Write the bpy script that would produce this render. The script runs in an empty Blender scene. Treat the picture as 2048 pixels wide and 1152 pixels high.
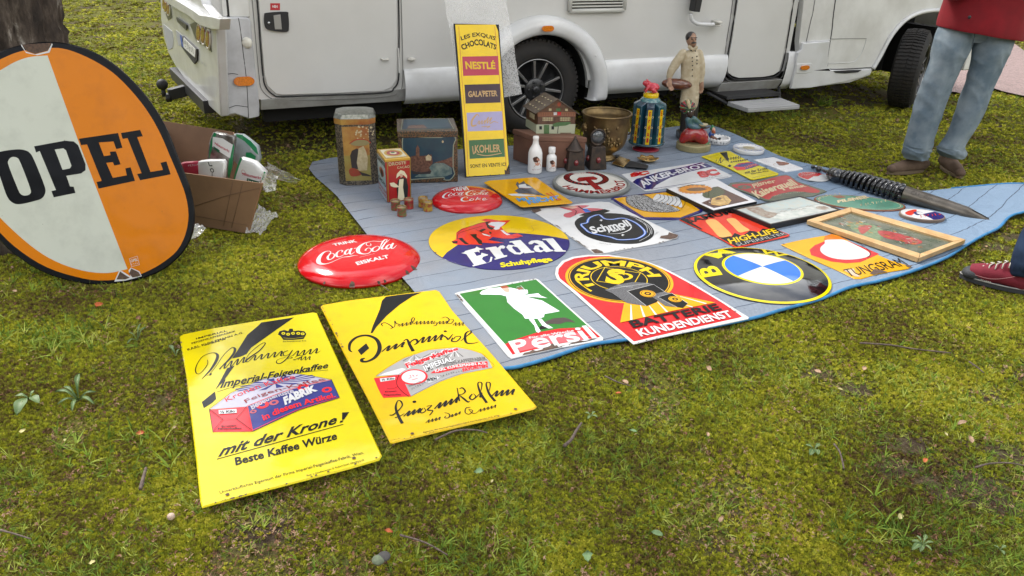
import bpy,bmesh,math,random
import numpy as np
from mathutils import Vector,Matrix
from mathutils.geometry import tessellate_polygon
random.seed(7);rng=np.random.default_rng(11)
SC=bpy.context.scene;COL=SC.collection
PI=math.pi
# ------------------------------------------------------------------ camera
CAM_H=1.55;FOC=1500.0;PITCH=math.radians(26.15);ROLL=math.radians(1.4)
_fw=np.array([0,math.cos(PITCH),-math.sin(PITCH)]);_r=np.array([1.,0,0]);_u=np.cross(_r,_fw)
_c,_s=math.cos(ROLL),math.sin(ROLL)
CR=_c*_r + _s*_u;CU=-_s*_r + _c*_u;CP=np.array([0,0,CAM_H])
cd=bpy.data.cameras.new('camera');cam=bpy.data.objects.new('camera',cd);COL.objects.link(cam)
cd.sensor_width=36;cd.lens=36*FOC/2048;cd.clip_start=0.05;cd.clip_end=500
mw=Matrix.Identity(4)
for i in range(3):
    mw[i][0]=CR[i];mw[i][1]=CU[i];mw[i][2]=-_fw[i];mw[i][3]=CP[i]
cam.matrix_world=mw;SC.camera=cam
# ------------------------------------------------------------------ sky,sun,exposure
SUN_EL,SUN_AZ=math.radians(50),math.radians(312)     # azimuth clockwise from +Y
world=bpy.data.worlds.new('World');SC.world=world;world.use_nodes=True
nt=world.node_tree;nt.nodes.clear()
def N(t,k,**kw):
    n=t.nodes.new(k)
    for a,b in kw.items(): setattr(n,a,b)
    return n
wo=N(nt,'ShaderNodeOutputWorld');bg=N(nt,'ShaderNodeBackground');sky=N(nt,'ShaderNodeTexSky')
sky.sky_type='NISHITA';sky.sun_disc=False;sky.sun_elevation=SUN_EL;sky.sun_rotation=SUN_AZ
sky.air_density=1.0;sky.dust_density=2.0
tc=N(nt,'ShaderNodeTexCoord');nz=N(nt,'ShaderNodeTexNoise');nz.inputs['Scale'].default_value=2.6
nz.inputs['Detail'].default_value=7;nz.inputs['Roughness'].default_value=.55
rp=N(nt,'ShaderNodeValToRGB');rp.color_ramp.elements[0].position=.36;rp.color_ramp.elements[1].position=.60
rp.color_ramp.elements[0].color=(.35,.35,.35,1);rp.color_ramp.elements[1].color=(1,1,1,1)
cl=N(nt,'ShaderNodeMix',data_type='RGBA');cl.inputs['A'].default_value=(4.2,4.4,4.8,1);cl.inputs['B'].default_value=(16.5,16.3,15.8,1)
nz2=N(nt,'ShaderNodeTexNoise');nz2.inputs['Scale'].default_value=1.3;nz2.inputs['Detail'].default_value=5
rp2=N(nt,'ShaderNodeValToRGB');rp2.color_ramp.elements[0].position=.44;rp2.color_ramp.elements[1].position=.58
mx=N(nt,'ShaderNodeMix',data_type='RGBA')
L=nt.links.new
L(tc.outputs['Generated'],nz.inputs['Vector']);L(tc.outputs['Generated'],nz2.inputs['Vector'])
L(nz.outputs['Fac'],rp.inputs['Fac']);L(nz2.outputs['Fac'],rp2.inputs['Fac'])
L(rp2.outputs['Color'],cl.inputs['Factor']);L(rp.outputs['Color'],mx.inputs['Factor'])
L(sky.outputs['Color'],mx.inputs['A']);L(cl.outputs['Result'],mx.inputs['B'])
# thin cloud brightening towards the veiled sun
dt=N(nt,'ShaderNodeVectorMath',operation='DOT_PRODUCT');dt.inputs[1].default_value=(math.sin(SUN_AZ)*math.cos(SUN_EL),math.cos(SUN_AZ)*math.cos(SUN_EL),math.sin(SUN_EL));L(tc.outputs['Generated'],dt.inputs[0])
d0=N(nt,'ShaderNodeMath',operation='MAXIMUM');d0.inputs[1].default_value=0.;d1=N(nt,'ShaderNodeMath',operation='POWER');d1.inputs[1].default_value=7.;d2=N(nt,'ShaderNodeMath',operation='MULTIPLY_ADD');d2.inputs[1].default_value=1.5;d2.inputs[2].default_value=.82
L(dt.outputs['Value'],d0.inputs[0]);L(d0.outputs[0],d1.inputs[0]);L(d1.outputs[0],d2.inputs[0]);gl=N(nt,'ShaderNodeVectorMath',operation='SCALE');L(mx.outputs['Result'],gl.inputs[0]);L(d2.outputs[0],gl.inputs['Scale'])
L(gl.outputs['Vector'],bg.inputs['Color']);bg.inputs['Strength'].default_value=0.095
L(bg.outputs['Background'],wo.inputs['Surface'])
sd=bpy.data.lights.new('sun','SUN');sun=bpy.data.objects.new('sun',sd);COL.objects.link(sun)
sd.energy=1.5;sd.angle=math.radians(12);sd.color=(1,.965,.90)
sv=Vector((math.sin(SUN_AZ)*math.cos(SUN_EL),math.cos(SUN_AZ)*math.cos(SUN_EL),math.sin(SUN_EL)))
sun.rotation_euler=sv.to_track_quat('Z','Y').to_euler()
SC.view_settings.view_transform='Standard';SC.view_settings.look='None'
SC.view_settings.gamma=1;SC.view_settings.use_curve_mapping=False
SC.view_settings.exposure=1.36
SC.render.film_transparent=False
# ------------------------------------------------------------------ pixel rays (photo pixels,2048 wide) to points in the place
def ray(x,y): return (x-1024)/FOC*CR - (y-576)/FOC*CU + _fw
def G(x,y,z=0.0):
    d=ray(x,y);return CP + d*((z-CAM_H)/d[2])
def hitp(x,y,O,n):
    d=ray(x,y);return CP + d*((n@(O-CP))/(n@d))
def at(x,y,Y):
    d=ray(x,y);return CP + d*(Y/d[1])
def zat(P,py):
    """height at which the vertical through ground point P meets image row py"""
    lo,hi=-1.,3.
    for _ in range(40):
        m=(lo+hi)/2;q=np.array([P[0],P[1],m])-CP;yy=576-FOC*(q@CU)/(q@_fw)
        if yy > py: lo=m
        else: hi=m
    return lo
def proj(P):
    q=np.asarray(P,float)-CP;z=q@_fw
    return np.stack([1024+FOC*(q@CR)/z,576-FOC*(q@CU)/z,z],-1)
def mpp(P): return ((np.asarray(P)-CP)@_fw)/FOC        # metres per photo pixel
# ------------------------------------------------------------------ materials
def lin(c):
    if isinstance(c,str):
        c=[int(c[i:i+2],16)/255 for i in (0,2,4)]
        return tuple(((v/12.92) if v <= .04045 else ((v+.055)/1.055)**2.4) for v in c)
    return tuple(c)
MATS={}
def mat(name,col,rough=.5,metal=0.,spec=.5,coat=0.,var=.0,vscale=8.,col2=None,bump=0.,bscale=60.,alpha=1.,trans=0.,bdist=.002,detail=5,coords='Object',lo=.35,hi=.65):
    if name in MATS: return MATS[name]
    m=bpy.data.materials.new(name);m.use_nodes=True;t=m.node_tree;b=t.nodes['Principled BSDF'];l=t.links.new
    c=lin(col);b.inputs['Base Color'].default_value=(*c,1);b.inputs['Roughness'].default_value=rough
    b.inputs['Metallic'].default_value=metal;b.inputs['Specular IOR Level'].default_value=spec
    b.inputs['Coat Weight'].default_value=coat;b.inputs['Alpha'].default_value=alpha;b.inputs['Transmission Weight'].default_value=trans
    gm=N(t,'ShaderNodeNewGeometry')
    if col2 is not None or var:
        c2=lin(col2) if col2 is not None else tuple(v*(1-var) for v in c)
        n=N(t,'ShaderNodeTexNoise');n.inputs['Scale'].default_value=vscale;n.inputs['Detail'].default_value=detail;n.inputs['Roughness'].default_value=.6
        r=N(t,'ShaderNodeMapRange');r.inputs['From Min'].default_value=lo;r.inputs['From Max'].default_value=hi
        x=N(t,'ShaderNodeMix',data_type='RGBA');x.inputs['A'].default_value=(*c,1);x.inputs['B'].default_value=(*c2,1)
        l(gm.outputs['Position'],n.inputs['Vector']);l(n.outputs['Fac'],r.inputs['Value']);l(r.outputs['Result'],x.inputs['Factor']);l(x.outputs['Result'],b.inputs['Base Color'])
    if bump:
        n2=N(t,'ShaderNodeTexNoise');n2.inputs['Scale'].default_value=bscale;n2.inputs['Detail'].default_value=3
        bp=N(t,'ShaderNodeBump');bp.inputs['Strength'].default_value=bump;bp.inputs['Distance'].default_value=bdist
        l(gm.outputs['Position'],n2.inputs['Vector']);l(n2.outputs['Fac'],bp.inputs['Height']);l(bp.outputs['Normal'],b.inputs['Normal'])
    MATS[name]=m;return m
def enamel(name,col,rough=.09,spec=.38,coat=0.):
    """glossy vitreous enamel: slight wobble of the sheet and orange-peel, faint grime"""
    if name in MATS: return MATS[name]
    m=bpy.data.materials.new(name);m.use_nodes=True;t=m.node_tree;b=t.nodes['Principled BSDF'];l=t.links.new
    c=lin(col);gm=N(t,'ShaderNodeNewGeometry')
    b.inputs['Specular IOR Level'].default_value=spec;b.inputs['Coat Weight'].default_value=coat;b.inputs['Coat Roughness'].default_value=.03
    n=N(t,'ShaderNodeTexNoise');n.inputs['Scale'].default_value=9;n.inputs['Detail'].default_value=7;n.inputs['Roughness'].default_value=.65
    x=N(t,'ShaderNodeMix',data_type='RGBA');x.inputs['A'].default_value=(*c,1)
    x.inputs['B'].default_value=(*[v*.80+.006 for v in c],1)
    r=N(t,'ShaderNodeMapRange');r.inputs['From Min'].default_value=.48;r.inputs['From Max'].default_value=.75;r.inputs['To Max'].default_value=.8
    l(gm.outputs['Position'],n.inputs['Vector']);l(n.outputs['Fac'],r.inputs['Value']);l(r.outputs['Result'],x.inputs['Factor'])
    # small dark chips and specks
    v=N(t,'ShaderNodeTexVoronoi');v.inputs['Scale'].default_value=26;l(gm.outputs['Position'],v.inputs['Vector'])
    lt=N(t,'ShaderNodeMath',operation='LESS_THAN');lt.inputs[1].default_value=.035;l(v.outputs['Distance'],lt.inputs[0])
    n4=N(t,'ShaderNodeTexNoise');n4.inputs['Scale'].default_value=5;l(gm.outputs['Position'],n4.inputs['Vector'])
    g4=N(t,'ShaderNodeMath',operation='GREATER_THAN');g4.inputs[1].default_value=.56;l(n4.outputs['Fac'],g4.inputs[0])
    mm=N(t,'ShaderNodeMath',operation='MULTIPLY');l(lt.outputs[0],mm.inputs[0]);l(g4.outputs[0],mm.inputs[1])
    x2=N(t,'ShaderNodeMix',data_type='RGBA');x2.inputs['B'].default_value=(.05,.035,.025,1)
    l(x.outputs['Result'],x2.inputs['A']);l(mm.outputs[0],x2.inputs['Factor']);l(x2.outputs['Result'],b.inputs['Base Color'])
    r2=N(t,'ShaderNodeMapRange');r2.inputs['To Min'].default_value=rough*.8;r2.inputs['To Max'].default_value=rough*1.9
    l(n.outputs['Fac'],r2.inputs['Value']);l(r2.outputs['Result'],b.inputs['Roughness'])
    n2=N(t,'ShaderNodeTexNoise');n2.inputs['Scale'].default_value=4.5;n2.inputs['Detail'].default_value=2
    n3=N(t,'ShaderNodeTexNoise');n3.inputs['Scale'].default_value=220;n3.inputs['Detail'].default_value=1
    b1=N(t,'ShaderNodeBump');b1.inputs['Strength'].default_value=.5;b1.inputs['Distance'].default_value=.012
    b2=N(t,'ShaderNodeBump');b2.inputs['Strength'].default_value=.05;b2.inputs['Distance'].default_value=.001
    l(gm.outputs['Position'],n2.inputs['Vector']);l(gm.outputs['Position'],n3.inputs['Vector'])
    l(n2.outputs['Fac'],b1.inputs['Height']);l(n3.outputs['Fac'],b2.inputs['Height']);l(b1.outputs['Normal'],b2.inputs['Normal']);l(b2.outputs['Normal'],b.inputs['Normal'])
    MATS[name]=m;return m
# ------------------------------------------------------------------ meshes
class M:
    def __init__(s): s.v=[];s.f=[];s.n=0
    def add(s,V,F):
        V=[tuple(map(float,p)) for p in V];k=s.n
        s.v += V;s.f += [tuple(i+k for i in f) for f in F];s.n += len(V);return s
    def box(s,c,ex,ey,ez):
        c,ex,ey,ez=map(np.asarray,(c,ex,ey,ez))
        V=[c+a*ex+b*ey+d*ez for d in (-1,1) for a,b in ((-1,-1),(1,-1),(1,1),(-1,1))]
        return s.add(V,[(3,2,1,0),(4,5,6,7),(0,1,5,4),(1,2,6,5),(2,3,7,6),(3,0,4,7)])
    def hexa(s,B,T):
        return s.add(list(B)+list(T),[(3,2,1,0),(4,5,6,7),(0,1,5,4),(1,2,6,5),(2,3,7,6),(3,0,4,7)])
    def prism(s,pts,ext):
        n=len(pts);P=[np.asarray(p,float) for p in pts];e=np.asarray(ext,float)
        tri=tessellate_polygon([[Vector(p) for p in P]])
        F=[tuple(t) for t in tri]+[tuple(n+i for i in reversed(t)) for t in tri]+[(i,(i+1) % n,n+(i+1) % n,n+i) for i in range(n)]
        return s.add(P+[p+e for p in P],F)
    def tube(s,path,rad,n=12,flat=1.,up=(0,0,1),cap=True,closed=False):
        P=[np.asarray(p,float) for p in path];k=len(P)
        if np.isscalar(rad): rad=[rad]*k
        V=[];F=[];last=None
        for i,p in enumerate(P):
            t=P[min(i+1,k-1)]-P[max(i-1,0)] if not closed else P[(i+1) % k]-P[(i-1) % k]
            t=t/(np.linalg.norm(t)+1e-12);a=np.cross(t,up)
            if np.linalg.norm(a) < 1e-3: a=last if last is not None else np.cross(t,(1,0,0))
            a=a/(np.linalg.norm(a)+1e-12);last=a;b=np.cross(a,t)
            for j in range(n):
                th=2*PI*j/n;V.append(p+rad[i]*(math.cos(th)*a+math.sin(th)*b*flat))
        for i in range(k if closed else k-1):
            i2=(i+1) % k
            for j in range(n): F.append((i*n+j,i*n+(j+1) % n,i2*n+(j+1) % n,i2*n+j))
        if cap and not closed: F += [tuple(range(n))[::-1],tuple((k-1)*n+j for j in range(n))]
        return s.add(V,F)
    def lathe(s,prof,c,n=32,axis=(0,0,1),capb=True,capt=True,sx=1.,a0=None):
        ax=np.asarray(axis,float);ax /= np.linalg.norm(ax)
        a=np.cross(ax,(0,0,1)) if a0 is None else np.asarray(a0,float)
        if np.linalg.norm(a) < 1e-3: a=np.array([1.,0,0])
        a /= np.linalg.norm(a);b=np.cross(ax,a);c=np.asarray(c,float)
        V=[c+ax*h+r*(sx*math.cos(2*PI*j/n)*a+math.sin(2*PI*j/n)*b) for r,h in prof for j in range(n)]
        k=len(prof);F=[(i*n+j,i*n+(j+1) % n,(i+1)*n+(j+1) % n,(i+1)*n+j) for i in range(k-1) for j in range(n)]
        if capb: F.append(tuple(range(n))[::-1])
        if capt: F.append(tuple((k-1)*n+j for j in range(n)))
        return s.add(V,F)
    def ell(s,c,r,n=14,R=None):
        r=np.asarray(r if not np.isscalar(r) else (r,r,r),float);V=[];F=[];m=max(6,n//2+1)
        R=np.eye(3) if R is None else R
        for i in range(m+1):
            ph=PI*i/m
            for j in range(n):
                th=2*PI*j/n;V.append(np.asarray(c)+R@(r*np.array([math.sin(ph)*math.cos(th),math.sin(ph)*math.sin(th),math.cos(ph)])))
        for i in range(m):
            for j in range(n): F.append((i*n+j,(i+1)*n+j,(i+1)*n+(j+1) % n,i*n+(j+1) % n))
        return s.add(V,F)
    def grid(s,P):
        a,b=P.shape[:2]
        return s.add(P.reshape(-1,3),[(i*b+j,i*b+j+1,(i+1)*b+j+1,(i+1)*b+j) for i in range(a-1) for j in range(b-1)])
WL={}
def tagp(o,label=None,cat=None,group=None,kind=None):
    for k,v in (('label',label),('category',cat),('group',group),('kind',kind)):
        if v is not None: o[k]=v
def thing(name,label,cat,loc,group=None):
    o=bpy.data.objects.new(name,None);COL.objects.link(o);o.location=loc;o.empty_display_size=.05
    tagp(o,label,cat,group);WL[o.name]=np.asarray(loc,float);return o
def obj(name,m,ma,parent=None,smooth=False,loc=None,label=None,cat=None,group=None,kind=None,bev=0.,seg=2,remesh=0.,sm=0,disp=None,weld=True):
    me=bpy.data.meshes.new(name)
    V=np.array(m.v,float).reshape(-1,3)
    base=WL[parent.name] if parent is not None else (np.asarray(loc,float) if loc is not None else np.zeros(3))
    me.from_pydata((V-base).tolist(),[],m.f);me.validate();me.update()
    if weld and len(V) < 60000:
        bm=bmesh.new();bm.from_mesh(me);bmesh.ops.remove_doubles(bm,verts=bm.verts,dist=1e-6);bmesh.ops.recalc_face_normals(bm,faces=bm.faces);bm.to_mesh(me);bm.free()
    if ma is not None: me.materials.append(ma)
    o=bpy.data.objects.new(name,me);COL.objects.link(o)
    if parent is not None: o.parent=parent
    else: o.location=base
    WL[o.name]=base;tagp(o,label,cat,group,kind)
    if remesh:
        md=o.modifiers.new('r','REMESH');md.mode='VOXEL';md.voxel_size=remesh;md.use_smooth_shade=True
        if sm: s_=o.modifiers.new('s','SMOOTH');s_.iterations=sm;s_.factor=.5
    if disp:
        tx=bpy.data.textures.new(name+'_folds','CLOUDS');tx.noise_scale=disp[0];tx.noise_depth=1
        if len(disp) > 2: tx.noise_type='HARD_NOISE'
        d=o.modifiers.new('d','DISPLACE');d.texture=tx;d.strength=disp[1];d.mid_level=.5;d.texture_coords='GLOBAL'
    if bev:
        b=o.modifiers.new('b','BEVEL');b.width=bev;b.segments=seg;b.limit_method='ANGLE';b.angle_limit=.6;b.harden_normals=False
    if smooth or bev:
        for p in me.polygons: p.use_smooth=True
        if not smooth or bev:
            try: me.set_sharp_from_angle(angle=math.radians(40))
            except Exception: pass
    return o
def smooth_pts(P,k=6,closed=False):
    P=[np.asarray(p,float) for p in P];n=len(P);out=[]
    if n < 3: return P
    for i in range(n if closed else n-1):
        p0,p1,p2,p3=(P[(i-1) % n],P[i],P[(i+1) % n],P[(i+2) % n]) if closed else (P[max(i-1,0)],P[i],P[i+1],P[min(i+2,n-1)])
        for j in range(k):
            t=j/k;out.append(.5*((2*p1)+(-p0+p2)*t+(2*p0-5*p1+4*p2-p3)*t*t+(-p0+3*p1-3*p2+p3)*t**3))
    if not closed: out.append(P[-1])
    return out
def vnoise(x,y,seed=0):
    """smooth value noise, numpy"""
    xi=np.floor(x).astype(np.int64);yi=np.floor(y).astype(np.int64);fx=x-xi;fy=y-yi
    fx=fx*fx*(3-2*fx);fy=fy*fy*(3-2*fy)
    def h(a,b):
        n=(a*374761393+b*668265263+seed*1442695041) & 0x7fffffff;n=((n ^ (n >> 13))*1274126177) & 0x7fffffff;return ((n ^ (n >> 16)) & 0xffff)/65535.
    return (h(xi,yi)*(1-fx)+h(xi+1,yi)*fx)*(1-fy)+(h(xi,yi+1)*(1-fx)+h(xi+1,yi+1)*fx)*fy
def inpoly(X,Y,poly):
    poly=np.asarray(poly)[:,:2];ins=np.zeros(X.shape,bool);j=len(poly)-1
    for i in range(len(poly)):
        xi,yi=poly[i];xj,yj=poly[j]
        c=((yi > Y) != (yj > Y)) & (X < (xj-xi)*(Y-yi)/(yj-yi+1e-12)+xi);ins ^= c;j=i
    return ins
# ------------------------------------------------------------------ printed / painted sheets
_tc={}
def textmesh(s,bold=0.,shear=0.):
    k=(s,bold,shear)
    if k in _tc: return _tc[k]
    if s[0] == '~':     # worn print too faint to read: a row of small marks
        rr=random.Random(s);V=[];F=[]
        for i in range(int(s[1:])):
            x=i*.62
            for _ in range(3):
                a,b=rr.uniform(0,.3),rr.uniform(0,.45);w,h=rr.choice([(.10,.25),(.22,.07),(.09,.40)]);n=len(V);V += [(x+a,b),(x+a+w,b),(x+a+w,min(b+h,CAPH)),(x+a,min(b+h,CAPH))];F.append((n,n+1,n+2,n+3))
        _tc[k]=(np.array(V),F);return _tc[k]
    c=bpy.data.curves.new('lettering_curve','FONT');c.body=s;c.size=1;c.offset=bold;c.shear=shear;c.resolution_u=2 if len(s) > 12 else 3
    o=bpy.data.objects.new('lettering_curve',c);me=bpy.data.meshes.new_from_object(o)
    V=np.array([v.co[:2] for v in me.vertices]).reshape(-1,2);F=[tuple(p.vertices) for p in me.polygons]
    bpy.data.objects.remove(o);bpy.data.curves.remove(c);bpy.data.meshes.remove(me)
    _tc[k]=(V,F);return _tc[k]
CAPH=.69
class Sheet:
    """a sheet with its own plane O + u*ex + v*ey (+ height h(u,v) along n); art is laid on it in thin coats"""
    def __init__(s,O,ex,ey,h=None,sub=0.):
        s.O=np.asarray(O,float);s.ex=np.asarray(ex,float)/np.linalg.norm(ex);ey=np.asarray(ey,float)
        ey=ey-(ey@s.ex)*s.ex;s.ey=ey/np.linalg.norm(ey);s.n=np.cross(s.ex,s.ey);s.h=h;s.sub=sub
        s.coats={};s.cnt=0;s.z=(0,0,1.);s.step=.0004
    def Z(s,ox,oy,sc): s.z=(ox,oy,sc);return s
    def px(s,x,y): return s.z[0]+x/s.z[2],s.z[1]+y/s.z[2]
    def uv(s,x,y):
        x,y=s.px(x,y);k=0.
        for _ in range(8 if s.h else 1):
            P=hitp(x,y,s.O+s.n*k,s.n)-s.O;u,v=P@s.ex,P@s.ey
            if s.h: k=s.h(u,v)
        return np.array([u,v])
    def uvs(s,pts): return [s.uv(*p) for p in pts]
    def P(s,u,v,k=0.): return s.O+s.ex*u+s.ey*v+s.n*((s.h(u,v) if s.h else 0.)+k)
    def raw(s,part,ma,V2,F,lay,ks=None):
        m=s.coats.setdefault((part,ma.name),[M(),ma])[0];s.cnt += 1
        k=lay*s.step+s.cnt*4e-6
        if s.sub:
            bm=bmesh.new();vs=[bm.verts.new((p[0],p[1],(ks[i] if ks else 0.))) for i,p in enumerate(V2)]
            for f in F:
                try: bm.faces.new([vs[i] for i in f])
                except ValueError: pass
            bmesh.ops.triangulate(bm,faces=bm.faces)
            for _ in range(7):
                e=[e for e in bm.edges if e.calc_length() > s.sub]
                if not e: break
                bmesh.ops.subdivide_edges(bm,edges=e,cuts=1);bmesh.ops.triangulate(bm,faces=[f for f in bm.faces if len(f.verts) > 3])
            bm.verts.index_update()
            V=[s.P(v.co.x,v.co.y,k+v.co.z) for v in bm.verts];FF=[tuple(v.index for v in f.verts) for f in bm.faces];bm.free()
            m.add(V,FF)
        else: m.add([s.P(p[0],p[1],k+(ks[i] if ks else 0.)) for i,p in enumerate(V2)],F)
    def polyuv(s,part,ma,loops,lay=1):
        if not hasattr(loops[0][0],'__len__'): loops=[loops]
        tri=tessellate_polygon([[Vector((p[0],p[1],0)) for p in lp] for lp in loops])
        V=[p for lp in loops for p in lp];s.raw(part,ma,V,[tuple(t) for t in tri],lay)
    def poly(s,part,ma,loops,lay=1,smooth=0):
        if not hasattr(loops[0][0],'__len__'): loops=[loops]
        lp=[s.uvs(l) for l in loops]
        if smooth: lp=[smooth_pts(l,smooth,True) for l in lp]
        s.polyuv(part,ma,lp,lay)
    def ellipse(s,part,ma,c,a,b=None,rot=0.,lay=1,inner=0.,n=48,a0=0.,a1=2*PI):
        """ring or disc in sheet units round c"""
        b=a if b is None else b;V=[];full=abs(a1-a0-2*PI) < 1e-6;kk=n if full else n+1
        for i in range(kk):
            t=a0+(a1-a0)*i/n
            for q in (inner,1.):
                x,y=a*math.cos(t)*q,b*math.sin(t)*q;V.append((c[0]+x*math.cos(rot)-y*math.sin(rot),c[1]+x*math.sin(rot)+y*math.cos(rot)))
        F=[(2*i,2*i+1,(2*i+3) % (2*kk),(2*i+2) % (2*kk)) for i in range(n if full else n)]
        s.raw(part,ma,V,F,lay)
    def line(s,part,ma,pts,w,lay=2,smooth=6,px=True,closed=False,uv=False):
        """brush stroke; w in photo pixels (scalar or per-point)"""
        P=[np.asarray(p,float) for p in (pts if uv else s.uvs(pts))]
        W=[w]*len(P) if np.isscalar(w) else list(w)
        if not uv: W=[a*mpp(s.P(p[0],p[1]))/(s.z[2] if px == 'z' else 1) for a,p in zip(W,P)]
        Q=[np.array([p[0],p[1],a]) for p,a in zip(P,W)]
        if smooth and len(Q) > 2: Q=smooth_pts(Q,smooth,closed)
        V=[];ks=[];n=len(Q)
        for i,q in enumerate(Q):
            t=(Q[(i+1) % n]-Q[(i-1) % n] if closed else Q[min(i+1,n-1)]-Q[max(i-1,0)])[:2];t=t/(np.linalg.norm(t)+1e-12);nn=np.array([-t[1],t[0]])*max(q[2],1e-5)/2
            V += [q[:2]+nn,q[:2]-nn];ks += [i*2e-6]*2
        F=[(2*i,2*i+1,(2*i+3) % (2*n),(2*i+2) % (2*n)) for i in range(n if closed else n-1)]
        s.raw(part,ma,V,F,lay,ks)
    def txtuv(s,part,ma,t,q,bold=.0,shear=0.,lay=2):
        V,F=textmesh(t,bold,shear);q=[np.asarray(p,float) for p in q]
        x0,x1=V[:,0].min(),V[:,0].max();a=(V[:,0]-x0)/(x1-x0);b=V[:,1]/CAPH
        W=[(q[0]*(1-p)+q[1]*p)*(1-r)+(q[3]*(1-p)+q[2]*p)*r for p,r in zip(a,b)]
        s.raw(part,ma,W,F,lay)
    def txt(s,part,ma,t,q,**k):
        """q: photo pixels of baseline-left, baseline-right, cap-right, cap-left"""
        s.txtuv(part,ma,t,s.uvs(q),**k)
    def arc(s,part,ma,t,c,R,a0,a1,hgt,bold=.02,lay=2,inside=False,sy=1.,each=False):
        """letters on a circle round c: baseline radius R from angle a0 to a1 (radians, ccw from ex)"""
        V,F=textmesh(t,bold);x0,x1=V[:,0].min(),V[:,0].max();W=[]
        for x,y in V:
            th=a0+(a1-a0)*(x-x0)/(x1-x0);r=R+(y/CAPH*hgt)*(-1 if inside else 1);W.append((c[0]+r*math.cos(th),c[1]+r*math.sin(th)*sy))
        s.raw(part,ma,W,F,lay)
    def finish(s,parent):
        for (part,mn),(m,ma) in s.coats.items(): obj(part.split('|')[0],m,ma,parent,weld=False)
def inset(P,d):
    P=[np.asarray(p,float) for p in P];n=len(P);A=sum(P[i][0]*P[(i+1) % n][1]-P[(i+1) % n][0]*P[i][1] for i in range(n));sg=1 if A > 0 else -1;out=[]
    for i in range(n):
        a=P[i]-P[i-1];b=P[(i+1) % n]-P[i];a=a/(np.linalg.norm(a)+1e-12);b=b/(np.linalg.norm(b)+1e-12)
        na=np.array([-a[1],a[0]])*sg;nb=np.array([-b[1],b[0]])*sg;q=na+nb;q=q/max(.3,(q@q)/2);out.append(P[i]+q*d)
    return out
def plate(S,name,ma,parent,out,thick=.004,lip=.002,zig=0.,**kw):
    """sheet-metal or board body under the art: outline in sheet units"""
    out=[np.asarray(p,float) for p in out]
    m=M();n=len(out);ins=inset(out,lip) if lip else out
    tri=tessellate_polygon([[Vector((p[0],p[1],0)) for p in ins]])
    if S.sub:
        bm=bmesh.new();vs=[bm.verts.new((p[0],p[1],0)) for p in ins]
        for t in tri:
            try: bm.faces.new([vs[i] for i in t])
            except ValueError: pass
        for _ in range(7):
            e=[e for e in bm.edges if e.calc_length() > S.sub and not e.is_boundary]
            if not e: break
            bmesh.ops.subdivide_edges(bm,edges=e,cuts=1);bmesh.ops.triangulate(bm,faces=[f for f in bm.faces if len(f.verts) > 3])
        bm.verts.index_update();m.add([S.P(v.co.x,v.co.y) for v in bm.verts],[tuple(v.index for v in f.verts) for f in bm.faces]);bm.free()
    else: m.add([S.P(*p) for p in ins],[tuple(t) for t in tri])
    h=lambda p: (S.h(p[0],p[1]) if S.h else 0)
    R0=[S.P(*p) for p in ins];R1=[S.P(p[0],p[1],-lip) for p in out];R2=[S.P(p[0],p[1],-h(p)-thick) if S.h else S.P(p[0],p[1],-thick) for p in out]
    m.add(R0+R1+R2,[(r*n+i,r*n+(i+1) % n,(r+1)*n+(i+1) % n,(r+1)*n+i) for r in (0,1) for i in range(n)])
    tri2=tessellate_polygon([[Vector((p[0],p[1],0)) for p in out]]);m.add(R2,[tuple(t) for t in tri2])
    return obj(name,m,ma,parent,**kw)
def circle(c,a,b=None,n=64,rot=0.):
    b=a if b is None else b
    return [np.array([c[0]+a*math.cos(t)*math.cos(rot)-b*math.sin(t)*math.sin(rot),c[1]+a*math.cos(t)*math.sin(rot)+b*math.sin(t)*math.cos(rot)]) for t in [2*PI*i/n for i in range(n)]]
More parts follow.
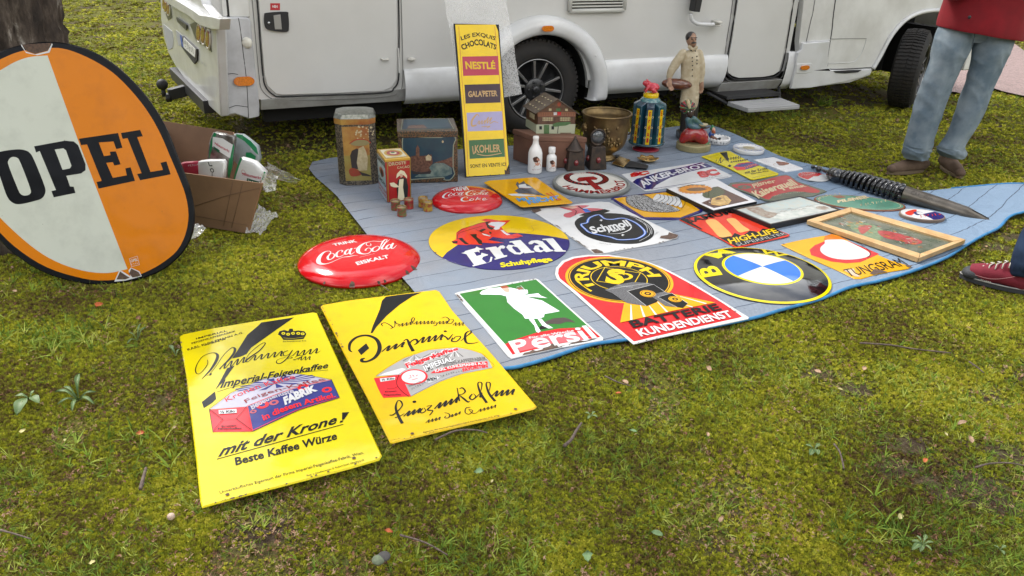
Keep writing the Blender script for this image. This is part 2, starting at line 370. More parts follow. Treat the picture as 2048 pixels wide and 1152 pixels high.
# ================================================================== THE GROUND
def gz(x,y):
    x=np.asarray(x,float);y=np.asarray(y,float)
    return -.012+.010*(vnoise(x*5+3,y*5+9)-.5)+.012*(vnoise(x*1.3,y*1.3,3)-.5)
def ground_material():
    m=bpy.data.materials.new('mossy_soil');m.use_nodes=True;t=m.node_tree;b=t.nodes['Principled BSDF'];l=t.links.new
    gm=N(t,'ShaderNodeNewGeometry');col=None
    def noise(sc,de=6,ro=.6):
        n=N(t,'ShaderNodeTexNoise');n.inputs['Scale'].default_value=sc;n.inputs['Detail'].default_value=de;n.inputs['Roughness'].default_value=ro;l(gm.outputs['Position'],n.inputs['Vector']);return n.outputs['Fac']
    def ramp(f,st):
        r=N(t,'ShaderNodeValToRGB');l(f,r.inputs['Fac']);e=r.color_ramp.elements
        while len(e) < len(st): e.new(.5)
        for q,(p,c) in zip(e,st): q.position=p;q.color=(*c,1)
        return r.outputs['Color']
    fine=ramp(noise(95,8,.75),[(.3,(.04,.034,.012)),(.48,(.10,.10,.016)),(.6,(.20,.195,.026)),(.75,(.30,.27,.05))])
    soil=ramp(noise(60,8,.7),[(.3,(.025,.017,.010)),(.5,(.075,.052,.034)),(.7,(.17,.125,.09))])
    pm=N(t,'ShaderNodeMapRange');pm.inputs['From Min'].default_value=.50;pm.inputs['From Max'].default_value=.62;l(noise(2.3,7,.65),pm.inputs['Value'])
    ba=N(t,'ShaderNodeAttribute',attribute_name='bare');mxx=N(t,'ShaderNodeMath',operation='MAXIMUM');l(pm.outputs['Result'],mxx.inputs[0]);l(ba.outputs['Fac'],mxx.inputs[1])  # attribute carries soil patches and the shade painted under the van
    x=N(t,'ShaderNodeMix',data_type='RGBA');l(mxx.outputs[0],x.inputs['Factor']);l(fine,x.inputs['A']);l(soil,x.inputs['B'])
    l(x.outputs['Result'],b.inputs['Base Color']);b.inputs['Roughness'].default_value=.95;b.inputs['Specular IOR Level'].default_value=.15
    bp=N(t,'ShaderNodeBump');bp.inputs['Strength'].default_value=1;bp.inputs['Distance'].default_value=.02;l(noise(70,6,.7),bp.inputs['Height']);l(bp.outputs['Normal'],b.inputs['Normal'])
    return m
def graded(lo,hi,c0,c1,fine,n):
    a=list(np.arange(c0,c1,fine));st=fine;x=c1
    r=[]
    while x < hi: r.append(x);st *= 1.35;x += st
    r.append(hi);st=fine;x=c0-fine;l_=[]
    while x > lo: l_.append(x);st *= 1.35;x -= st
    l_.append(lo);return np.array(l_[::-1]+a+r)
def soil(x,y):
    """bare soil mask: patches at the right foreground"""
    s=np.zeros_like(x)
    for (px,py,r_) in ((1820,885,.12),(1790,930,.12),(1860,960,.10),(1960,965,.16),(1990,1000,.15),(1900,985,.10),(1640,740,.10),(1720,775,.12),(2010,900,.14),(2000,490,.12),(2030,470,.12),(330,790,.05),(560,800,.05)):
        c=G(px,py);s=np.maximum(s,np.exp(-(((x-c[0])/r_)**2+((y-c[1])/(r_*.8))**2)*1.2))
    return s
gx=graded(-90,90,-3.2,4.2,.045,0);gy=graded(-60,130,.8,7.5,.045,0)
GX,GY=np.meshgrid(gx,gy);P=np.stack([GX,GY,gz(GX,GY)],-1)
VA0,VB0=G(1065,275),G(1790,213);e0=(VB0-VA0)[:2];e0=e0/np.linalg.norm(e0)
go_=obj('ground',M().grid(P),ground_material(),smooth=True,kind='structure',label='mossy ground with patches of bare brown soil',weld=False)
q0=P.reshape(-1,3)[:,:2]-VA0[:2];ux,uy=q0@e0,q0@np.array([-e0[1],e0[0]]);sv_=np.maximum(soil(P[...,0],P[...,1]).ravel(),((ux > -2.2)&(ux < 4.4)&(uy > .15)&(uy < 2.1))*.7);at_=go_.data.attributes.new('bare','FLOAT','POINT');at_.data.foreach_set('value',sv_.astype(np.float32))  # soil patches, plus shade under the van put into the ground colour
# gravel road beyond the van,pinkish
rp_px=[(1878,196),(1905,186),(1938,192),(1975,178),(2010,186),(2060,196),(2200,214)]
R0=[G(*p,z=.0) for p in rp_px];road=[p+np.array([0,0,.008]) for p in smooth_pts(R0,5)]
n=len(road);far=[p+np.array([.4*9,9.*1,0]) for p in road]
mr=M();mr.grid(np.array([[a*(1-t)+b*t+np.array([0,0,.006*(1-t)]) for a in [road[i]] for b in [far[i]]][0] for t in (0,.3,1.) for i in range(n)]).reshape(3,n,3))
gravel=mat('pink_gravel',(.36,.255,.235),.95,col2=(.20,.15,.145),vscale=38,detail=9,bump=1.,bscale=70,bdist=.02)
obj('road',mr,gravel,kind='structure',label='pinkish gravel road behind the person in blue jeans',smooth=True)
# ================================================================== THE CARPET
matpx=[(625,324),(675,394),(734,469),(807,558),(829,584),(952,742),(1010,737),(1040,733),(1100,716),(1180,690),(1250,680),(1370,664),(1500,638),(1560,621),(1640,599),(1700,575),(1760,562),(1830,541),(1890,517),(1935,489),(1968,470),(1997,456),(2018,437),(2048,431),(2110,424),
         (2120,398),(2048,393),(1990,391),(1900,386),(1830,384),(1780,366),(1700,345),(1640,333),(1560,312),(1465,266),(1400,250),(1243,266),(1040,290),(830,305)]
CZ=.012
mo=[G(*p,z=CZ)[:2] for p in matpx]
ea=G(829,584,CZ)-G(675,394,CZ);ea=ea[:2]/np.linalg.norm(ea[:2]);eb=np.array([-ea[1],ea[0]])     # ea runs down the left edge,eb along the seams
c0=np.array(mo[1]);ab=[((p-c0)@ea,(p-c0)@eb) for p in mo]
def mat_z(x,y,a):
    e=np.array([2.95,4.35]);w=np.exp(-(((x-3.25)/.42)**2+((y-4.62)/.30)**2));return CZ+.004*(vnoise(x*4,y*4,5))+.0035*np.maximum(0,np.cos(2*PI*a/SEAM))**12+.085*w
SEAM=.142;BEND=.10
def carpet():
    A=[p[0] for p in ab];B=[p[1] for p in ab];st=.0178
    a=np.arange(min(A)-.02,max(A)+.02,st);b=np.arange(min(B)-.02,max(B)+.02,.035);AA,BB=np.meshgrid(a,b,indexing='ij')
    wob=.012*(vnoise(AA*2,BB*5,8)-.5)
    X=c0[0]+(AA+wob)*ea[0]+BB*eb[0];Y=c0[1]+(AA+wob)*ea[1]+BB*eb[1];Zz=mat_z(X,Y,AA+BEND*np.maximum(0,BB-2.2)**2)
    bm=bmesh.new();V=[[bm.verts.new((X[i,j],Y[i,j],Zz[i,j])) for j in range(len(b))] for i in range(len(a))]
    for i in range(len(a)-1):
        for j in range(len(b)-1): bm.faces.new((V[i][j],V[i+1][j],V[i+1][j+1],V[i][j+1]))
    # trim to the outline: drop faces outside,snap the rim to the outline
    op=np.array(smooth_pts(mo,4,True));fc=np.array([f.calc_center_median()[:2] for f in bm.faces]);ins=inpoly(fc[:,0],fc[:,1],op)
    bmesh.ops.delete(bm,geom=[f for f,k in zip(list(bm.faces),ins) if not k],context='FACES')
    seg0=op;seg1=np.roll(op,-1,0);d=seg1-seg0;dd=(d*d).sum(1)
    for v in bm.verts:
        if v.is_boundary:
            p=np.array(v.co[:2]);t=np.clip(((p-seg0)*d).sum(1)/dd,0,1);q=seg0+d*t[:,None];k=((q-p)**2).sum(1).argmin()
            if np.linalg.norm(q[k]-p) < .06: v.co.x,v.co.y=q[k];v.co.z=float(mat_z(q[k][0],q[k][1],np.array(.3*SEAM)))
    for v in list(bm.verts):
        if not v.link_faces: bm.verts.remove(v)
    me=bpy.data.meshes.new('weave');bm.to_mesh(me);bm.free()
    for p in me.polygons: p.use_smooth=True
    return me,op
def weave_material():
    m=bpy.data.materials.new('blue_grey_weave');m.use_nodes=True;t=m.node_tree;b=t.nodes['Principled BSDF'];l=t.links.new
    gm=N(t,'ShaderNodeNewGeometry');mp=N(t,'ShaderNodeMapping');mp.inputs['Rotation'].default_value=(0,0,-math.atan2(ea[1],ea[0]))
    l(gm.outputs['Position'],mp.inputs['Vector']);mp.inputs['Location'].default_value=(0,0,0)
    off=float(c0@ea)
    sx=N(t,'ShaderNodeSeparateXYZ');l(mp.outputs['Vector'],sx.inputs[0])
    def mth(op,a,b_=None):
        n=N(t,'ShaderNodeMath',operation=op)
        for i,q in enumerate((a,b_)):
            if q is None: continue
            if isinstance(q,(int,float)): n.inputs[i].default_value=q
            else: l(q,n.inputs[i])
        return n.outputs[0]
    nn=N(t,'ShaderNodeTexNoise');nn.inputs['Scale'].default_value=4;nn.inputs['Detail'].default_value=3;l(gm.outputs['Position'],nn.inputs['Vector'])
    a=mth('SUBTRACT',sx.outputs[0],off);a=mth('ADD',a,mth('MULTIPLY',mth('SUBTRACT',nn.outputs['Fac'],.5),.05))
    bo=mth('SUBTRACT',sx.outputs[1],float(c0@eb)+2.2);bo=mth('MAXIMUM',bo,0.);a=mth('ADD',a,mth('MULTIPLY',mth('MULTIPLY',bo,bo),BEND))
    fr=mth('FRACT',mth('ADD',mth('DIVIDE',a,SEAM),.5));ds=mth('ABSOLUTE',mth('SUBTRACT',fr,.5));seam=mth('LESS_THAN',ds,.020)
    # weave cells
    wa=mth('SINE',mth('MULTIPLY',sx.outputs[0],2*PI/.0075));wb=mth('SINE',mth('MULTIPLY',sx.outputs[1],2*PI/.0075));w=mth('MULTIPLY',wa,wb)
    n1=N(t,'ShaderNodeTexNoise');n1.inputs['Scale'].default_value=2.2;n1.inputs['Detail'].default_value=6;l(gm.outputs['Position'],n1.inputs['Vector'])
    c=N(t,'ShaderNodeMix',data_type='RGBA');c.inputs['A'].default_value=(.232,.243,.265,1);c.inputs['B'].default_value=(.205,.285,.385,1)
    r1=N(t,'ShaderNodeMapRange');r1.inputs['From Min'].default_value=.4;r1.inputs['From Max'].default_value=.62;l(n1.outputs['Fac'],r1.inputs['Value'])
    xb=N(t,'ShaderNodeMapRange');xb.inputs['From Min'].default_value=.6;xb.inputs['From Max'].default_value=2.2;sg=N(t,'ShaderNodeSeparateXYZ');l(gm.outputs['Position'],sg.inputs[0]);l(sg.outputs[0],xb.inputs['Value'])
    mxx=mth('MAXIMUM',mth('MULTIPLY',r1.outputs['Result'],.35),xb.outputs['Result']);l(mxx,c.inputs['Factor'])
    wv=N(t,'ShaderNodeMix',data_type='RGBA');wv.blend_type='MULTIPLY';wr=N(t,'ShaderNodeMapRange');wr.inputs['From Min'].default_value=-.6;wr.inputs['From Max'].default_value=.5;l(w,wr.inputs['Value'])
    wc=N(t,'ShaderNodeMix',data_type='RGBA');wc.inputs['A'].default_value=(.62,.66,.72,1);wc.inputs['B'].default_value=(1.35,1.33,1.3,1);l(wr.outputs['Result'],wc.inputs['Factor'])
    wv.inputs['Factor'].default_value=1.;l(c.outputs['Result'],wv.inputs['A']);l(wc.outputs['Result'],wv.inputs['B'])
    s2=N(t,'ShaderNodeMix',data_type='RGBA');l(seam,s2.inputs['Factor']);l(wv.outputs['Result'],s2.inputs['A']);s2.inputs['B'].default_value=(.07,.09,.13,1)
    l(s2.outputs['Result'],b.inputs['Base Color']);b.inputs['Roughness'].default_value=.8;b.inputs['Specular IOR Level'].default_value=.25
    nb=N(t,'ShaderNodeTexNoise');nb.inputs['Scale'].default_value=5;nb.inputs['Detail'].default_value=4;nb.inputs['Distortion'].default_value=1.2;l(gm.outputs['Position'],nb.inputs['Vector']);b0=N(t,'ShaderNodeBump');b0.inputs['Strength'].default_value=.8;b0.inputs['Distance'].default_value=.03;l(nb.outputs['Fac'],b0.inputs['Height'])
    bp=N(t,'ShaderNodeBump');bp.inputs['Strength'].default_value=.6;bp.inputs['Distance'].default_value=.002;l(w,bp.inputs['Height']);l(b0.outputs['Normal'],bp.inputs['Normal']);l(bp.outputs['Normal'],b.inputs['Normal'])
    return m
cme,mat_outline=carpet()
ct=thing('ground_carpet','large blue grey woven ground carpet with blue hem under the signs and tins','carpet',(c0[0],c0[1],0))
o=bpy.data.objects.new('weave',cme);COL.objects.link(o);o.parent=ct;cme.transform(Matrix.Translation((-c0[0],-c0[1],0)));cme.materials.append(weave_material());WL['weave']=WL[ct.name]
hem=[np.array([p[0],p[1],float(mat_z(p[0],p[1],np.array(.3*SEAM)))-.001]) for p in smooth_pts([G(*p,z=CZ)[:2] for p in matpx[5:29]],8)]
mh=M().tube(hem,.0085,6,flat=.8);obj('hem',mh,mat('hem_blue',(.03,.20,.42),.75,var=.3,vscale=30,bump=.6,bscale=500),ct,smooth=True,label='bright blue bound edge')
# ================================================================== MOTORHOME (local frame: x to its front,y away from camera,z up)
VA=G(1065,275);VB=G(1790,213);ve=(VB-VA)/np.linalg.norm(VB-VA);vn=np.array([-ve[1],ve[0],0.])
def V3(x,y,z): return VA+ve*x+vn*y+np.array([0,0,z])
def vp(px,py,y=0.):
    P=hitp(px,py,VA+vn*y,vn)-VA;return float(P@ve),(1.98 if py <= -60 else float(P[2]))
van=thing('motorhome','white motorhome parked behind the carpet with its rear corner at left','motorhome',V3(.8,1.1,0))
white=mat('van_white',(.68,.68,.66),.28,spec=.5,coat=.25,var=.10,vscale=3.5,col2=(.54,.535,.51),detail=8)
white2=mat('van_plastic_white',(.66,.665,.67),.22,coat=.35,col2=(.56,.56,.55),vscale=4,detail=8)
greyish=mat('van_panel',(.60,.595,.575),.30,coat=.25,col2=(.565,.56,.54),vscale=2.5,detail=9)
black=mat('black_rubber',(.012,.012,.013),.6)
blackp=mat('black_plastic',(.02,.02,.022),.45,bump=.3,bscale=300)
gap=mat('panel_gap',(.02,.02,.02),.8)
seamg=mat('seam_grey',(.20,.20,.19),.7)
amber=mat('amber_lens',(.75,.20,.012),.15,coat=.6,var=.35,vscale=120)
alu=mat('aluminium',(.62,.63,.64),.32,metal=1.,bump=.2,bscale=200)
dark=mat('underbody_dark',(.012,.012,.012),.9)
def slab(name,pts,front,back,ma,bev=.006,parent=van,uvz=False,holes=None,smooth=True,seg=2,sm=0,**kw):
    """panel traced on the side plane: y from front (towards camera, negative) to back"""
    p=pts if uvz else [vp(*q,front) for q in pts]
    if sm: p=[tuple(q) for q in smooth_pts(p,sm,True)]
    m=M();m.prism([V3(x,front,z) for x,z in p],vn*(back-front));return obj(name,m,ma,parent,bev=bev,seg=seg,**kw)
def vline(name,pts,y,w,ma,parent=van,sm=5,px=True,closed=False,r=None,**kw):
    p=[vp(*q,y) for q in pts] if px else pts
    p=smooth_pts(p,sm,closed) if sm else p
    return obj(name,M().tube([V3(a,y,b) for a,b in p],w,6,closed=closed),ma,parent,smooth=True,**kw)
XR=-2.27;XF=4.45
# main side wall with a wheel arch opening,roof,far side
wc=(0.0,.345)            # rear wheel centre
def arch(c,r,a0,a1,n=26): return [(c[0]+r*math.cos(a),c[1]+r*math.sin(a)) for a in np.linspace(a0,a1,n)]
top=2.75
wall=[(XR+.02,.42),(-.47,.42)] + arch((0,.36),.47,PI,0) + [(.47,.42),(2.43,.40),(2.43,top),(XR+.02,top)]
slab('side_wall',wall,.012,.05,greyish,0,uvz=True)
m=M();m.box(V3((XR+2.43)/2,1.1,top+.02),ve*(2.43-XR)/2,vn*1.12,(0,0,.03));m.box(V3((XR+2.43)/2,2.18,1.58),ve*(2.43-XR)/2,vn*.02,(0,0,1.15))
m.box(V3(2.43,1.1,1.58),ve*.02,vn*1.08,(0,0,1.15));obj('roof',m,white,van)
m=M();m.box(V3(-1.4,1.1,.47),ve*.85,vn*1.0,(0,0,.03));m.box(V3(1.7,1.1,.44),ve*1.1,vn*1.0,(0,0,.03));m.box(V3(0,1.15,.60),ve*.56,vn*.95,(0,0,.03))
m.box(V3(.2,.65,.36),ve*2.2,vn*.04,(0,0,.06));m.box(V3(.2,1.5,.36),ve*2.2,vn*.04,(0,0,.06));m.box(V3(-.95,1.1,.36),ve*.35,vn*.5,(0,0,.10));m.box(V3(1.6,1.1,.33),ve*.4,vn*.4,(0,0,.09))
m.tube([V3(0,.1,.345),V3(0,2.1,.345)],.05,10);m.box(V3(-.1,2.17,.34),ve*2.0,vn*.015,(0,0,.20));m.box(V3(-1.5,1.1,.27),ve*.5,vn*.9,(0,0,.05));m.box(V3(.95,1.1,.27),ve*.4,vn*.9,(0,0,.05));m.box(V3(2.3,1.2,.25),ve*.8,vn*.85,(0,0,.03));obj('chassis_and_blockers',m,dark,van)  # unseen far-side skirt and low belly boxes added to block light underneath
obj('arch_liner',M().grid(np.array([[V3(.475*math.cos(a),y,.36+.475*math.sin(a)) for a in np.linspace(0,PI,20)] for y in (.04,.6)])),dark,van)
# storage door with black seal
dpx=[(515,-60),(514,0),(520,80),(526,150),(532,175),(548,190),(566,193),(660,190),(770,185),(788,176),(797,158),(798,100),(797,0),(796,-60)]
slab('storage_door',[(q[0]+(3 if q[0] < 600 else -3),q[1]-(3 if q[1] > 170 else 0)) for q in dpx],-.004,.011,greyish,.003)
vline('door_seal',dpx,-.002,.0055,black)
vline('door_groove',[(507,-60),(508,40),(518,150),(524,180),(545,198),(566,201),(680,198),(775,193),(796,184),(805,165),(804,60),(803,-60)],.008,.0028,seamg)
d=bpy.data.objects['storage_door']
hx,hz=vp(553,44);m=M();pts=[vp(*q) for q in [(528,30),(534,25),(572,23),(576,30),(577,55),(572,63),(540,60),(529,52)]]
m.prism([V3(a,-.022,b) for a,b in smooth_pts(pts,3,True)],vn*.016);h=obj('door_handle',m,black,d,bev=.004)
m=M();m.prism([V3(*[vp(*q)[0],-.026,vp(*q)[1]]) for q in [(546,30),(560,28),(563,58),(549,58)]],vn*.004);obj('latch',m,mat('latch_grey',(.30,.29,.27),.3),d,bev=.002)
ax,az=vp(537,45);obj('lock_barrel',M().tube([V3(ax,-.027,az),V3(ax,-.02,az)],.008,14),alu,d,smooth=True)
# red alarm sticker
S=Sheet(V3(*[vp(540,20)[0],-.0045,vp(540,20)[1]]),ve,(0,0,1));redst=mat('sticker_red',(.45,.02,.03),.5);wht=mat('print_white',(.8,.8,.78),.5)
S.poly('sticker',redst,[(540.5,20.5),(560,20.5),(560,6.5),(540.5,6.5)],1);c=S.uv(550,13)
for r_ in (.0085,.005): S.ellipse('sticker',wht,c,r_,lay=2,inner=.72,n=20)
for sx_ in (-1,1):
    for q in (.012,.017): S.ellipse('sticker',wht,c,q,lay=3,inner=.86,n=8,a0=(0 if sx_ > 0 else PI)-.5,a1=(0 if sx_ > 0 else PI)+.5)
S.ellipse('sticker',wht,c,.0022,lay=3,n=12);S.finish(d)
# small fittings on the door and wall
for nm,q,w in (('door_catch',(769,118),.022),('wall_catch',(822,118),.02)):
    a,b=vp(*q);m=M();m.tube([V3(a-w,-.004,b),V3(a-w*.8,-.03,b),V3(a+w*.8,-.03,b),V3(a+w,-.004,b)],.008,8)
    if nm == 'wall_catch': m=M();m.ell(V3(a,-.012,b),(.030,.02,.015),14)
    obj(nm,m,mat('fitting_cream',(.6,.58,.52),.35),van,smooth=True)
obj('hinge',M().box(V3(*[vp(797,121)[0],-.008,vp(797,121)[1]]),ve*.005,vn*.008,(0,0,.085)),white,van,bev=.002)
# sloping strip under the storage door
m=M();q=[vp(522,203),(-.985,.435),(-.985,.40-.035),vp(522,222)]
m.hexa([V3(q[3][0],.03,q[3][1]),V3(-.99,.03,.345),V3(-.99,.2,.345),V3(q[3][0],.2,q[3][1])],[V3(q[0][0],-.004,q[0][1]+.012),V3(-.99,-.004,.437),V3(-.99,.2,.437),V3(q[0][0],.2,q[0][1]+.012)]);obj('sill',m,mat('sill_grey',(.36,.36,.345),.5,col2=(.26,.25,.23),vscale=8),van,bev=.003)
# bulged skirt panels either side of the rear wheel
def skirt(name,x0,x1,z0,z1,bul=.035,x0b=None,x1b=None,ma=white2,y0=-.012):
    n=16;P=[]
    for i in range(n+1):
        t=i/n;z=z1+(z0-z1)*t;y=y0-bul*math.sin(PI*min(1,t*1.15))**.6 if t < .87 else y0-bul*math.sin(PI*min(1,.87*1.15))**.6*(1-t)/.13+.05*(t-.87)/.13
        a=x0+((x0b or x0)-x0)*t;b=x1+((x1b or x1)-x1)*t;P.append([V3(a+(b-a)*k/8,y,z) for k in range(9)])
    m=M();m.grid(np.array(P));m.box(V3((x0+x1)/2,y0+.03,z1-.004),ve*(x1-x0)/2,vn*.03,(0,0,.004));return obj(name,m,ma,van,smooth=True)
a0,zt=vp(806,127);skirt('skirt_panel',a0,-.42,.32,.575)
a1,z1_=vp(1205,121);a2,z2_=vp(1453,112);b2,zb2=vp(1437,186);skirt('skirt_panel',.52,a2,.295,.57,x0b=.52,x1b=b2)
# rear wheel arch trim
n=40;P=[]
for i in range(n+1):
    a=PI*(1.13-1.26*i/n);rr=[]
    for r_,y in ((.44,.05),(.44,-.035),(.45,-.06),(.48,-.075),(.55,-.062),(.575,-.03),(.58,.01)):
        x=.05+r_*math.cos(a)*(1.02 if a < PI/2 else 1.0);z=.355+r_*math.sin(a)*.97;rr.append(V3(x,y,max(z,.275)))
    P.append(rr)
af=obj('wheel_arch_trim',M().grid(np.array(P)),white2,van,smooth=True)
def sidelamp(q,w,hh,y,parent=van,lab=None):
    a,b=vp(*q,y);L_=obj('marker_lamp',M().prism([V3(a+x,y,b+z) for x,z in [(w*math.cos(t)*(.62)+math.copysign(w*.38,math.cos(t)),hh*math.sin(t)) for t in np.linspace(.01,2*PI-.01,22)]],-vn*.014),amber,parent,bev=.004);return L_
sidelamp((1095,57),.048,.021,-.085)
a,b=vp(1191,112,-.07);obj('arch_bolt',M().ell(V3(a,-.062,b),.014,12),white2,van,smooth=True)
# vent grille
gx0,gz0=vp(1138,22);gx1,gz1=vp(1246,24);gz1=gz0+.19
m=M();fr_=[(gx0,gz0),(gx1,gz0),(gx1,gz1),(gx0,gz1)]
for i in range(4):
    A_,B_=fr_[i],fr_[(i+1) % 4];m.tube([V3(A_[0],-.012,A_[1]),V3(B_[0],-.012,B_[1])],.017,8)
g_=obj('vent_frame',m,mat('vent_cream',(.52,.52,.48),.45),van,smooth=True)
obj('vent_back',M().box(V3((gx0+gx1)/2,.006,(gz0+gz1)/2),ve*(gx1-gx0)/2,vn*.003,(0,0,(gz1-gz0)/2)),dark,g_)
for k in range(8):
    z=gz0+.030+k*.0215;obj('louvre',M().box(V3((gx0+gx1)/2,-.010,z),ve*((gx1-gx0)/2-.012),vn*.008+np.array([0,0,-.003]),(0,0,.0052)),MATS['vent_cream'],g_)
# entrance door
dpe=[(1477,-60),(1473,0),(1461,80),(1452,128),(1453,145),(1462,155),(1475,159),(1530,157),(1550,153),(1561,143),(1568,120),(1580,50),(1588,0),(1600,-60)]
slab('entrance_door',[(q[0]+(3 if q[0] < 1500 else -3),q[1]-(3 if q[1] > 150 else 0)) for q in dpe],-.006,.011,greyish,.003)
vline('door_seal',dpe,-.003,.0062,black)
vline('door_groove',[(1470,-60),(1466,0),(1454,80),(1447,135),(1449,153),(1462,163),(1480,166),(1535,163),(1556,160),(1566,150),(1573,125)],.008,.003,seamg)
m=M();A_=vp(1440,166);B_=vp(1563,162);C_=vp(1556,178);D_=vp(1437,183)
m.hexa([V3(D_[0],.02,.25),V3(C_[0],.02,.25),V3(C_[0],.2,.25),V3(D_[0],.2,.25)],[V3(A_[0],-.02,.335),V3(B_[0],-.02,.335),V3(B_[0],.2,.335),V3(A_[0],.2,.335)]);obj('sill',m,MATS['sill_grey'],van,bev=.003)
# awning leg and bracket above the statue
a,b=vp(1383,10);m=M();m.hexa([V3(a-.035,-.10,b-.04),V3(a+.02,-.10,b-.045),V3(a+.02,-.02,b-.045),V3(a-.035,-.02,b-.04)],[V3(a-.02,-.11,b+.35),V3(a+.05,-.11,b+.35),V3(a+.05,-.02,b+.35),V3(a-.02,-.02,b+.35)]);obj('awning_leg_foot',m,blackp,van,bev=.006)
pa=[vp(*q,-.07) for q in [(1381,28),(1384,40),(1394,47),(1410,49),(1428,49)]]
obj('grab_rail',M().tube([V3(x,-.07,z) for x,z in smooth_pts(pa,5)],.0155,12),white2,van,smooth=True)
a,b=vp(1436,47,-.05);m=M();m.ell(V3(a,-.05,b+.012),(.035,.045,.014),14);m.ell(V3(a,-.05,b-.016),(.03,.04,.008),14);m.box(V3(a-.005,-.02,b),ve*.018,vn*.03,(0,0,.018));obj('rail_bracket',m,MATS['fitting_cream'],van,smooth=True)
# strip and cab
skirt('skirt_strip',vp(1575,108)[0],vp(1596,108)[0]+.005,.24,.565,bul=.02,x0b=vp(1557,178)[0],x1b=vp(1578,178)[0])
cabw=[vp(1597,110),vp(1588,178)]
cab_out=[(1592,-60),(1608,0),(1598,84),(1599,103),(1588,178),(1620,175),(1700,165),(1740,150),(1746,138),(1762,112),(1780,78),(1800,52),(1822,35),(1850,26),(1880,24),(1908,32),(1935,48),(1955,70),(1966,92),(1990,92),(2010,40),(2018,-20),(2015,-70)]
slab('cab_side',cab_out,-.02,.04,white,.004)
cabp=[vp(*q,-.02) for q in cab_out]
m=M();xa=cabp[0][0];m.box(V3((2.6+XF)/2+.1,2.16,1.5),ve*((XF-2.4)/2),vn*.03,(0,0,1.0));m.box(V3((2.5+XF)/2+.1,1.1,2.2),ve*.95,vn*1.08,(0,0,.03));m.box(V3(XF+.28,1.1,.62),ve*.05,vn*1.08,(0,0,.32));obj('cab_body',m,white,van,bev=.01)
m=M();m.box(V3(3.2,1.15,.35),ve*.12,vn*.8,(0,0,.08));m.box(V3(3.85,1.35,.72),ve*.62,vn*.8,(0,0,.03));m.box(V3(4.38,1.1,.45),ve*.04,vn*1.0,(0,0,.25));m.box(V3(3.22,.45,.45),ve*.03,vn*.42,(0,0,.2));m.box(V3(3.85,.72,.55),ve*.6,vn*.02,(0,0,.35));obj('front_liner',m,dark,van)
vline('wing_edge',[(1746,138),(1762,110),(1780,76),(1800,50),(1822,33),(1850,23),(1880,21),(1908,29),(1935,45)],-.03,.02,white2)
vline('cab_door_gap',[(1672,-60),(1671,0),(1664,60),(1656,110),(1655,130),(1660,138),(1690,138),(1742,135)],-.022,.004,gap)
vline('flap_gap',[(1663,78),(1700,77),(1733,77)],-.022,.0025,seamg);vline('flap_edge',[(1733,78),(1728,95),(1722,108),(1712,121),(1700,125),(1680,126),(1656,127)],-.022,.003,white2)
vline('body_gap',[(1631,-60),(1630,0),(1622,40),(1613,82)],-.022,.0035,seamg);vline('body_gap',[(1613,83),(1640,82),(1662,80)],-.024,.005,white2)
lower=[(1606,86),(1640,84),(1661,82),(1657,110),(1656,132),(1662,140),(1700,141),(1744,138),(1743,146),(1725,155),(1680,166),(1620,176),(1582,178),(1590,140),(1596,106),(1603,100)]
slab('cab_skirt',lower,-.05,-.018,white2,.012,seg=4)
a,b=vp(1607,136,-.06);rz=slab('lamp_recess',[(1593,128),(1622,126),(1628,132),(1624,144),(1614,147),(1592,147)],-.054,-.03,white2,.004)
sidelamp((1609,135),.047,.019,-.054);slab('step_insert',[(1667,142),(1700,141),(1724,140),(1716,145),(1690,147),(1672,146)],-.056,-.03,gap,.002)
# folding entry step
st0=vp(1462,200,-.30);y0_,y1_=-.42,-.16;zs=.215
xs0,_=vp(1452,203,-.3);A_=G(1497,218,zs);B_=G(1600,211,zs);C_=G(1560,196,zs);D_=G(1455,204,zs)
def mix(a,b,t): return np.asarray(a)*(1-t)+np.asarray(b)*t
stp=obj('entry_step',M().hexa([p-np.array([0,0,.03]) for p in (A_,B_,C_,D_)],[p-np.array([0,0,.004]) for p in (A_,B_,C_,D_)]),mat('step_grey',(.42,.42,.42),.45,metal=.2),van,bev=.004)
for k in range(5):
    t0=k/5+.015;t1=(k+1)/5-.015;q=[mix(A_,D_,t0),mix(B_,C_,t0),mix(B_,C_,t1),mix(A_,D_,t1)]
    obj('tread_rib',M().hexa([p-np.array([0,0,.003]) for p in q],[p+np.array([0,0,.004]) for p in q]),MATS['step_grey'],stp,bev=.0015)
m=M();m.tube([D_+np.array([0,0,-.015]),V3(st0[0]-.02,.0,.26)],.012,8);m.tube([C_+np.array([0,0,-.015]),V3(vp(1565,200)[0]-.05,.02,.26)],.012,8);m.box(mix(D_,C_,.5)+vn*.12+np.array([0,0,.03]),ve*.28,vn*.11,(0,0,.012));obj('step_arm',m,blackp,van,smooth=False)
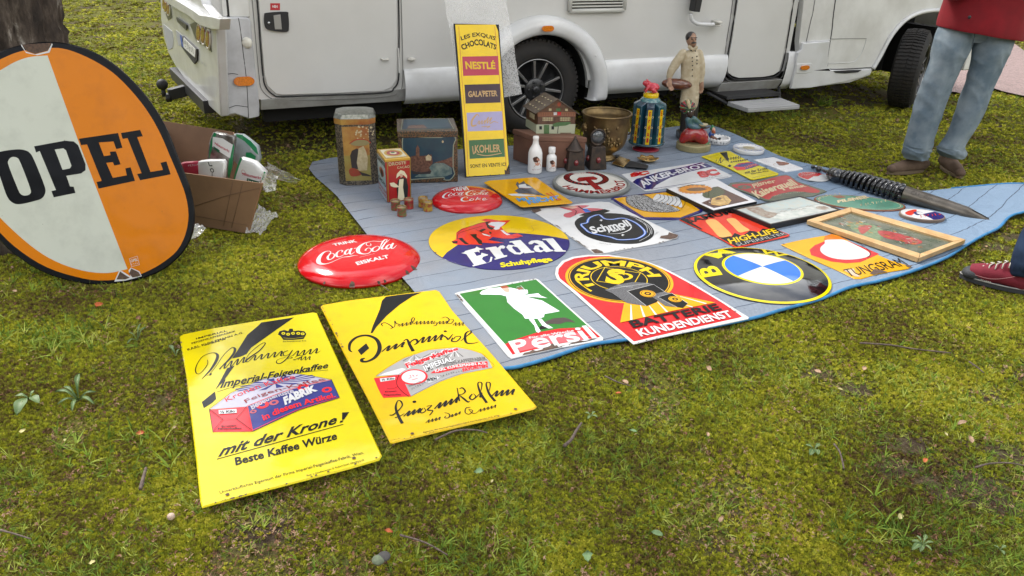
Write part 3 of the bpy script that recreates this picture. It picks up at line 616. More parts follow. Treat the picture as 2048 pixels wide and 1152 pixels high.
# ---- wheels
tyre=mat('tyre_rubber',(.010,.010,.010),.75,bump=.4,bscale=140,col2=(.02,.016,.013),vscale=9)
rimd=mat('rim_dark',(.015,.015,.016),.35,coat=.3);rimm=mat('rim_machined',(.34,.34,.34),.3,metal=.9)
def wheel(c,axis,R=.345,w=.215,flip=1):
    """c centre of outer face; axis points outward"""
    ax=np.asarray(axis,float);ax /= np.linalg.norm(ax);up=np.array([0,0,1.]);fd=np.cross(ax,up);fd /= np.linalg.norm(fd)
    wh=obj('wheel',M().lathe([(.225,-w),(.235,-w),(.30,-w+.005),(R-.03,-w+.02),(R-.014,-w+.045),(R-.014,-.045),(R-.03,-.02),(.30,-.002),(.25,0.0),(.235,-.012),(.225,-.03)],c,56,ax,False,False),tyre,van,smooth=True,label='tyre of the wheel')
    # tread blocks,chevron pattern
    m=M();nb=64
    for i in range(nb):
        th=2*PI*i/nb
        for j,(o0,o1) in enumerate(((-w+.028,-w+.072),(-w+.075,-w*.5-.004),(-w*.5+.004,-.075),(-.072,-.028))):
            sh=(.055 if j in (1,) else (-.055 if j == 2 else (.02 if j == 0 else -.02)));dt=PI/nb*.60;rr=R if j in (1,2) else R-.004
            def pt(o,t,r): tt=th+t+(sh*(o-(-w*.5))/.1);return c+ax*o+r*(math.cos(tt)*fd+math.sin(tt)*up)
            B0=[pt(o0,-dt,R-.03),pt(o1,-dt,R-.03),pt(o1,dt,R-.03),pt(o0,dt,R-.03)];T0=[pt(o0,-dt,rr-(.006 if j == 0 else 0)),pt(o1,-dt,rr-(.006 if j == 3 else 0)),pt(o1,dt,rr-(.006 if j == 3 else 0)),pt(o0,dt,rr-(.006 if j == 0 else 0))]
            m.hexa(B0,T0)
    obj('tread',m,tyre,wh,kind='stuff',weld=False)
    rim=obj('rim',M().lathe([(.232,-.012),(.230,-.004),(.222,-.006),(.215,-.03),(.205,-.10),(.06,-.10)],c,48,ax,False,False),rimd,wh,smooth=True)
    obj('rim_edge',M().lathe([(.2335,-.010),(.2335,-.002),(.226,-.002),(.226,-.010)],c,48,ax,False,False),rimm,wh,smooth=True)
    for i in range(5):
        th=2*PI*i/5+PI/2+.18
        for sgn in (-1,1):
            ms=M();a=th+sgn*.26;b=th+sgn*.16
            p0=c+ax*-.014+.228*(math.cos(a)*fd+math.sin(a)*up);p1=c+ax*-.03+.085*(math.cos(b+sgn*.05)*fd+math.sin(b+sgn*.05)*up);tdir=np.cross(ax,p0-p1);tdir /= np.linalg.norm(tdir)
            ms.hexa([p0-tdir*.012-ax*.03,p0+tdir*.012-ax*.03,p1+tdir*.014-ax*.03,p1-tdir*.014-ax*.03],[p0-tdir*.009,p0+tdir*.009,p1+tdir*.010,p1-tdir*.010]);obj('spoke',ms,rimm,wh,bev=.002)
    mh_=M();mh_.lathe([(.088,-.05),(.088,-.026),(.080,-.020),(.03,-.016)],c,28,ax);mh_.lathe([(.032,-.02),(.030,-.004),(.012,-.001)],c,20,ax)
    for i in range(5):
        th=2*PI*i/5;mh_.lathe([(.011,-.03),(.011,-.010),(.006,-.008)],c+.058*(math.cos(th)*fd+math.sin(th)*up),8,ax)
    obj('hub',mh_,rimd,wh,smooth=True);return wh
wheel(V3(0.02,.0,.37),-vn,R=.385)
wheel(V3(.02,2.15,.37),vn,R=.385)
ste=math.radians(35);wax=-vn*math.cos(ste)+ve*math.sin(ste)
fwc=G(1800,213);
wheel(np.array([fwc[0],fwc[1],.36])+wax*.12,wax,R=.362,w=.245);wheel(V3(3.85,2.1,.345),vn*math.cos(ste)-ve*math.sin(ste))
# ---- rear: moulded bumper traced on the tail plane
C0=V3(XR,0,0);_q=hitp(331,70,VA+vn*2.12,vn);C1=np.array([_q[0],_q[1],0]);re_=(C1-C0)/np.linalg.norm(C1-C0);rn=np.array([re_[1],-re_[0],0.]);rn=rn if rn@np.array([0,-1,0.]) > 0 else -rn     # outward normal
def R3(px,py,off=0.): return hitp(px,py,C0+rn*off,rn)
def rslab(name,pts,off,depth,ma,bev=.006,parent=van,sm=0,**kw):
    p=[R3(*q,off) for q in pts]
    if sm: p=smooth_pts(p,sm,True)
    return obj(name,M().prism(p,-rn*depth),ma,parent,bev=bev,**kw)
rl=np.linalg.norm(C1-C0)
m=M();m.prism([C0+np.array([0,0,.45])+re_*.02-rn*.03,C1+np.array([0,0,.45])-rn*.03,C1+np.array([0,0,top])-rn*.03,C0+np.array([0,0,top])+re_*.02-rn*.03],-rn*.04);obj('rear_wall',m,white,van)
bump=rslab('rear_bumper',[(441,234),(400,196),(372,162),(350,130),(336,104),(328,78),(322,40),(320,-40),(392,-40),(405,10),(432,42)],.035,.06,white2,.012,seg=3)
# ledge at the top of the bumper
rslab('bumper_ledge',[(420,58),(398,50),(380,34),(360,22),(340,10),(325,-2),(325,-14),(345,-4),(365,8),(385,20),(398,30),(420,33),(440,38),(438,60)],.075,.06,white2,.012,seg=3)
for q,nm in (([(380,48),(389,44),(404,50),(418,60),(423,104),(408,92),(392,82)],'lamp_recess'),([(325,-4),(333,2),(342,18),(344,36),(336,40),(328,22)],'lamp_recess')):
    rslab(nm,q,.038,.006,mat('recess_olive',(.085,.085,.06),.4),.001)
ring=mat('lamp_ring',(.7,.68,.62),.2,coat=.5);lens=mat('tail_lens',(.42,.13,.07),.12,coat=.8,var=.6,vscale=40)
for cx_,cy_,rx_,ry_ in ((399,66,4.5,19),(408,70,4.5,19.5),(417,78,4,19.5),(333,14,2.6,12),(338,19,2.6,12),(329,8,2.4,12)):
    pts=[R3(cx_+rx_*math.cos(t),cy_+ry_*math.sin(t),.040) for t in np.linspace(0,2*PI,22)[:-1]]
    tl=obj('tail_lamp',M().prism([mix(p,sum(pts)/21,.15) for p in pts],rn*.01),lens,van,bev=.003);obj('lamp_ring',M().tube(pts,.008,6,closed=True),ring,tl,smooth=True)
pl_=rslab('plate_holder',[(362,93),(366,72),(394,98),(394,120),(388,128)],.045,.012,black,.002)
p1,p2,p3,p4=R3(364.5,92,.0455),R3(390.5,115,.0455),R3(391.5,98,.0455),R3(368,75,.0455)
obj('number_plate',M().prism([p1,p2,p3,p4],rn*.003),mat('plate_white',(.72,.72,.70),.35),pl_)
S=Sheet(p1+rn*.0035,p2-p1,p4-p1);bluep=mat('plate_blue',(.02,.08,.4),.4);ink=mat('ink_black',(.012,.012,.013),.45)
pu,pv=np.linalg.norm(p2-p1),abs((p4-p1)@S.ey)
S.polyuv('plate_band',bluep,[(0,0),(pu*.14,0),(pu*.14,pv),(0,pv)],1);S.txtuv('plate_lettering',ink,'~7',[(pu*.18,pv*.15),(pu*.97,pv*.15),(pu*.97,pv*.85),(pu*.18,pv*.85)],bold=.02);S.finish(pl_)
rslab('badge_strip',[(352,34),(354,43),(372,61),(373,50)],.048,.006,mat('badge_black',(.03,.03,.03),.4),.001)
S=Sheet(R3(353,42,.0485),R3(372,58.5,.0485)-R3(353,42,.0485),(0,0,1));silver=mat('badge_silver',(.4,.4,.4),.3,metal=.8)
S.txt('badge_lettering',silver,'~8',[(353.5,41.5),(371.5,58.5),(371.5,52),(353.5,36.5)],bold=.02);S.finish(bpy.data.objects['badge_strip'])
S=Sheet(R3(402,128,.037),R3(412,134,.037)-R3(402,128,.037),(0,0,1));S.txt('badge_lettering',mat('badge_blue',(.03,.05,.12),.4),'~6',[(402,127),(412.5,134),(412.5,129),(402,122)],bold=.01);S.finish(bump)
for q in ([(327,48),(343,62),(347,82),(345,96),(337,100),(330,72)],[(352,60),(366,72),(362,88),(358,93),(354,80)]):
    rslab('bumper_recess',q,.037,.004,mat('recess_grey',(.33,.34,.36),.5),.001)
# corner moulding seen from the side
slab('corner_moulding',[(424,38),(440,34),(496,35),(501,41),(505,80),(511,140),(519,210),(519,233),(497,238),(470,228),(441,234),(437,200),(430,120),(424,60)],-.03,.03,mat('moulding_white',(.52,.525,.54),.4,col2=(.40,.40,.41),vscale=7,detail=9),.012,seg=3)
vline('moulding_crack',[(477,36),(481,60),(487,110),(492,150),(495,190),(497,236)],-.0305,.0022,gap);vline('moulding_crack',[(452,108),(447,125),(448,144),(442,152),(441,165),(444,173)],-.0305,.002,gap);vline('moulding_crack',[(448,145),(456,148),(466,147),(476,149)],-.0305,.002,gap)
vline('moulding_crack',[(458,216),(472,211),(482,212),(496,214)],-.0305,.002,gap)
vline('wall_joint',[(452,-60),(454,0),(455,30)],.002,.012,gap);slab('corner_profile',[(438,-60),(443,0),(446,34),(500,34),(506,-60)],-.006,.03,white,.004)
a,b=vp(494,86,-.04);obj('reflector_dome',M().ell(V3(a,-.03,b),(.036,.022,.036),18),mat('cream_dome',(.68,.66,.58),.3),van,smooth=True)
sidelamp((488,162),.066,.030,-.034)
# tow bar
def rb(name,A,B,w,h,ma): 
    A=np.asarray(A);B=np.asarray(B);e=(B-A)/2;sdn=np.cross(e,(0,0,1));sdn /= np.linalg.norm(sdn);return obj(name,M().box((A+B)/2,e,sdn*w,(0,0,h)),ma,van,bev=.004)
tb0=C0+re_*.30+np.array([0,0,.33])+rn*.03;tb1=C0+re_*(rl*.80)+np.array([0,0,.33])+rn*.03
rb('tow_bar',tb0,tb1,.04,.045,blackp)
mm_=mix(tb0,tb1,.55);rb('tow_neck',mm_-np.array([0,0,.02]),mm_+rn*.16-np.array([0,0,.05]),.035,.04,blackp)
m=M();tbp=mm_+rn*.19;m.tube([tbp-np.array([0,0,.06]),tbp+np.array([0,0,.0])],.016,10);m.ell(tbp+np.array([0,0,.03]),.042,16);m.box(tbp-np.array([0,0,.07])-rn*.03,ve*.02,vn*.05,(0,0,.025));obj('tow_ball',m,black,van,smooth=True)
# ================================================================== ENAMEL SIGNS LYING ON THE GROUND
def txtcurve(S,part,ma,t,base,top,bold=.0,lay=2):
    V,F=textmesh(t,bold);B=np.array(smooth_pts(S.uvs(base),8));T=np.array(smooth_pts(S.uvs(top),8))
    x0,x1=V[:,0].min(),V[:,0].max();a=(V[:,0]-x0)/(x1-x0);b=V[:,1]/CAPH
    def ev(Q,a): L_=np.r_[0,np.cumsum(np.linalg.norm(np.diff(Q,axis=0),axis=1))];L_ /= L_[-1];return np.stack([np.interp(a,L_,Q[:,0]),np.interp(a,L_,Q[:,1])],-1)
    p,q=ev(B,a),ev(T,a);S.raw(part,ma,p+(q-p)*b[:,None],F,lay)
def zig(S,part,ma,p0,p1,n,up,w,lay=2):
    """run of joined script letters: n humps from p0 to p1"""
    p0,p1,up=map(lambda q: np.asarray(q,float),(p0,p1,up));pts=[];ws=[]
    for i in range(n):
        a=p0+(p1-p0)*i/n;d=(p1-p0)/n;pts += [a,a+d*.42+up,a+d*.62+up*.9,a+d*.72];ws += [w*.6,w*.6,w,w]
    pts.append(p1);ws.append(w*.4);S.line(part,ma,pts,[q/S.z[2] for q in ws],lay,smooth=3)
def ln(S,part,ma,pts,ws,lay=2,**k):
    """stroke with widths given in the zoomed pixels of the tracing"""
    ws=[ws]*len(pts) if np.isscalar(ws) else ws
    S.line(part,ma,pts,[q/S.z[2] for q in ws],lay,**k)
def ang(S,c,x,y): q=S.uv(x,y)-c;return math.atan2(q[1],q[0])
def gsheet(bl,br,z=.016,h=None,sub=0.):
    a,b=G(*bl,z),G(*br,z);e=b-a;e[2]=0;return Sheet(a,e,np.cross((0,0,1.),e),h,sub)
YEL=enamel('enamel_lemon',(.64,.53,.004));YEL2=enamel('enamel_yellow',(.66,.44,.003));YOR=enamel('enamel_golden',(.64,.32,.004));INK=enamel('enamel_black',(.008,.008,.009),.12,.2)
WHT=enamel('enamel_white',(.60,.60,.595));RED=enamel('enamel_red',(.50,.004,.008),.09,.4,.35);RED2=enamel('enamel_orange_red',(.60,.035,.015));NAVY=enamel('enamel_navy',(.018,.012,.12));BLU=enamel('enamel_blue',(.03,.15,.58))
GRN=enamel('enamel_green',(.025,.16,.022));GRY=enamel('enamel_grey',(.36,.35,.34));CRM=enamel('enamel_cream',(.62,.60,.50));ORG=enamel('enamel_orange',(.62,.185,.001));CRMW=enamel('enamel_offwhite',(.54,.56,.49))
RUST=mat('rust_chip',(.055,.035,.028),.85,col2=(.12,.07,.045),vscale=90,bump=.5,bscale=300);DRED=enamel('enamel_dark_red',(.26,.012,.012));PINK=enamel('enamel_pink',(.50,.10,.12));LBL=enamel('enamel_pale_blue',(.50,.60,.72));SKIN=enamel('enamel_skin',(.62,.36,.27));LIL=enamel('enamel_lilac',(.36,.33,.52))
backm=mat('sheet_back',(.10,.09,.08),.6)
def edge_chips(S,part,pts,n,r,lay=5,seed=1):
    rr=random.Random(seed);P=S.uvs(pts)
    for _ in range(n):
        i=rr.randrange(len(P)-1);t=rr.random();c=P[i]*(1-t)+P[i+1]*t;q=r*rr.uniform(.3,1)
        S.polyuv(part,RUST,[c+np.array([math.cos(a),math.sin(a)])*q*rr.uniform(.5,1.1) for a in np.linspace(0,2*PI,9)[:-1]],lay)
# ---- first Imperial sign
S=gsheet((403,1012),(764,912),.022);t=thing('enamel_sign','yellow enamel sign with black lightning bolt and blue and red coffee packet, nearest the camera','enamel sign',S.P(.25,.5));S.z=(340,610,5.689)
S.z=(0,0,1.)
out=S.uvs([(403,1012),(404,1014),(480,993),(600,962),(700,936),(758,919),(764,910),(720,815),(640,640),(634,625),(626,624),(520,640),(420,657),(366,668),(359,672),(363,700),(372,750),(380,820),(392,920),(400,1000)])
plate(S,'sheet_metal',YEL,t,out,.005,.004)
edge_chips(S,'chipped_edge',[(361,674),(366,715),(375,790)],14,.006,seed=4);edge_chips(S,'chipped_edge',[(410,1011),(560,972),(760,914)],22,.005,seed=5)
for q in ((708,917),(455,990)): S.ellipse('rivet_hole',RUST,S.uv(*q),.006,lay=6,n=14)
S.Z(340,610,5.689)
S.poly('lightning_bolt',INK,[(1412,142),(1040,200),(1005,235),(880,340),(780,500),(705,610),(800,590),(870,560),(925,485),(1060,390),(1200,290)],1)
S.poly('lightning_bolt',INK,[(735,690),(650,720),(575,860),(518,962),(600,880)],1);S.poly('lightning_bolt',INK,[(512,985),(362,1105),(385,1175),(480,1115),(525,1070)],1)
for tx,q in (('IMPERIAL',[(300,393),(655,300),(650,284),(296,377)]),('FEIGENKAFFEEFABRIK',[(250,448),(748,305),(745,288),(243,430)]),('KARL KUHLEMANN A.G.',[(205,522),(835,322),(828,304),(190,500)]),('WIEN X',[(385,470),(640,395),(634,380),(378,455)])): S.txt('lettering',INK,tx,q,bold=.012)
ln(S,'script_lettering',INK,[(425,625),(430,665),(400,720),(345,778),(305,782),(290,740),(312,670),(370,590),(450,553),(510,547),(542,575),(525,640),(465,735),(410,795),(365,842)],[6,8,10,8,10,12,9,9,9,16,30,34,26,14,5])
ln(S,'script_lettering',INK,[(405,800),(440,800),(470,782),(460,800),(452,790),(520,705),(600,585),(670,512),(715,485),(740,505),(722,560),(650,645),(560,730)],[5,6,12,10,6,6,7,8,14,28,30,24,8])
zig(S,'script_lettering',INK,(565,735),(850,650),4,(28,-62),17);ln(S,'script_lettering',INK,[(850,650),(900,560),(1000,470),(1065,432),(1082,446),(1020,520),(920,590),(865,635),(880,650),(920,622)],[5,7,8,8,12,18,22,22,12,5])
zig(S,'script_lettering',INK,(905,635),(1280,575),5,(26,-52),17);ln(S,'script_lettering',INK,[(1340,520),(1290,545),(1300,580),(1350,565),(1395,515),(1330,610),(1260,665),(1215,660),(1235,620),(1400,575)],[12,12,10,7,8,14,14,10,5,4])
zig(S,'script_lettering',INK,(1395,580),(1680,545),4,(26,-50),17);ln(S,'script_lettering',INK,[(1680,545),(1715,522)],[8,3])
S.ellipse('script_lettering',INK,S.uv(1365,604),.010,.007,lay=2,inner=.7,n=16);ln(S,'script_lettering',INK,[(1420,600),(1450,580),(1510,580),(1450,612),(1405,625),(1430,632)],[5,8,8,12,6,4]);zig(S,'script_lettering',INK,(1455,628),(1600,622),3,(14,-34),12)
S.txt('lettering',INK,'Imperial-Feigenkaffee',[(570,945),(1800,715),(1800,655),(585,858)],bold=.022,shear=.25);ln(S,'lettering',INK,[(535,992),(700,940),(1100,840),(1500,770),(1800,742)],6)
S.txt('lettering',INK,'Schutzmarke',[(1285,425),(1550,415),(1550,398),(1283,408)])
# crown
S.poly('crown_emblem',INK,[(1290,398),(1255,350),(1228,338),(1245,300),(1300,285),(1345,300),(1362,270),(1395,270),(1405,300),(1460,290),(1530,300),(1552,330),(1520,388),(1400,398)],1)
for q in ((1290,325),(1345,335),(1400,325),(1460,325),(1510,330)): S.ellipse('crown_emblem',YEL,S.uv(*q),.0075,.012,lay=2,n=12,inner=.35)
ln(S,'crown_emblem',YEL,[(1290,378),(1400,384),(1520,368)],5,lay=3)
# packet
S.Z(390,740,4.113);PKB=enamel('packet_blue',(.035,.04,.20));PKR=enamel('packet_red',(.70,.02,.03));PKW=enamel('packet_white',(.46,.44,.52))
S.poly('packet_picture',PKB,[(430,300),(800,160),(1122,83),(1190,230),(860,330),(475,508)],1);S.poly('packet_picture',PKW,[(120,325),(300,190),(560,75),(800,28),(960,50),(1122,83),(800,160),(430,302)],1)
S.poly('packet_picture',PKR,[(118,328),(428,303),(472,508),(148,512)],1)
cc=(660,110)
for k in range(14):
    a=2*PI*k/14;b=a+.2;S.poly('packet_picture',PKB,[cc,(cc[0]+math.cos(a)*(330 if math.cos(a) < 0 else 330),cc[1]+math.sin(a)*42-math.cos(a)*55),(cc[0]+math.cos(b)*330,cc[1]+math.sin(b)*42-math.cos(b)*55)],2)
txtcurve(S,'packet_picture',PKR,'Kronen Kaffee',[(260,265),(500,165),(830,70)],[(240,235),(480,130),(800,42)],.0,4);txtcurve(S,'packet_picture',DRED,'Feigen-Kaffee',[(420,275),(620,195),(1080,85)],[(400,250),(600,172),(1040,66)],.0,4)
txtcurve(S,'packet_picture',PKW,'Bedeutendste',[(470,330),(640,240),(820,188)],[(450,290),(620,205),(800,155)],.03,5);txtcurve(S,'packet_picture',WHT,'FABRIK',[(740,290),(880,225),(1010,170)],[(725,235),(860,170),(985,130)],.06,6)
txtcurve(S,'packet_picture',PKR,'in diesem Artikel.',[(565,420),(800,320),(1160,225)],[(545,375),(780,280),(1145,190)],.03,5)
for q,r_ in (((555,290),.022),((650,270),.016),((890,145),.02),((1085,165),.018),((480,345),.011)): S.ellipse('packet_picture',PKR if r_ > .017 else PINK,S.uv(*q),r_,lay=3,inner=.45,n=20)
for a_ in ([(470,505),(860,328),(1188,230)],[(430,302),(800,160),(1122,84)],[(432,305),(474,505)]): ln(S,'packet_picture',PKR,a_,7,lay=7)
for a_ in ([(120,328),(230,410),(340,405),(425,306)],[(230,410),(150,505)],[(340,405),(468,500)],[(120,325),(300,190),(560,75),(800,28),(1122,83),(1190,230),(860,332),(475,511),(148,515),(118,328)]): ln(S,'packet_picture',INK,a_,4,lay=8,smooth=0)
S.poly('packet_picture',WHT,[(195,335),(342,325),(345,358),(198,368)],6);S.txt('packet_picture',INK,'½ Kilo',[(208,362),(330,352),(328,333),(206,342)],bold=.03,lay=7);S.txt('packet_picture',INK,'Kronen-',[(220,475),(350,466),(348,452),(218,460)],lay=7,bold=.02);S.txt('packet_picture',INK,'Feigenkaffee',[(190,495),(385,490),(383,476),(188,480)],lay=7,bold=.02)
S.txt('lettering',INK,'mit der Krone',[(190,715),(1165,440),(1170,370),(225,625)],bold=.025,shear=.22);ln(S,'lettering',INK,[(180,735),(1220,448)],9)
S.poly('lettering',INK,[(1210,352),(1268,348),(1228,408),(1210,412)],2);S.poly('lettering',INK,[(1195,420),(1222,415),(1212,432),(1190,436)],2)
S.txt('lettering',INK,'Beste Kaffee Würze',[(335,785),(1170,570),(1165,510),(325,725)],bold=.028)
S.txt('lettering',INK,'Unverkäufliches Eigentum der Firma Imperial-Feigenkaffee-Fabrik, Wien.',[(205,1020),(1390,690),(1380,668),(200,998)],bold=.002);S.txt('lettering',INK,'Reis- u. Emaillierwerke G. Robert Dold, Offenburg i.B.',[(920,878),(1395,745),(1390,732),(918,864)]);S.txt('lettering',INK,'~10',[(222,1083),(410,1045),(408,1030),(220,1068)])
S.finish(t)
# ---- second Imperial sign
S=gsheet((780,884),(1074,813),.026);t=thing('enamel_sign','yellow enamel sign with old German handwriting and a grey coffee packet','enamel sign',S.P(.25,.5))
out=S.uvs([(780,884),(785,885),(900,857),(1000,834),(1068,817),(1074,812),(980,702),(905,620),(880,583),(872,579),(780,590),(700,600),(646,609),(641,612),(690,710),(740,805)])
plate(S,'sheet_metal',YEL2,t,out,.005,.004);edge_chips(S,'chipped_edge',[(643,612),(665,650),(690,705)],16,.006,seed=2);edge_chips(S,'chipped_edge',[(785,883),(900,857),(1070,815)],14,.004,seed=8)
for q in ((824.5,868),(1031,819)): S.ellipse('rivet_hole',RUST,S.uv(*q),.006,lay=6,n=14)
S.Z(640,570,5.689)
S.poly('lightning_bolt',INK,[(748,135),(900,112),(1160,84),(1050,130),(900,230),(760,350),(640,480),(600,545),(575,550),(600,470),(680,280),(705,180)],1)
ln(S,'script_lettering',INK,[(365,765),(335,735),(345,660),(420,595),(530,575),(630,610),(675,680),(670,760),(620,830),(540,870),(480,870),(478,845),(510,835)],[12,26,34,36,38,40,46,46,40,34,40,36,20])
S.poly('script_lettering',INK,[(430,745),(525,665),(560,720),(468,800)],2)
zig(S,'script_lettering',INK,(705,760),(950,700),3,(40,-55),26);ln(S,'script_lettering',INK,[(950,640),(990,620),(1020,680),(1060,755)],[10,20,36,40]);ln(S,'script_lettering',INK,[(1010,690),(1040,640),(1090,620),(1110,655),(1070,685)],[10,18,28,26,8])
zig(S,'script_lettering',INK,(1110,660),(1390,620),4,(32,-58),24);ln(S,'script_lettering',INK,[(1370,610),(1400,580),(1440,600),(1460,620),(1510,560)],[10,22,20,22,8]);S.ellipse('script_lettering',INK,S.uv(1425,528),.007,lay=2,n=12)
ln(S,'script_lettering',INK,[(1510,600),(1500,640),(1560,640),(1600,590),(1545,590),(1520,620)],[16,22,16,14,12,10],closed=False);ln(S,'script_lettering',INK,[(1600,640),(1660,590),(1720,540),(1700,525),(1660,550),(1650,610),(1670,660),(1740,665),(1805,650)],[6,12,20,14,22,30,26,16,5])
ln(S,'script_lettering',INK,[(715,470),(700,445),(740,430),(800,460),(825,485),(800,500),(850,470),(850,410),(870,440),(905,450),(880,470)],[6,14,10,12,14,6,8,10,12,10,5]);zig(S,'script_lettering',INK,(900,475),(1040,450),3,(16,-32),13)
ln(S,'script_lettering',INK,[(1040,450),(1075,390),(1060,372),(1040,400),(1060,440)],[5,10,9,14,8]);zig(S,'script_lettering',INK,(1065,448),(1280,440),5,(16,-30),13);ln(S,'script_lettering',INK,[(1310,410),(1290,440),(1330,430),(1320,460),(1290,465)],[8,10,8,12,6]);zig(S,'script_lettering',INK,(1330,445),(1450,440),3,(14,-28),12)
ln(S,'script_lettering',INK,[(1385,380),(1430,365),(1470,395),(1450,430),(1490,440),(1520,400),(1480,390)],[6,10,14,12,9,9,5]);zig(S,'script_lettering',INK,(1510,460),(1635,460),3,(14,-30),12)
S.Z(730,690,5.689);PKG=enamel('packet_grey',(.34,.33,.32));PKD=enamel('packet_dark',(.10,.09,.09))
S.poly('packet_picture',PKG,[(120,360),(260,260),(450,150),(720,60),(1050,30),(1200,60),(1325,102),(1410,180),(1450,262),(1100,330),(850,420),(520,588),(400,340)],1)
S.poly('packet_picture',PKR,[(100,380),(385,340),(410,345),(525,588),(440,590),(210,605),(180,560),(150,500)],2)
for q in [((560,110),80),((800,70),90),((1020,60),60)]:
    for k in range(5): ln(S,'packet_picture',WHT if k % 2 else PKD,[q[0],(q[0][0]-q[1]*1.6+k*q[1]*.8,q[0][1]+75)],[4,12],lay=2)
S.poly('packet_picture',WHT,[(225,320),(420,265),(470,275),(380,335),(150,355)],2)
txtcurve(S,'packet_picture',WHT,'Feigenkaffee',[(480,270),(760,160),(1060,60)],[(450,215),(740,110),(1050,20)],.11,3);txtcurve(S,'packet_picture',PKR,'Feigenkaffee',[(482,268),(762,158),(1062,58)],[(452,219),(742,114),(1050,24)],.03,4)
txtcurve(S,'packet_picture',PKD,'IMPERIAL-',[(690,305),(880,225),(1040,180)],[(660,245),(850,170),(1020,130)],.10,3);txtcurve(S,'packet_picture',WHT,'IMPERIAL-',[(688,303),(878,223),(1038,178)],[(658,247),(848,172),(1018,132)],.03,4)
txtcurve(S,'packet_picture',PKD,'FEIGEN-KAFFEEFABRIK',[(900,255),(1100,205),(1390,175)],[(890,225),(1090,170),(1370,135)],.02,3);S.poly('packet_picture',PKR,[(745,325),(800,285),(1100,215),(1390,190),(1400,225),(1100,262),(850,320)],3)
txtcurve(S,'packet_picture',WHT,'KARL KUHLEMANN A.G.',[(800,315),(1050,258),(1390,222)],[(790,285),(1040,228),(1375,196)],.03,4);txtcurve(S,'packet_picture',PKR,'FAVORITEN',[(1115,310),(1260,275),(1400,258)],[(1105,275),(1245,240),(1390,225)],.05,4)
S.ellipse('packet_picture',PKR,S.uv(553,366),.052,lay=3,n=30);S.ellipse('packet_picture',WHT,S.uv(553,366),.044,lay=4,n=30);
for a_ in ([(495,385),(530,375)],[(540,345),(560,365)],[(580,360),(600,345)],[(530,405),(600,385)],[(510,350),(525,365)]): ln(S,'packet_picture',PKR,a_,9,lay=5)
S.poly('packet_picture',WHT,[(680,425),(760,370),(860,360),(820,400),(730,435)],4);S.txt('packet_picture',INK,'WIEN',[(705,425),(815,400),(810,368),(700,392)],bold=.04,lay=5)
txtcurve(S,'packet_picture',PKD,'~22',[(530,520),(800,400),(1110,310)],[(515,495),(780,370),(1100,285)],.01,4);txtcurve(S,'packet_picture',PKD,'Schutzmarke',[(500,480),(560,460),(640,425)],[(495,460),(550,440),(630,405)],.01,4)
S.poly('packet_picture',WHT,[(168,385),(345,368),(340,400),(178,424)],4);S.txt('packet_picture',INK,'½ Kilo',[(190,412),(335,395),(332,374),(188,390)],bold=.03,lay=5);S.txt('packet_picture',INK,'Kronen-',[(230,545),(370,535),(365,518),(228,528)],lay=5,bold=.01);S.txt('packet_picture',INK,'Feigenkaffee',[(215,580),(410,575),(408,560),(213,565)],lay=5,bold=.01)
ln(S,'packet_picture',INK,[(385,345),(362,410),(370,470),(430,540),(500,590)],6,lay=5);ln(S,'packet_picture',INK,[(370,480),(320,500),(250,500)],4,lay=5)
ln(S,'packet_picture',INK,[(120,360),(260,260),(450,150),(720,60),(1050,30),(1200,60),(1325,102),(1410,180),(1450,262),(1100,330),(850,420),(520,590)],3,lay=6)
K=INK
ln(S,'script_lettering',K,[(280,800),(330,790),(420,700),(410,645),(370,640),(350,720),(385,820),(425,895)],[16,18,14,18,12,26,34,36]);ln(S,'script_lettering',K,[(340,830),(400,810),(450,780)],[14,14,6])
zig(S,'script_lettering',K,(440,815),(620,770),3,(34,-52),24);S.ellipse('script_lettering',K,S.uv(562,648),.007,lay=2,n=12);ln(S,'script_lettering',K,[(660,720),(630,760),(650,775),(690,750),(670,715)],[10,18,16,12,8]);ln(S,'script_lettering',K,[(700,700),(760,690),(710,740),(770,750),(740,795),(730,800)],[8,12,20,16,12,8])
zig(S,'script_lettering',K,(790,730),(1050,650),4,(34,-60),25);ln(S,'script_lettering',K,[(1050,650),(1060,560),(1048,490),(1075,640)],[6,10,10,18]);ln(S,'script_lettering',K,[(1075,500),(1110,490),(1140,530),(1110,560),(1075,570),(1120,610),(1170,650),(1190,640)],[10,20,18,12,10,26,22,8])
ln(S,'script_lettering',K,[(1220,560),(1190,600),(1220,625),(1260,590),(1235,555)],[14,22,18,14,8]);zig(S,'script_lettering',K,(1250,610),(1330,590),1,(30,-50),22)
for dx in (0,95): ln(S,'script_lettering',K,[(1320+dx,520),(1340+dx-10,440),(1310+dx-15,425),(1285+dx,460),(1320+dx,560),(1385+dx,660-dx*.2)],[8,16,12,18,30,32])
zig(S,'script_lettering',K,(1440,585),(1690,560),4,(32,-55),24)
zig(S,'script_lettering',K,(690,890),(855,850),4,(18,-32),12);ln(S,'script_lettering',K,[(905,770),(960,790),(950,830),(905,830),(925,805)],[6,12,12,10,5]);zig(S,'script_lettering',K,(955,830),(1085,785),3,(18,-30),12)
ln(S,'script_lettering',K,[(1200,710),(1150,720),(1140,770),(1185,790),(1225,750),(1180,735),(1230,780),(1280,770)],[8,12,12,10,10,6,10,5]);zig(S,'script_lettering',K,(1280,765),(1490,710),5,(16,-30),11)
S.txt('lettering',INK,'Eigentum der Imperial-Feigenkaffee-Fabrik Karl Kuhlemann A.G. Wien',[(665,1003),(1530,808),(1527,793),(662,988)],bold=.004);S.txt('lettering',INK,'~8',[(290,1095),(405,1070),(403,1055),(288,1080)])
S.finish(t)
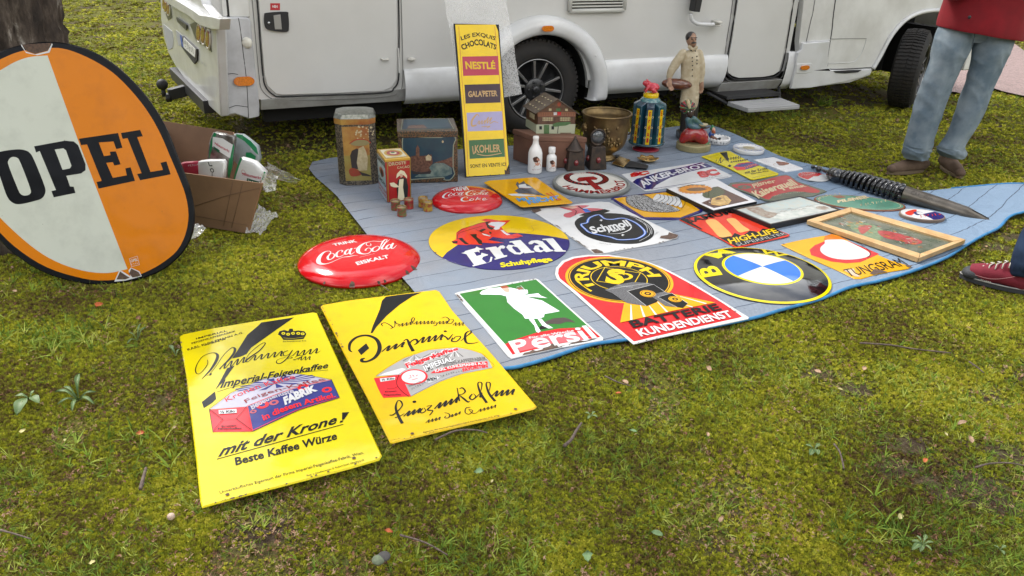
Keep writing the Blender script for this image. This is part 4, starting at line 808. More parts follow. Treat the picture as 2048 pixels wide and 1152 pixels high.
# ---- round and domed signs
def fitdisc(l,r,b,z=.01):
    """circle on the plane at height z whose picture spans columns l..r and reaches down to row b"""
    T=np.linspace(0,2*PI,90);c=G((l+r)/2,b-(r-l)*.2,z);R=(r-l)/2*mpp(c);x=np.array([c[0],c[1],R])
    def f(x): q=proj(np.stack([x[0]+x[2]*np.cos(T),x[1]+x[2]*np.sin(T),T*0+z],-1));return np.array([q[:,0].min()-l,q[:,0].max()-r,q[:,1].max()-b])
    for _ in range(12):
        r0=f(x);J=np.stack([(f(x+np.eye(3)[i]*1e-4)-r0)/1e-4 for i in range(3)],1);x=x-np.linalg.solve(J,r0)
    return x
def disc(S,c,R,name,ma,parent,thick=.0,rings=24,n=96,rim=.0,**kw):
    rr=[R*(1-(1-i/rings)**1.8) for i in range(rings+1)];m=M();V=[S.P(c[0],c[1])]+[S.P(c[0]+r*math.cos(2*PI*j/n),c[1]+r*math.sin(2*PI*j/n)) for r in rr[1:] for j in range(n)]
    F=[(0,1+j,1+(j+1) % n) for j in range(n)]+[(1+i*n+j,1+(i+1)*n+j,1+(i+1)*n+(j+1) % n,1+i*n+(j+1) % n) for i in range(rings-1) for j in range(n)]
    k=len(V);V += [S.O+S.ex*(c[0]+R*math.cos(2*PI*j/n))+S.ey*(c[1]+R*math.sin(2*PI*j/n))-S.n*thick for j in range(n)]
    F += [(k-n+j,k+j,k+(j+1) % n,k-n+(j+1) % n) for j in range(n)]+[tuple(range(k,k+n))[::-1]]
    return obj(name,m.add(V,F),ma,parent,smooth=True,**kw)
def dsheet(l,r,b,z,prof,dirpx,sub=.016):
    x=fitdisc(l,r,b,z);O=np.array([x[0],x[1],z]);d=G(*dirpx[1],z)-G(*dirpx[0],z)
    S=Sheet(O,d,np.cross((0,0,1.),d),None,sub);R=x[2];S.h=lambda u,v: prof(min(1.,math.hypot(u,v)/R));return S,R
cokeart=[]
def coke_strokes():
    Z0=(590,460,7.877)
    A=[([(530,385),(558,368),(560,345),(530,332),(470,345),(412,390),(375,450),(370,500),(400,530),(470,537),(560,515),(660,470),(760,430),(850,420),(930,405),(992,404)],[8,16,14,12,28,50,66,66,46,24,13,10,12,24,12,3],0),
         ([(548,385),(515,428),(530,465),(570,460),(612,425),(620,388),(590,368)],[16,34,30,18,22,16,12],1),([(735,352),(748,330),(722,320),(675,345),(652,385),(665,420),(712,420),(778,385)],[10,22,14,20,34,30,14,8],0),
         ([(848,303),(802,330),(785,370),(808,384),(850,355)],[12,26,32,22,12],1),([(893,288),(868,335),(862,370),(888,382),(940,345)],[30,34,30,14,7],0),([(928,292),(972,284)],[17,17],0),
         ([(1180,192),(1120,198),(1045,240),(1000,290),(992,332),(1015,362),(1075,378),(1150,370),(1195,335),(1195,300),(1160,284),(1122,300),(1108,325)],[10,16,38,56,60,50,28,17,13,13,13,18,28],0),
         ([(1190,215),(1196,240),(1165,252),(1128,238),(1128,208),(1165,187),(1240,176),(1340,182),(1400,170)],[12,12,10,10,10,10,14,14,8],0),([(1258,270),(1218,300),(1222,332),(1265,338),(1318,305),(1330,272),(1300,256)],[16,34,30,18,22,16,12],1),
         ([(1330,300),(1375,200),(1415,155),(1448,148),(1440,178),(1395,240),(1365,285),(1375,304),(1412,292),(1445,272)],[6,22,24,14,12,26,32,24,12,7],0),([(1395,195),(1430,200),(1468,170),(1497,148)],[8,8,9,5],0),
         ([(1500,228),(1452,252),(1438,288),(1462,300),(1505,268)],[12,26,32,22,12],1),([(1547,206),(1520,255),(1518,285),(1548,290),(1600,242)],[30,34,30,14,6],0)]
    return Z0,A
CK,CR_=dsheet(594.5,841,573.5,.012,lambda p: .056*(1-p**4.5)**.75,((660,510),(790,480)))
t=thing('enamel_button_sign','large red domed round drinks sign lying half on grass left of the carpet','enamel sign',CK.P(0,0)-np.array([0,0,.05]))
disc(CK,(0,0),CR_,'dome',RED,t,.010,label='red dome chipped along its near rim');Z0,A=coke_strokes();CK.z=Z0;norm=[]
for pts,ws,cl in A:
    uvp=CK.uvs(pts);wm=[w/Z0[2]*mpp(CK.P(*q)) for w,q in zip(ws,uvp)];CK.line('script_lettering',WHT,uvp,wm,1,uv=True,closed=bool(cl));norm.append(([q/CR_ for q in uvp],[w/CR_ for w in wm],cl))
CK.txt('lettering',WHT,'TRINK',[(612,252),(985,190),(950,152),(585,225)],bold=.03);CK.txt('lettering',WHT,'EISKALT',[(985,555),(1490,440),(1462,393),(948,510)],bold=.03);ln(CK,'lettering',WHT,[(1020,432),(1255,372)],4)
for q,r_ in (((890,870),.035),((1900,625),.03),((1880,590),.018),((1440,815),.014),((1330,850),.016),((1790,700),.02),((450,860),.012)):
    c_=CK.uv(*q);c_=c_/np.linalg.norm(c_)*CR_*.992;CK.polyuv('rim_chips',RUST,[c_+np.array([math.cos(a),math.sin(a)])*r_*random.uniform(.35,.7)*(1 if k % 2 else .8) for k,a in enumerate(np.linspace(0,2*PI,10)[:-1])],3)
# keep chips on the sheet
CK.finish(t)
C2,R2_=dsheet(863,1005,425,.024,lambda p: .045*(1-p**4.5)**.75,((880,400),(985,388)))
t=thing('enamel_button_sign','smaller red domed round drinks sign beside the five little tins','enamel sign',C2.P(0,0)-np.array([0,0,.04]));disc(C2,(0,0),R2_,'dome',RED,t,.010)
C2.Z(850,360,6.606);a_=C2.uv(240,222);b_=C2.uv(850,178);na,nb=norm[0][0][7],norm[-1][0][-1];sc=np.linalg.norm(b_-a_)/np.linalg.norm(nb-na);ro=math.atan2(*(b_-a_)[::-1])-math.atan2(*(nb-na)[::-1]);Rm=np.array([[math.cos(ro),-math.sin(ro)],[math.sin(ro),math.cos(ro)]])*sc
for u_,w_,cl in norm: C2.line('script_lettering',WHT,[a_+Rm@(q-na) for q in u_],[w*sc*.9 for w in w_],1,uv=True,closed=bool(cl))
C2.txt('lettering',WHT,'TRINK',[(365,150),(585,130),(570,113),(350,130)],bold=.03)
ln(C2,'script_lettering',WHT,[(555,245),(560,228),(520,228),(485,250),(490,275),(540,282),(600,272)],[6,10,14,22,22,12,5]);ln(C2,'script_lettering',WHT,[(610,250),(590,268),(620,272),(645,255),(625,246)],[9,15,12,10,7],closed=True);ln(C2,'script_lettering',WHT,[(700,228),(668,270)],[12,12]);ln(C2,'script_lettering',WHT,[(740,242),(695,252),(735,266)],[8,9,10]);ln(C2,'script_lettering',WHT,[(760,262),(800,250),(790,240),(765,252),(770,268),(825,258)],[6,8,8,14,12,4])
C2.finish(t)
# ---- BMW roundel
x=fitdisc(1387,1664,608,.02)
BM,BR=dsheet(1387,1664,608,.02,lambda p: .032*(1-p**2.2),((1480,560),(1600,560)))
t=thing('enamel_roundel','domed round black enamel sign with blue and white quarters and yellow rings','enamel sign',BM.P(0,0)-np.array([0,0,.03]));disc(BM,(0,0),BR,'dome',enamel('enamel_black_gloss',(.006,.006,.007),.04,.5,.8),t,.012)
BM.Z(1360,460,4.267);BM.ellipse('yellow_ring',YEL,(0,0),BR*.995,lay=1,inner=.955,n=90)
cr=BM.uv(705,315);q1,q2=BM.uv(360,300),BM.uv(1045,345);ri=np.linalg.norm(q1-q2)/2;cr=(q1+q2)/2*.5+cr*.5
BM.ellipse('yellow_ring',YEL,cr,ri,lay=1,inner=.93,n=70);a1_=ang(BM,BM.uv(705,300),480,385);ce=BM.uv(705,300)
a1_=ang(BM,ce,440,212);a2_=ang(BM,ce,905,250)
for k in range(4):
    BM.ellipse('quarters',BLU if k % 2 else WHT,cr,ri*.93,lay=1,n=14,a0=a2_+(k)*PI/2,a1=a2_+(k+1)*PI/2)
for ch,q,w_,sq in (('B',(262,350),.125,1),('M',(375,208),.125,1),('W',(800,195),.12,1)):
    c_=BM.uv(*q);th=math.atan2(c_[1],c_[0]);c_=c_/np.linalg.norm(c_)*(ri+.5*(BR-ri));er=np.array([math.cos(th),math.sin(th)]);et=np.array([er[1],-er[0]]);hh=(BR-ri)*.33;ww=.055 if ch == 'B' else .07
    BM.txtuv('letters',YEL,ch,[c_-er*hh-et*ww,c_-er*hh+et*ww,c_+er*hh+et*ww,c_+er*hh-et*ww],bold=.03)
BM.finish(t)
# ---- Erdal round
ER,RR=dsheet(857,1139,539,.018,lambda p: .012*(1-p**2.2),((960,520),(1100,485)))
t=thing('enamel_sign','round yellow and dark blue shoe care sign with red figure','enamel sign',ER.P(0,0)-np.array([0,0,.02]));disc(ER,(0,0),RR,'sheet_metal',NAVY,t,.006)
ER.Z(850,430,6.777)
a0_,a1_=ang(ER,(0,0),212,585),ang(ER,(0,0),1905,330)
while a0_ < a1_: a0_ += 2*PI
arcp=[(RR*.998*math.cos(a),RR*.998*math.sin(a)) for a in np.linspace(a1_,a0_,40)]
mid=ER.uvs([(300,505),(445,405),(700,330),(1000,250),(1160,238),(1400,255),(1650,280)])
ER.polyuv('yellow_field',YEL2,arcp+[tuple(p) for p in mid],1)
REDF=enamel('enamel_scarlet',(.62,.03,.02))
ER.poly('red_figure',REDF,[(360,360),(420,330),(425,240),(500,185),(640,150),(740,110),(830,92),(760,70),(830,50),(1000,75),(1160,72),(1090,130),(1035,160),(1065,210),(1170,270),(1250,245),(1330,290),(1200,320),(1060,320),(920,300),(860,340),(1070,380),(900,385),(770,375),(770,408),(620,400),(560,410),(440,405),(380,385)],2)
for p in ([(850,130),(900,100),(1000,95),(1095,105),(1060,140),(1020,165),(1005,195),(960,205),(930,190),(950,160)],[(1020,205),(1060,210),(1100,245),(1155,270),(1110,275),(1070,250)],[(765,250),(830,265),(890,280),(880,292),(800,275)]): ER.poly('red_figure_white',WHT,p,3)
for p in ([(450,320),(500,310),(560,370),(600,400),(540,395)],[(610,265),(700,260),(700,300),(770,350),(775,400),(730,395),(690,340)],[(815,100),(890,85),(850,120),(880,160),(940,180),(900,205),(850,180)],[(360,360),(440,355),(440,385),(380,385)],[(735,210),(800,185),(830,200),(760,235)],[(870,225),(900,235),(900,260),(870,250)]): ER.poly('red_figure_shadow',INK,p,3)
for p in ([(430,250),(520,190),(740,115),(830,95)],[(440,330),(450,260),(560,215),(780,155)],[(1180,250),(1290,265)],[(1190,290),(1320,295)],[(870,330),(1080,350)],[(690,200),(800,250),(900,290)]): ln(ER,'red_figure_shadow',INK,p,7,lay=4)
ln(ER,'crack',RUST,[(1525,140),(1440,150),(1475,200),(1440,235),(1365,230)],4,lay=4,smooth=2)
ER.poly('lettering|12',WHT,[(490,520),(530,510),(545,492),(680,455),(700,432),(735,450),(800,465),(735,480),(740,515),(720,500),(665,510),(700,560),(760,545),(765,515),(855,540),(850,552),(790,570),(770,600),(835,655),(875,635),(890,570),(915,575),(900,632),(880,640),(690,692),(650,702),(640,685),(665,680),(560,535)],4)
ER.poly('lettering|13',WHT,[(820,450),(960,430),(985,450),(1020,420),(1060,415),(1090,435),(1070,460),(1035,455),(1020,480),(1070,550),(1115,548),(1110,568),(950,610),(935,600),(965,590),(870,470),(825,472)],4)
ER.poly('lettering|14',WHT,[[(1145,362),(1290,342),(1300,350),(1440,490),(1480,495),(1485,510),(1350,525),(1340,510),(1290,540),(1215,535),(1140,490),(1100,440),(1130,408),(1185,412),(1220,415),(1180,375),(1145,378)],[(1190,425),(1180,450),(1240,510),(1290,515),(1300,495),(1250,440)]],4)
ER.poly('lettering|15',WHT,[[(1400,380),(1440,352),(1520,345),(1590,360),(1700,470),(1740,480),(1735,492),(1645,508),(1610,490),(1570,510),(1500,500),(1470,465),(1490,420),(1545,410),(1530,395),(1480,378),(1450,400),(1410,400)],[(1560,430),(1540,445),(1560,480),(1600,480),(1600,460)]],4)
ER.poly('lettering|16',WHT,[(1595,328),(1730,318),(1745,330),(1870,480),(1905,485),(1910,500),(1780,502),(1740,492),(1760,475),(1640,345),(1590,342)],4)
ER.txt('lettering_yellow',YEL,'Schuhpflege',[(1030,712),(1735,622),(1690,572),(1010,655)],bold=.045,lay=4);ER.ellipse('rivet_hole',RUST,ER.uv(143,513),.006,lay=6,n=12)
ER.finish(t)
# ---- Persil
S=gsheet((1024,716),(1207,686),.02);t=thing('enamel_sign','green enamel sign of a woman in white dress with red washing powder lettering below','enamel sign',S.P(.2,.3));S.Z(900,550,6.4)
plate(S,'sheet_metal',WHT,t,S.uvs([(60,232),(110,215),(600,120),(1100,42),(1140,60),(1350,250),(1965,800),(1960,830),(1400,930),(790,1065),(745,1040),(420,650),(200,400)]),.004,.002)
S.poly('green_field',GRN,[(120,240),(500,168),(1100,58),(1250,190),(1780,665),(1500,680),(1100,740),(850,820),(705,885)],1);S.poly('red_field',RED,[(705,885),(850,820),(1100,740),(1400,685),(1780,668),(1925,795),(1400,880),(800,1020)],1)
S.poly('faded_pink',PINK,[(790,870),(1000,800),(1350,740),(1560,725),(1790,790),(1700,830),(1250,900),(850,990)],2)
DR=enamel('dress_white',(.74,.75,.80));DRB=enamel('dress_blue',(.22,.30,.58))
S.poly('woman_dress',DR,[(380,235),(410,205),(490,175),(640,160),(780,165),(900,190),(990,190),(1000,235),(940,260),(1130,235),(1160,265),(1245,298),(1100,285),(970,280),(1180,330),(1290,395),(1405,465),(1300,485),(1210,500),(1200,540),(1120,560),(960,560),(930,510),(820,430),(735,350),(720,275),(650,255),(520,252),(400,252)],2)
S.poly('woman_dress',DR,[(1010,570),(1070,560),(1110,640),(1160,720),(1130,742),(1100,720),(1080,650)],2);S.poly('woman_dress',DR,[(1120,560),(1170,560),(1220,620),(1320,680),(1260,685),(1190,660)],2)
for p in ([(760,290),(840,380),(1010,520)],[(830,280),(980,370),(1120,540)],[(900,280),(1100,380),(1200,490)],[(960,290),(1200,390),(1350,465)],[(450,205),(600,220),(740,240)],[(780,250),(860,260),(960,225)]): ln(S,'dress_folds',DRB,p,9,lay=3)
S.poly('woman_face',SKIN,[(650,150),(730,145),(765,190),(750,230),(700,215),(660,175)],3);S.poly('woman_hair',enamel('hair_auburn',(.30,.07,.03)),[(640,150),(720,135),(755,160),(700,170),(660,175)],4);S.poly('packet_held',enamel('packet_brown',(.22,.09,.05)),[(850,170),(920,155),(935,185),(880,195)],3)
ln(S,'packet_held',WHT,[(850,160),(905,140),(960,195)],8,lay=4,smooth=0)
S.poly('shadow_tuft',mat('tuft_brown',(.045,.03,.025),.5),[(1210,600),(1330,555),(1470,545),(1560,580),(1605,610),(1500,600),(1400,630),(1290,625),(1240,640)],2);S.poly('shadow_tuft',INK,[(1145,665),(1180,650),(1250,680),(1200,695),(1150,700)],3)
S.txt('lettering',WHT,'Für alle Wäsche',[(1020,820),(1590,725),(1575,702),(1005,795)],bold=.02,lay=4)
S.txt('lettering',WHT,'P',[(835,1010),(1010,970),(960,815),(745,860)],bold=.03,lay=4);S.txt('lettering',WHT,'ersil',[(1080,950),(1880,800),(1745,650),(985,775)],bold=.02,lay=4)
rr_=random.Random(3)
S.poly('rust_patch',RUST,[(925,1030),(950,1000),(1020,985),(1060,960),(1100,975),(1180,955),(1230,900),(1290,880),(1350,885),(1395,930),(1440,905),(1520,890),(1600,850),(1680,840),(1740,855),(1800,820),(1890,815),(1500,895),(1400,920),(1200,975)],3)
edge_chips(S,'chipped_edge',[(70,235),(130,300),(165,340)],8,.009,seed=6);edge_chips(S,'chipped_edge',[(500,165),(900,90),(1110,50)],9,.005,seed=9);edge_chips(S,'chipped_edge',[(800,1055),(1300,945),(1960,815)],14,.006,seed=10);ln(S,'border_line',DRB,[(90,250),(420,640),(770,1045)],5,lay=2);S.finish(t)
# ---- Triumph
S=gsheet((1267,686),(1498,636),.022);t=thing('enamel_sign','red arched enamel battery service sign with black and yellow circle','enamel sign',S.P(.25,.35));S.Z(1100,500,5.12)
rimp=[(855,962),(835,945),(600,750),(420,590),(250,440),(130,340),(70,290),(52,240),(60,180),(120,110),(230,68),(380,48),(600,47),(830,80),(1000,120),(1150,175),(1300,250),(1500,360),(1800,540),(2040,690),(2030,702),(1500,815),(1100,900)]
rimp2=[(860,938),(845,925),(620,738),(440,578),(280,435),(160,340),(100,290),(82,240),(90,190),(150,125),(250,85),(400,65),(600,62),(820,93),(990,135),(1140,190),(1280,260),(1480,370),(1780,550),(1965,680),(1950,690),(1500,790),(1100,880)]
plate(S,'sheet_metal',WHT,t,S.uvs(rimp),.004,.002);S.poly('red_field',RED,rimp2,1)
# circle: fit through traced points
pts=np.array(S.uvs([(133,240),(700,85),(1290,350),(700,530),(330,450),(1150,200)]));A_=np.c_[2*pts,np.ones(len(pts))];sol=np.linalg.lstsq(A_,(pts**2).sum(1),rcond=None)[0];cc=sol[:2];rc=math.sqrt(sol[2]+cc@cc)
for r_,ma,l_ in ((1,YOR,2),(.945,INK,3),(.93,YOR,4),(.91,INK,5)): S.ellipse('circle',ma,cc,rc*r_,lay=l_,n=72)
S.ellipse('circle',YEL2,cc,rc*.53,lay=6,n=60,inner=.97)
a0=ang(S,cc,390,410);a1=ang(S,cc,1170,270)
def upto(a,b):
    while b > a: b -= 2*PI
    return b
a1=upto(a0,a1);S.arc('lettering_yellow',YEL2,'TRIUMPH',cc,rc*.58,a0+.10,a1-.02,rc*.24,bold=.035,lay=6)
d0=S.uvs([(560,185),(925,240),(845,375),(478,322)]);
for i in range(4): S.line('monogram',YEL2,[d0[i],d0[(i+1) % 4]],.004,6,uv=True)
S.txt('monogram',YEL2,'S',[(560,330),(760,350),(780,215),(590,200)],bold=.05,lay=6);S.txt('monogram',YEL2,'D',[(690,320),(860,305),(840,240),(650,240)],bold=.02,lay=7)
S.poly('rays',YOR,[(760,540),(718,748),(1300,618),(1690,542),(1240,450),(1000,560)],6)
for p in ([(828,565),(832,722)],[(925,572),(965,690)],[(1015,575),(1085,668)],[(1100,535),(1200,640)],[(1330,480),(1600,555)],[(1390,570),(1460,590)]): ln(S,'rays',WHT,p,[8,24],lay=7)
BTG=mat('battery_grey',(.16,.16,.17),.3,col2=(.03,.03,.03),vscale=160)
S.poly('battery_picture',BTG,[(560,415),(640,385),(790,430),(960,560),(985,580),(920,570),(790,550),(740,520),(640,450)],8);S.poly('battery_picture',INK,[(790,430),(1010,350),(1180,440),(1090,540),(985,582)],8);S.poly('battery_picture',BTG,[(600,400),(700,360),(850,335),(1010,345),(1060,360),(900,400),(790,430)],9)
S.poly('battery_picture',BTG,[(1020,470),(1100,490),(1280,590),(1180,580),(1110,530)],9);S.poly('battery_picture',INK,[(1100,490),(1240,445),(1410,555),(1360,600),(1290,590)],9);S.poly('battery_picture',BTG,[(1030,465),(1160,435),(1245,450),(1150,480),(1080,490)],10)
for p in ([(600,412),(780,380),(1010,350)],[(790,430),(985,580)],[(790,430),(1060,360),(1180,440)],[(1100,490),(1300,595)],[(1100,490),(1245,450),(1410,555)],[(700,375),(850,390)]): ln(S,'battery_picture',WHT,p,5,lay=11,smooth=0)
for q,r_ in (((1000,455),.036),((1280,512),.030)):
    S.ellipse('battery_picture',YOR,S.uv(*q),r_,lay=11,n=24);S.ellipse('battery_picture',INK,S.uv(*q),r_*.85,lay=12,n=24,inner=.93);S.ellipse('battery_picture',INK,S.uv(*q),r_*.45,lay=12,n=12,inner=.5)
S.txt('lettering',INK,'BATTERIE',[(850,800),(1760,612),(1700,555),(800,735)],bold=.03,lay=8);S.txt('lettering',WHT,'KUNDENDIENST',[(930,890),(1880,685),(1820,625),(872,825)],bold=.03,lay=8)
edge_chips(S,'chipped_edge',[(860,960),(1100,903),(2030,700)],12,.004,seed=12);edge_chips(S,'chipped_edge',[(1185,220),(1230,235),(1990,685)],5,.006,seed=13);S.finish(t)
# ---- Tungsram
S=gsheet((1705,560),(1818,538),.02);t=thing('enamel_sign','yellow enamel light bulb sign with red hexagon beside the pine picture frame','enamel sign',S.P(.2,.25));S.Z(1360,460,4.267)
plate(S,'sheet_metal',YOR,t,S.uvs([(862,122),(1000,90),(1150,60),(1250,45),(1290,32),(1350,45),(1600,170),(1800,260),(1975,310),(1950,328),(1700,370),(1545,415),(1490,415),(1350,345),(1100,235)]),.004,.002)
S.poly('red_hexagon',RED,[(1105,170),(1150,130),(1225,100),(1240,85),(1330,80),(1440,95),(1700,205),(1620,240),(1540,275),(1420,285),(1290,270),(1120,215)],1)
S.poly('bulb_cap',enamel('cap_orange',(.55,.15,.01)),[(1225,80),(1240,50),(1290,35),(1350,50),(1430,85),(1340,80),(1250,95)],2)
BUL=enamel('bulb_silver',(.52,.56,.60));S.poly('bulb',WHT,[(1240,88),(1330,82),(1400,85),(1480,120),(1580,170),(1620,205),(1590,232),(1500,250),(1380,252),(1270,230),(1205,190),(1200,150),(1235,115)],2,smooth=4);S.poly('bulb',BUL,[(1255,98),(1330,90),(1400,95),(1470,125),(1560,172),(1600,205),(1570,225),(1490,240),(1380,240),(1280,220),(1222,185),(1215,150),(1250,120)],3,smooth=4)
for p in ([(1240,150),(1260,190),(1330,225),(1440,232)],[(1300,140),(1330,170)],[(1380,190),(1450,215)]): ln(S,'bulb',WHT,p,12,lay=4)
S.txt('lettering',INK,'TUNGSRAM',[(1440,400),(1950,300),(1860,240),(1390,340)],bold=.0,lay=4);S.poly('worn_patch',enamel('worn_beige',(.55,.42,.30)),[(1395,345),(1480,330),(1500,370),(1540,400),(1500,400),(1460,380)],3);S.poly('rust_patch',RUST,[(1620,375),(1660,335),(1720,345),(1770,360),(1700,372),(1660,385)],5);S.poly('rust_patch',RUST,[(1920,300),(1985,305),(1960,322),(1940,318)],5)
S.ellipse('rivet_hole',RUST,S.uv(885,122),.005,lay=5,n=10);ln(S,'dark_line',INK,[(1500,95),(1600,165),(1625,205),(1600,235)],5,lay=4);S.finish(t)
# ---- Samum
S=gsheet((1467,497),(1580,468),.022);t=thing('enamel_sign','orange red cigarette sign with two cream columns and black skyline','enamel sign',S.P(.2,.25));S.Z(1220,280,4.655)
plate(S,'sheet_metal',RED2,t,S.uvs([(645,740),(700,722),(1110,645),(1130,655),(1400,765),(1500,812),(1675,880),(1660,895),(1480,935),(1190,1002),(1165,998),(1040,925),(800,815)]),.004,.002)
S.poly('black_field',INK,[(1010,905),(1100,890),(1130,905),(1160,865),(1200,880),(1230,895),(1300,845),(1350,850),(1380,865),(1420,825),(1480,830),(1520,820),(1660,882),(1480,930),(1180,995)],1);S.poly('black_field',INK,[(645,738),(700,725),(1110,645),(1125,655),(700,732),(860,830),(850,835)],2)
COL_=enamel('column_cream',(.72,.36,.10))
for p in ([(890,760),(920,742),(985,745),(1060,810),(1135,885),(1100,900),(1020,905),(950,830)],[(1085,745),(1110,732),(1165,735),(1240,800),(1300,840),(1250,855),(1200,860),(1140,800)]): S.poly('columns',COL_,p,3,smooth=3)
S.txt('lettering',INK,'SAMUM',[(730,775),(1165,680),(1115,652),(690,742)],bold=.03,lay=4);S.txt('lettering_yellow',YEL2,'HIGH-LIFE',[(1120,968),(1570,860),(1530,822),(1090,925)],bold=.03,lay=4);S.txt('lettering_grey',GRY,'SUPERFILTER',[(1190,990),(1650,880),(1620,862),(1165,965)],bold=.0,lay=4)
edge_chips(S,'chipped_edge',[(650,742),(1040,922),(1180,998)],6,.004,seed=15);S.finish(t)
# ---- tyre sign (pentagon);only the tyre and the white bands are kept
S=gsheet((1348,434),(1400,434),.02);S=gsheet((1295,434),(1410,436),.02);t=thing('enamel_sign','six sided yellow tyre sign with dark blue border and black tyre','enamel sign',S.P(.1,.1));S.Z(1220,280,4.655)
hexo=[(5,543),(40,528),(500,478),(560,475),(620,490),(870,650),(850,668),(670,735),(620,742),(310,735),(285,728)]
plate(S,'sheet_metal',NAVY,t,S.uvs(hexo),.004,.002);S.poly('yellow_field',YOR,[(38,545),(120,533),(500,488),(560,485),(610,500),(838,652),(655,722),(320,718)],1)
TYW=mat('tyre_print',(.42,.42,.42),.3,col2=(.03,.03,.03),vscale=110,lo=.45,hi=.55)
S.poly('tyre_picture',TYW,[(160,528),(240,512),(330,518),(420,560),(560,610),(650,655),(600,668),(480,672),(340,662),(230,630),(160,580)],2,smooth=3)
for k in range(9): ln(S,'tyre_picture',WHT,[(170+k*38,540+k*13),(215+k*40,552+k*12)],5,lay=3);
for k in range(8): ln(S,'tyre_picture',INK,[(200+k*46,560+k*14),(260+k*46,640+k*4)],5,lay=3)
for p in ([(150,530),(160,590),(240,638),(350,668),(490,676),(600,670),(655,655)],[(240,512),(330,520),(400,560)]): ln(S,'tyre_picture',INK,p,6,lay=4)
for k in range(6):
    S.poly('white_bands',WHT,[(420+k*34,520+k*3),(455+k*38,506+k*8),(500+k*34,530+k*16),(430+k*46,575+k*12),(400+k*44,560+k*9)],5+k,smooth=3)
for k in range(7): ln(S,'white_bands',INK,[(455+k*38,505+k*8),(470+k*38,540+k*9),(400+k*44,580+k*12)],3.5,lay=13)
S.finish(t)
# ---- Schmoll
S=gsheet((1190,508),(1355,475),.02);t=thing('enamel_sign','white rusty cornered shoe paste sign with black lidded tin and blue scroll','enamel sign',S.P(.2,.3));S.Z(950,330,4.357)
plate(S,'sheet_metal',WHT,t,S.uvs([(488,392),(560,378),(1080,318),(1170,322),(1300,385),(1500,480),(1770,612),(1765,632),(1600,680),(1090,772),(1045,772),(880,660),(700,530)]),.004,.002)
S.poly('black_tin',INK,[(870,520),(900,465),(1000,435),(1180,420),(1350,440),(1480,490),(1555,560),(1545,630),(1440,680),(1290,688),(1100,665),(950,610)],2,smooth=4);S.poly('black_tin',INK,[(905,440),(1000,400),(1130,385),(1180,400),(1100,430),(960,445)],2)
for p,w,ma in (([(1010,455),(1080,435),(1130,470),(1200,475),(1290,465),(1390,500),(1460,555),(1480,600),(1420,640),(1350,650),(1250,652),(1180,630),(1080,610),(1000,590),(960,560),(925,520),(975,505),(985,480)],22,BLU),([(1010,455),(1080,435),(1130,470),(1200,475),(1290,465),(1390,500),(1460,555),(1480,600),(1420,640),(1350,650),(1250,652),(1180,630),(1080,610),(1000,590),(960,560),(925,520),(975,505),(985,480)],6,WHT)): ln(S,'blue_scroll',ma,p,w,lay=3 if w > 10 else 4,closed=True)
for p in ([(1400,470),(1510,540),(1520,610),(1430,665)],[(1430,475),(1530,545),(1540,605)],[(1350,450),(1400,465),(1490,530),(1500,590)]): ln(S,'tin_rings',WHT,p,4,lay=4)
S.txt('lettering',WHT,'Schmoll',[(1025,600),(1365,528),(1320,480),(990,545)],bold=.035,lay=4);S.txt('lettering',WHT,'Pasta',[(1165,592),(1310,562),(1300,538),(1158,568)],bold=.03,lay=4);ln(S,'lettering',WHT,[(1150,602),(1260,598),(1340,570),(1362,540),(1345,530)],[3,8,12,10,3],lay=4)
for q in ((1100,485),(1288,614)): S.txt('lettering',WHT,'+',[(q[0]-14,q[1]+10),(q[0]+14,q[1]+8),(q[0]+10,q[1]-14),(q[0]-14,q[1]-10)],bold=.05,lay=4)
S.poly('hand_picture',PINK,[(735,368),(820,362),(900,352),(1000,355),(920,385),(1000,375),(1120,385),(1050,400),(960,420),(900,425),(830,460),(775,450),(780,425),(850,405),(800,390)],2,smooth=2)
S.poly('hand_picture',SKIN,[(760,370),(860,358),(900,370),(840,385)],3);ln(S,'hand_picture',INK,[(900,360),(950,390),(1040,405),(1100,400)],12,lay=4);ln(S,'hand_picture',INK,[(735,365),(820,380),(880,400),(870,440)],5,lay=4);S.poly('hand_picture',BLU,[(930,380),(980,385),(1010,410),(960,415)],4)
for p in ([(488,392),(560,378),(580,398),(545,412),(515,420)],[(1045,772),(1010,740),(1060,735),(1110,755),(1120,768)],[(1770,612),(1690,588),(1680,612),(1620,620),(1610,640),(1700,650),(1760,634)],[(870,655),(900,665),(930,690),(990,730),(960,715)],[(690,520),(720,530),(760,565)]): S.poly('rust_patch',RUST,p,5)
edge_chips(S,'rust_patch',[(520,420),(880,655),(1050,765)],12,.007,seed=16);edge_chips(S,'rust_patch',[(1090,770),(1600,680),(1760,630)],12,.008,seed=17);S.txt('lettering_small',INK,'~9',[(1085,685),(1180,700),(1185,692),(1090,677)],lay=3);S.txt('lettering_small',INK,'~6',[(1560,625),(1600,590),(1590,580),(1550,612)],lay=3);S.finish(t)
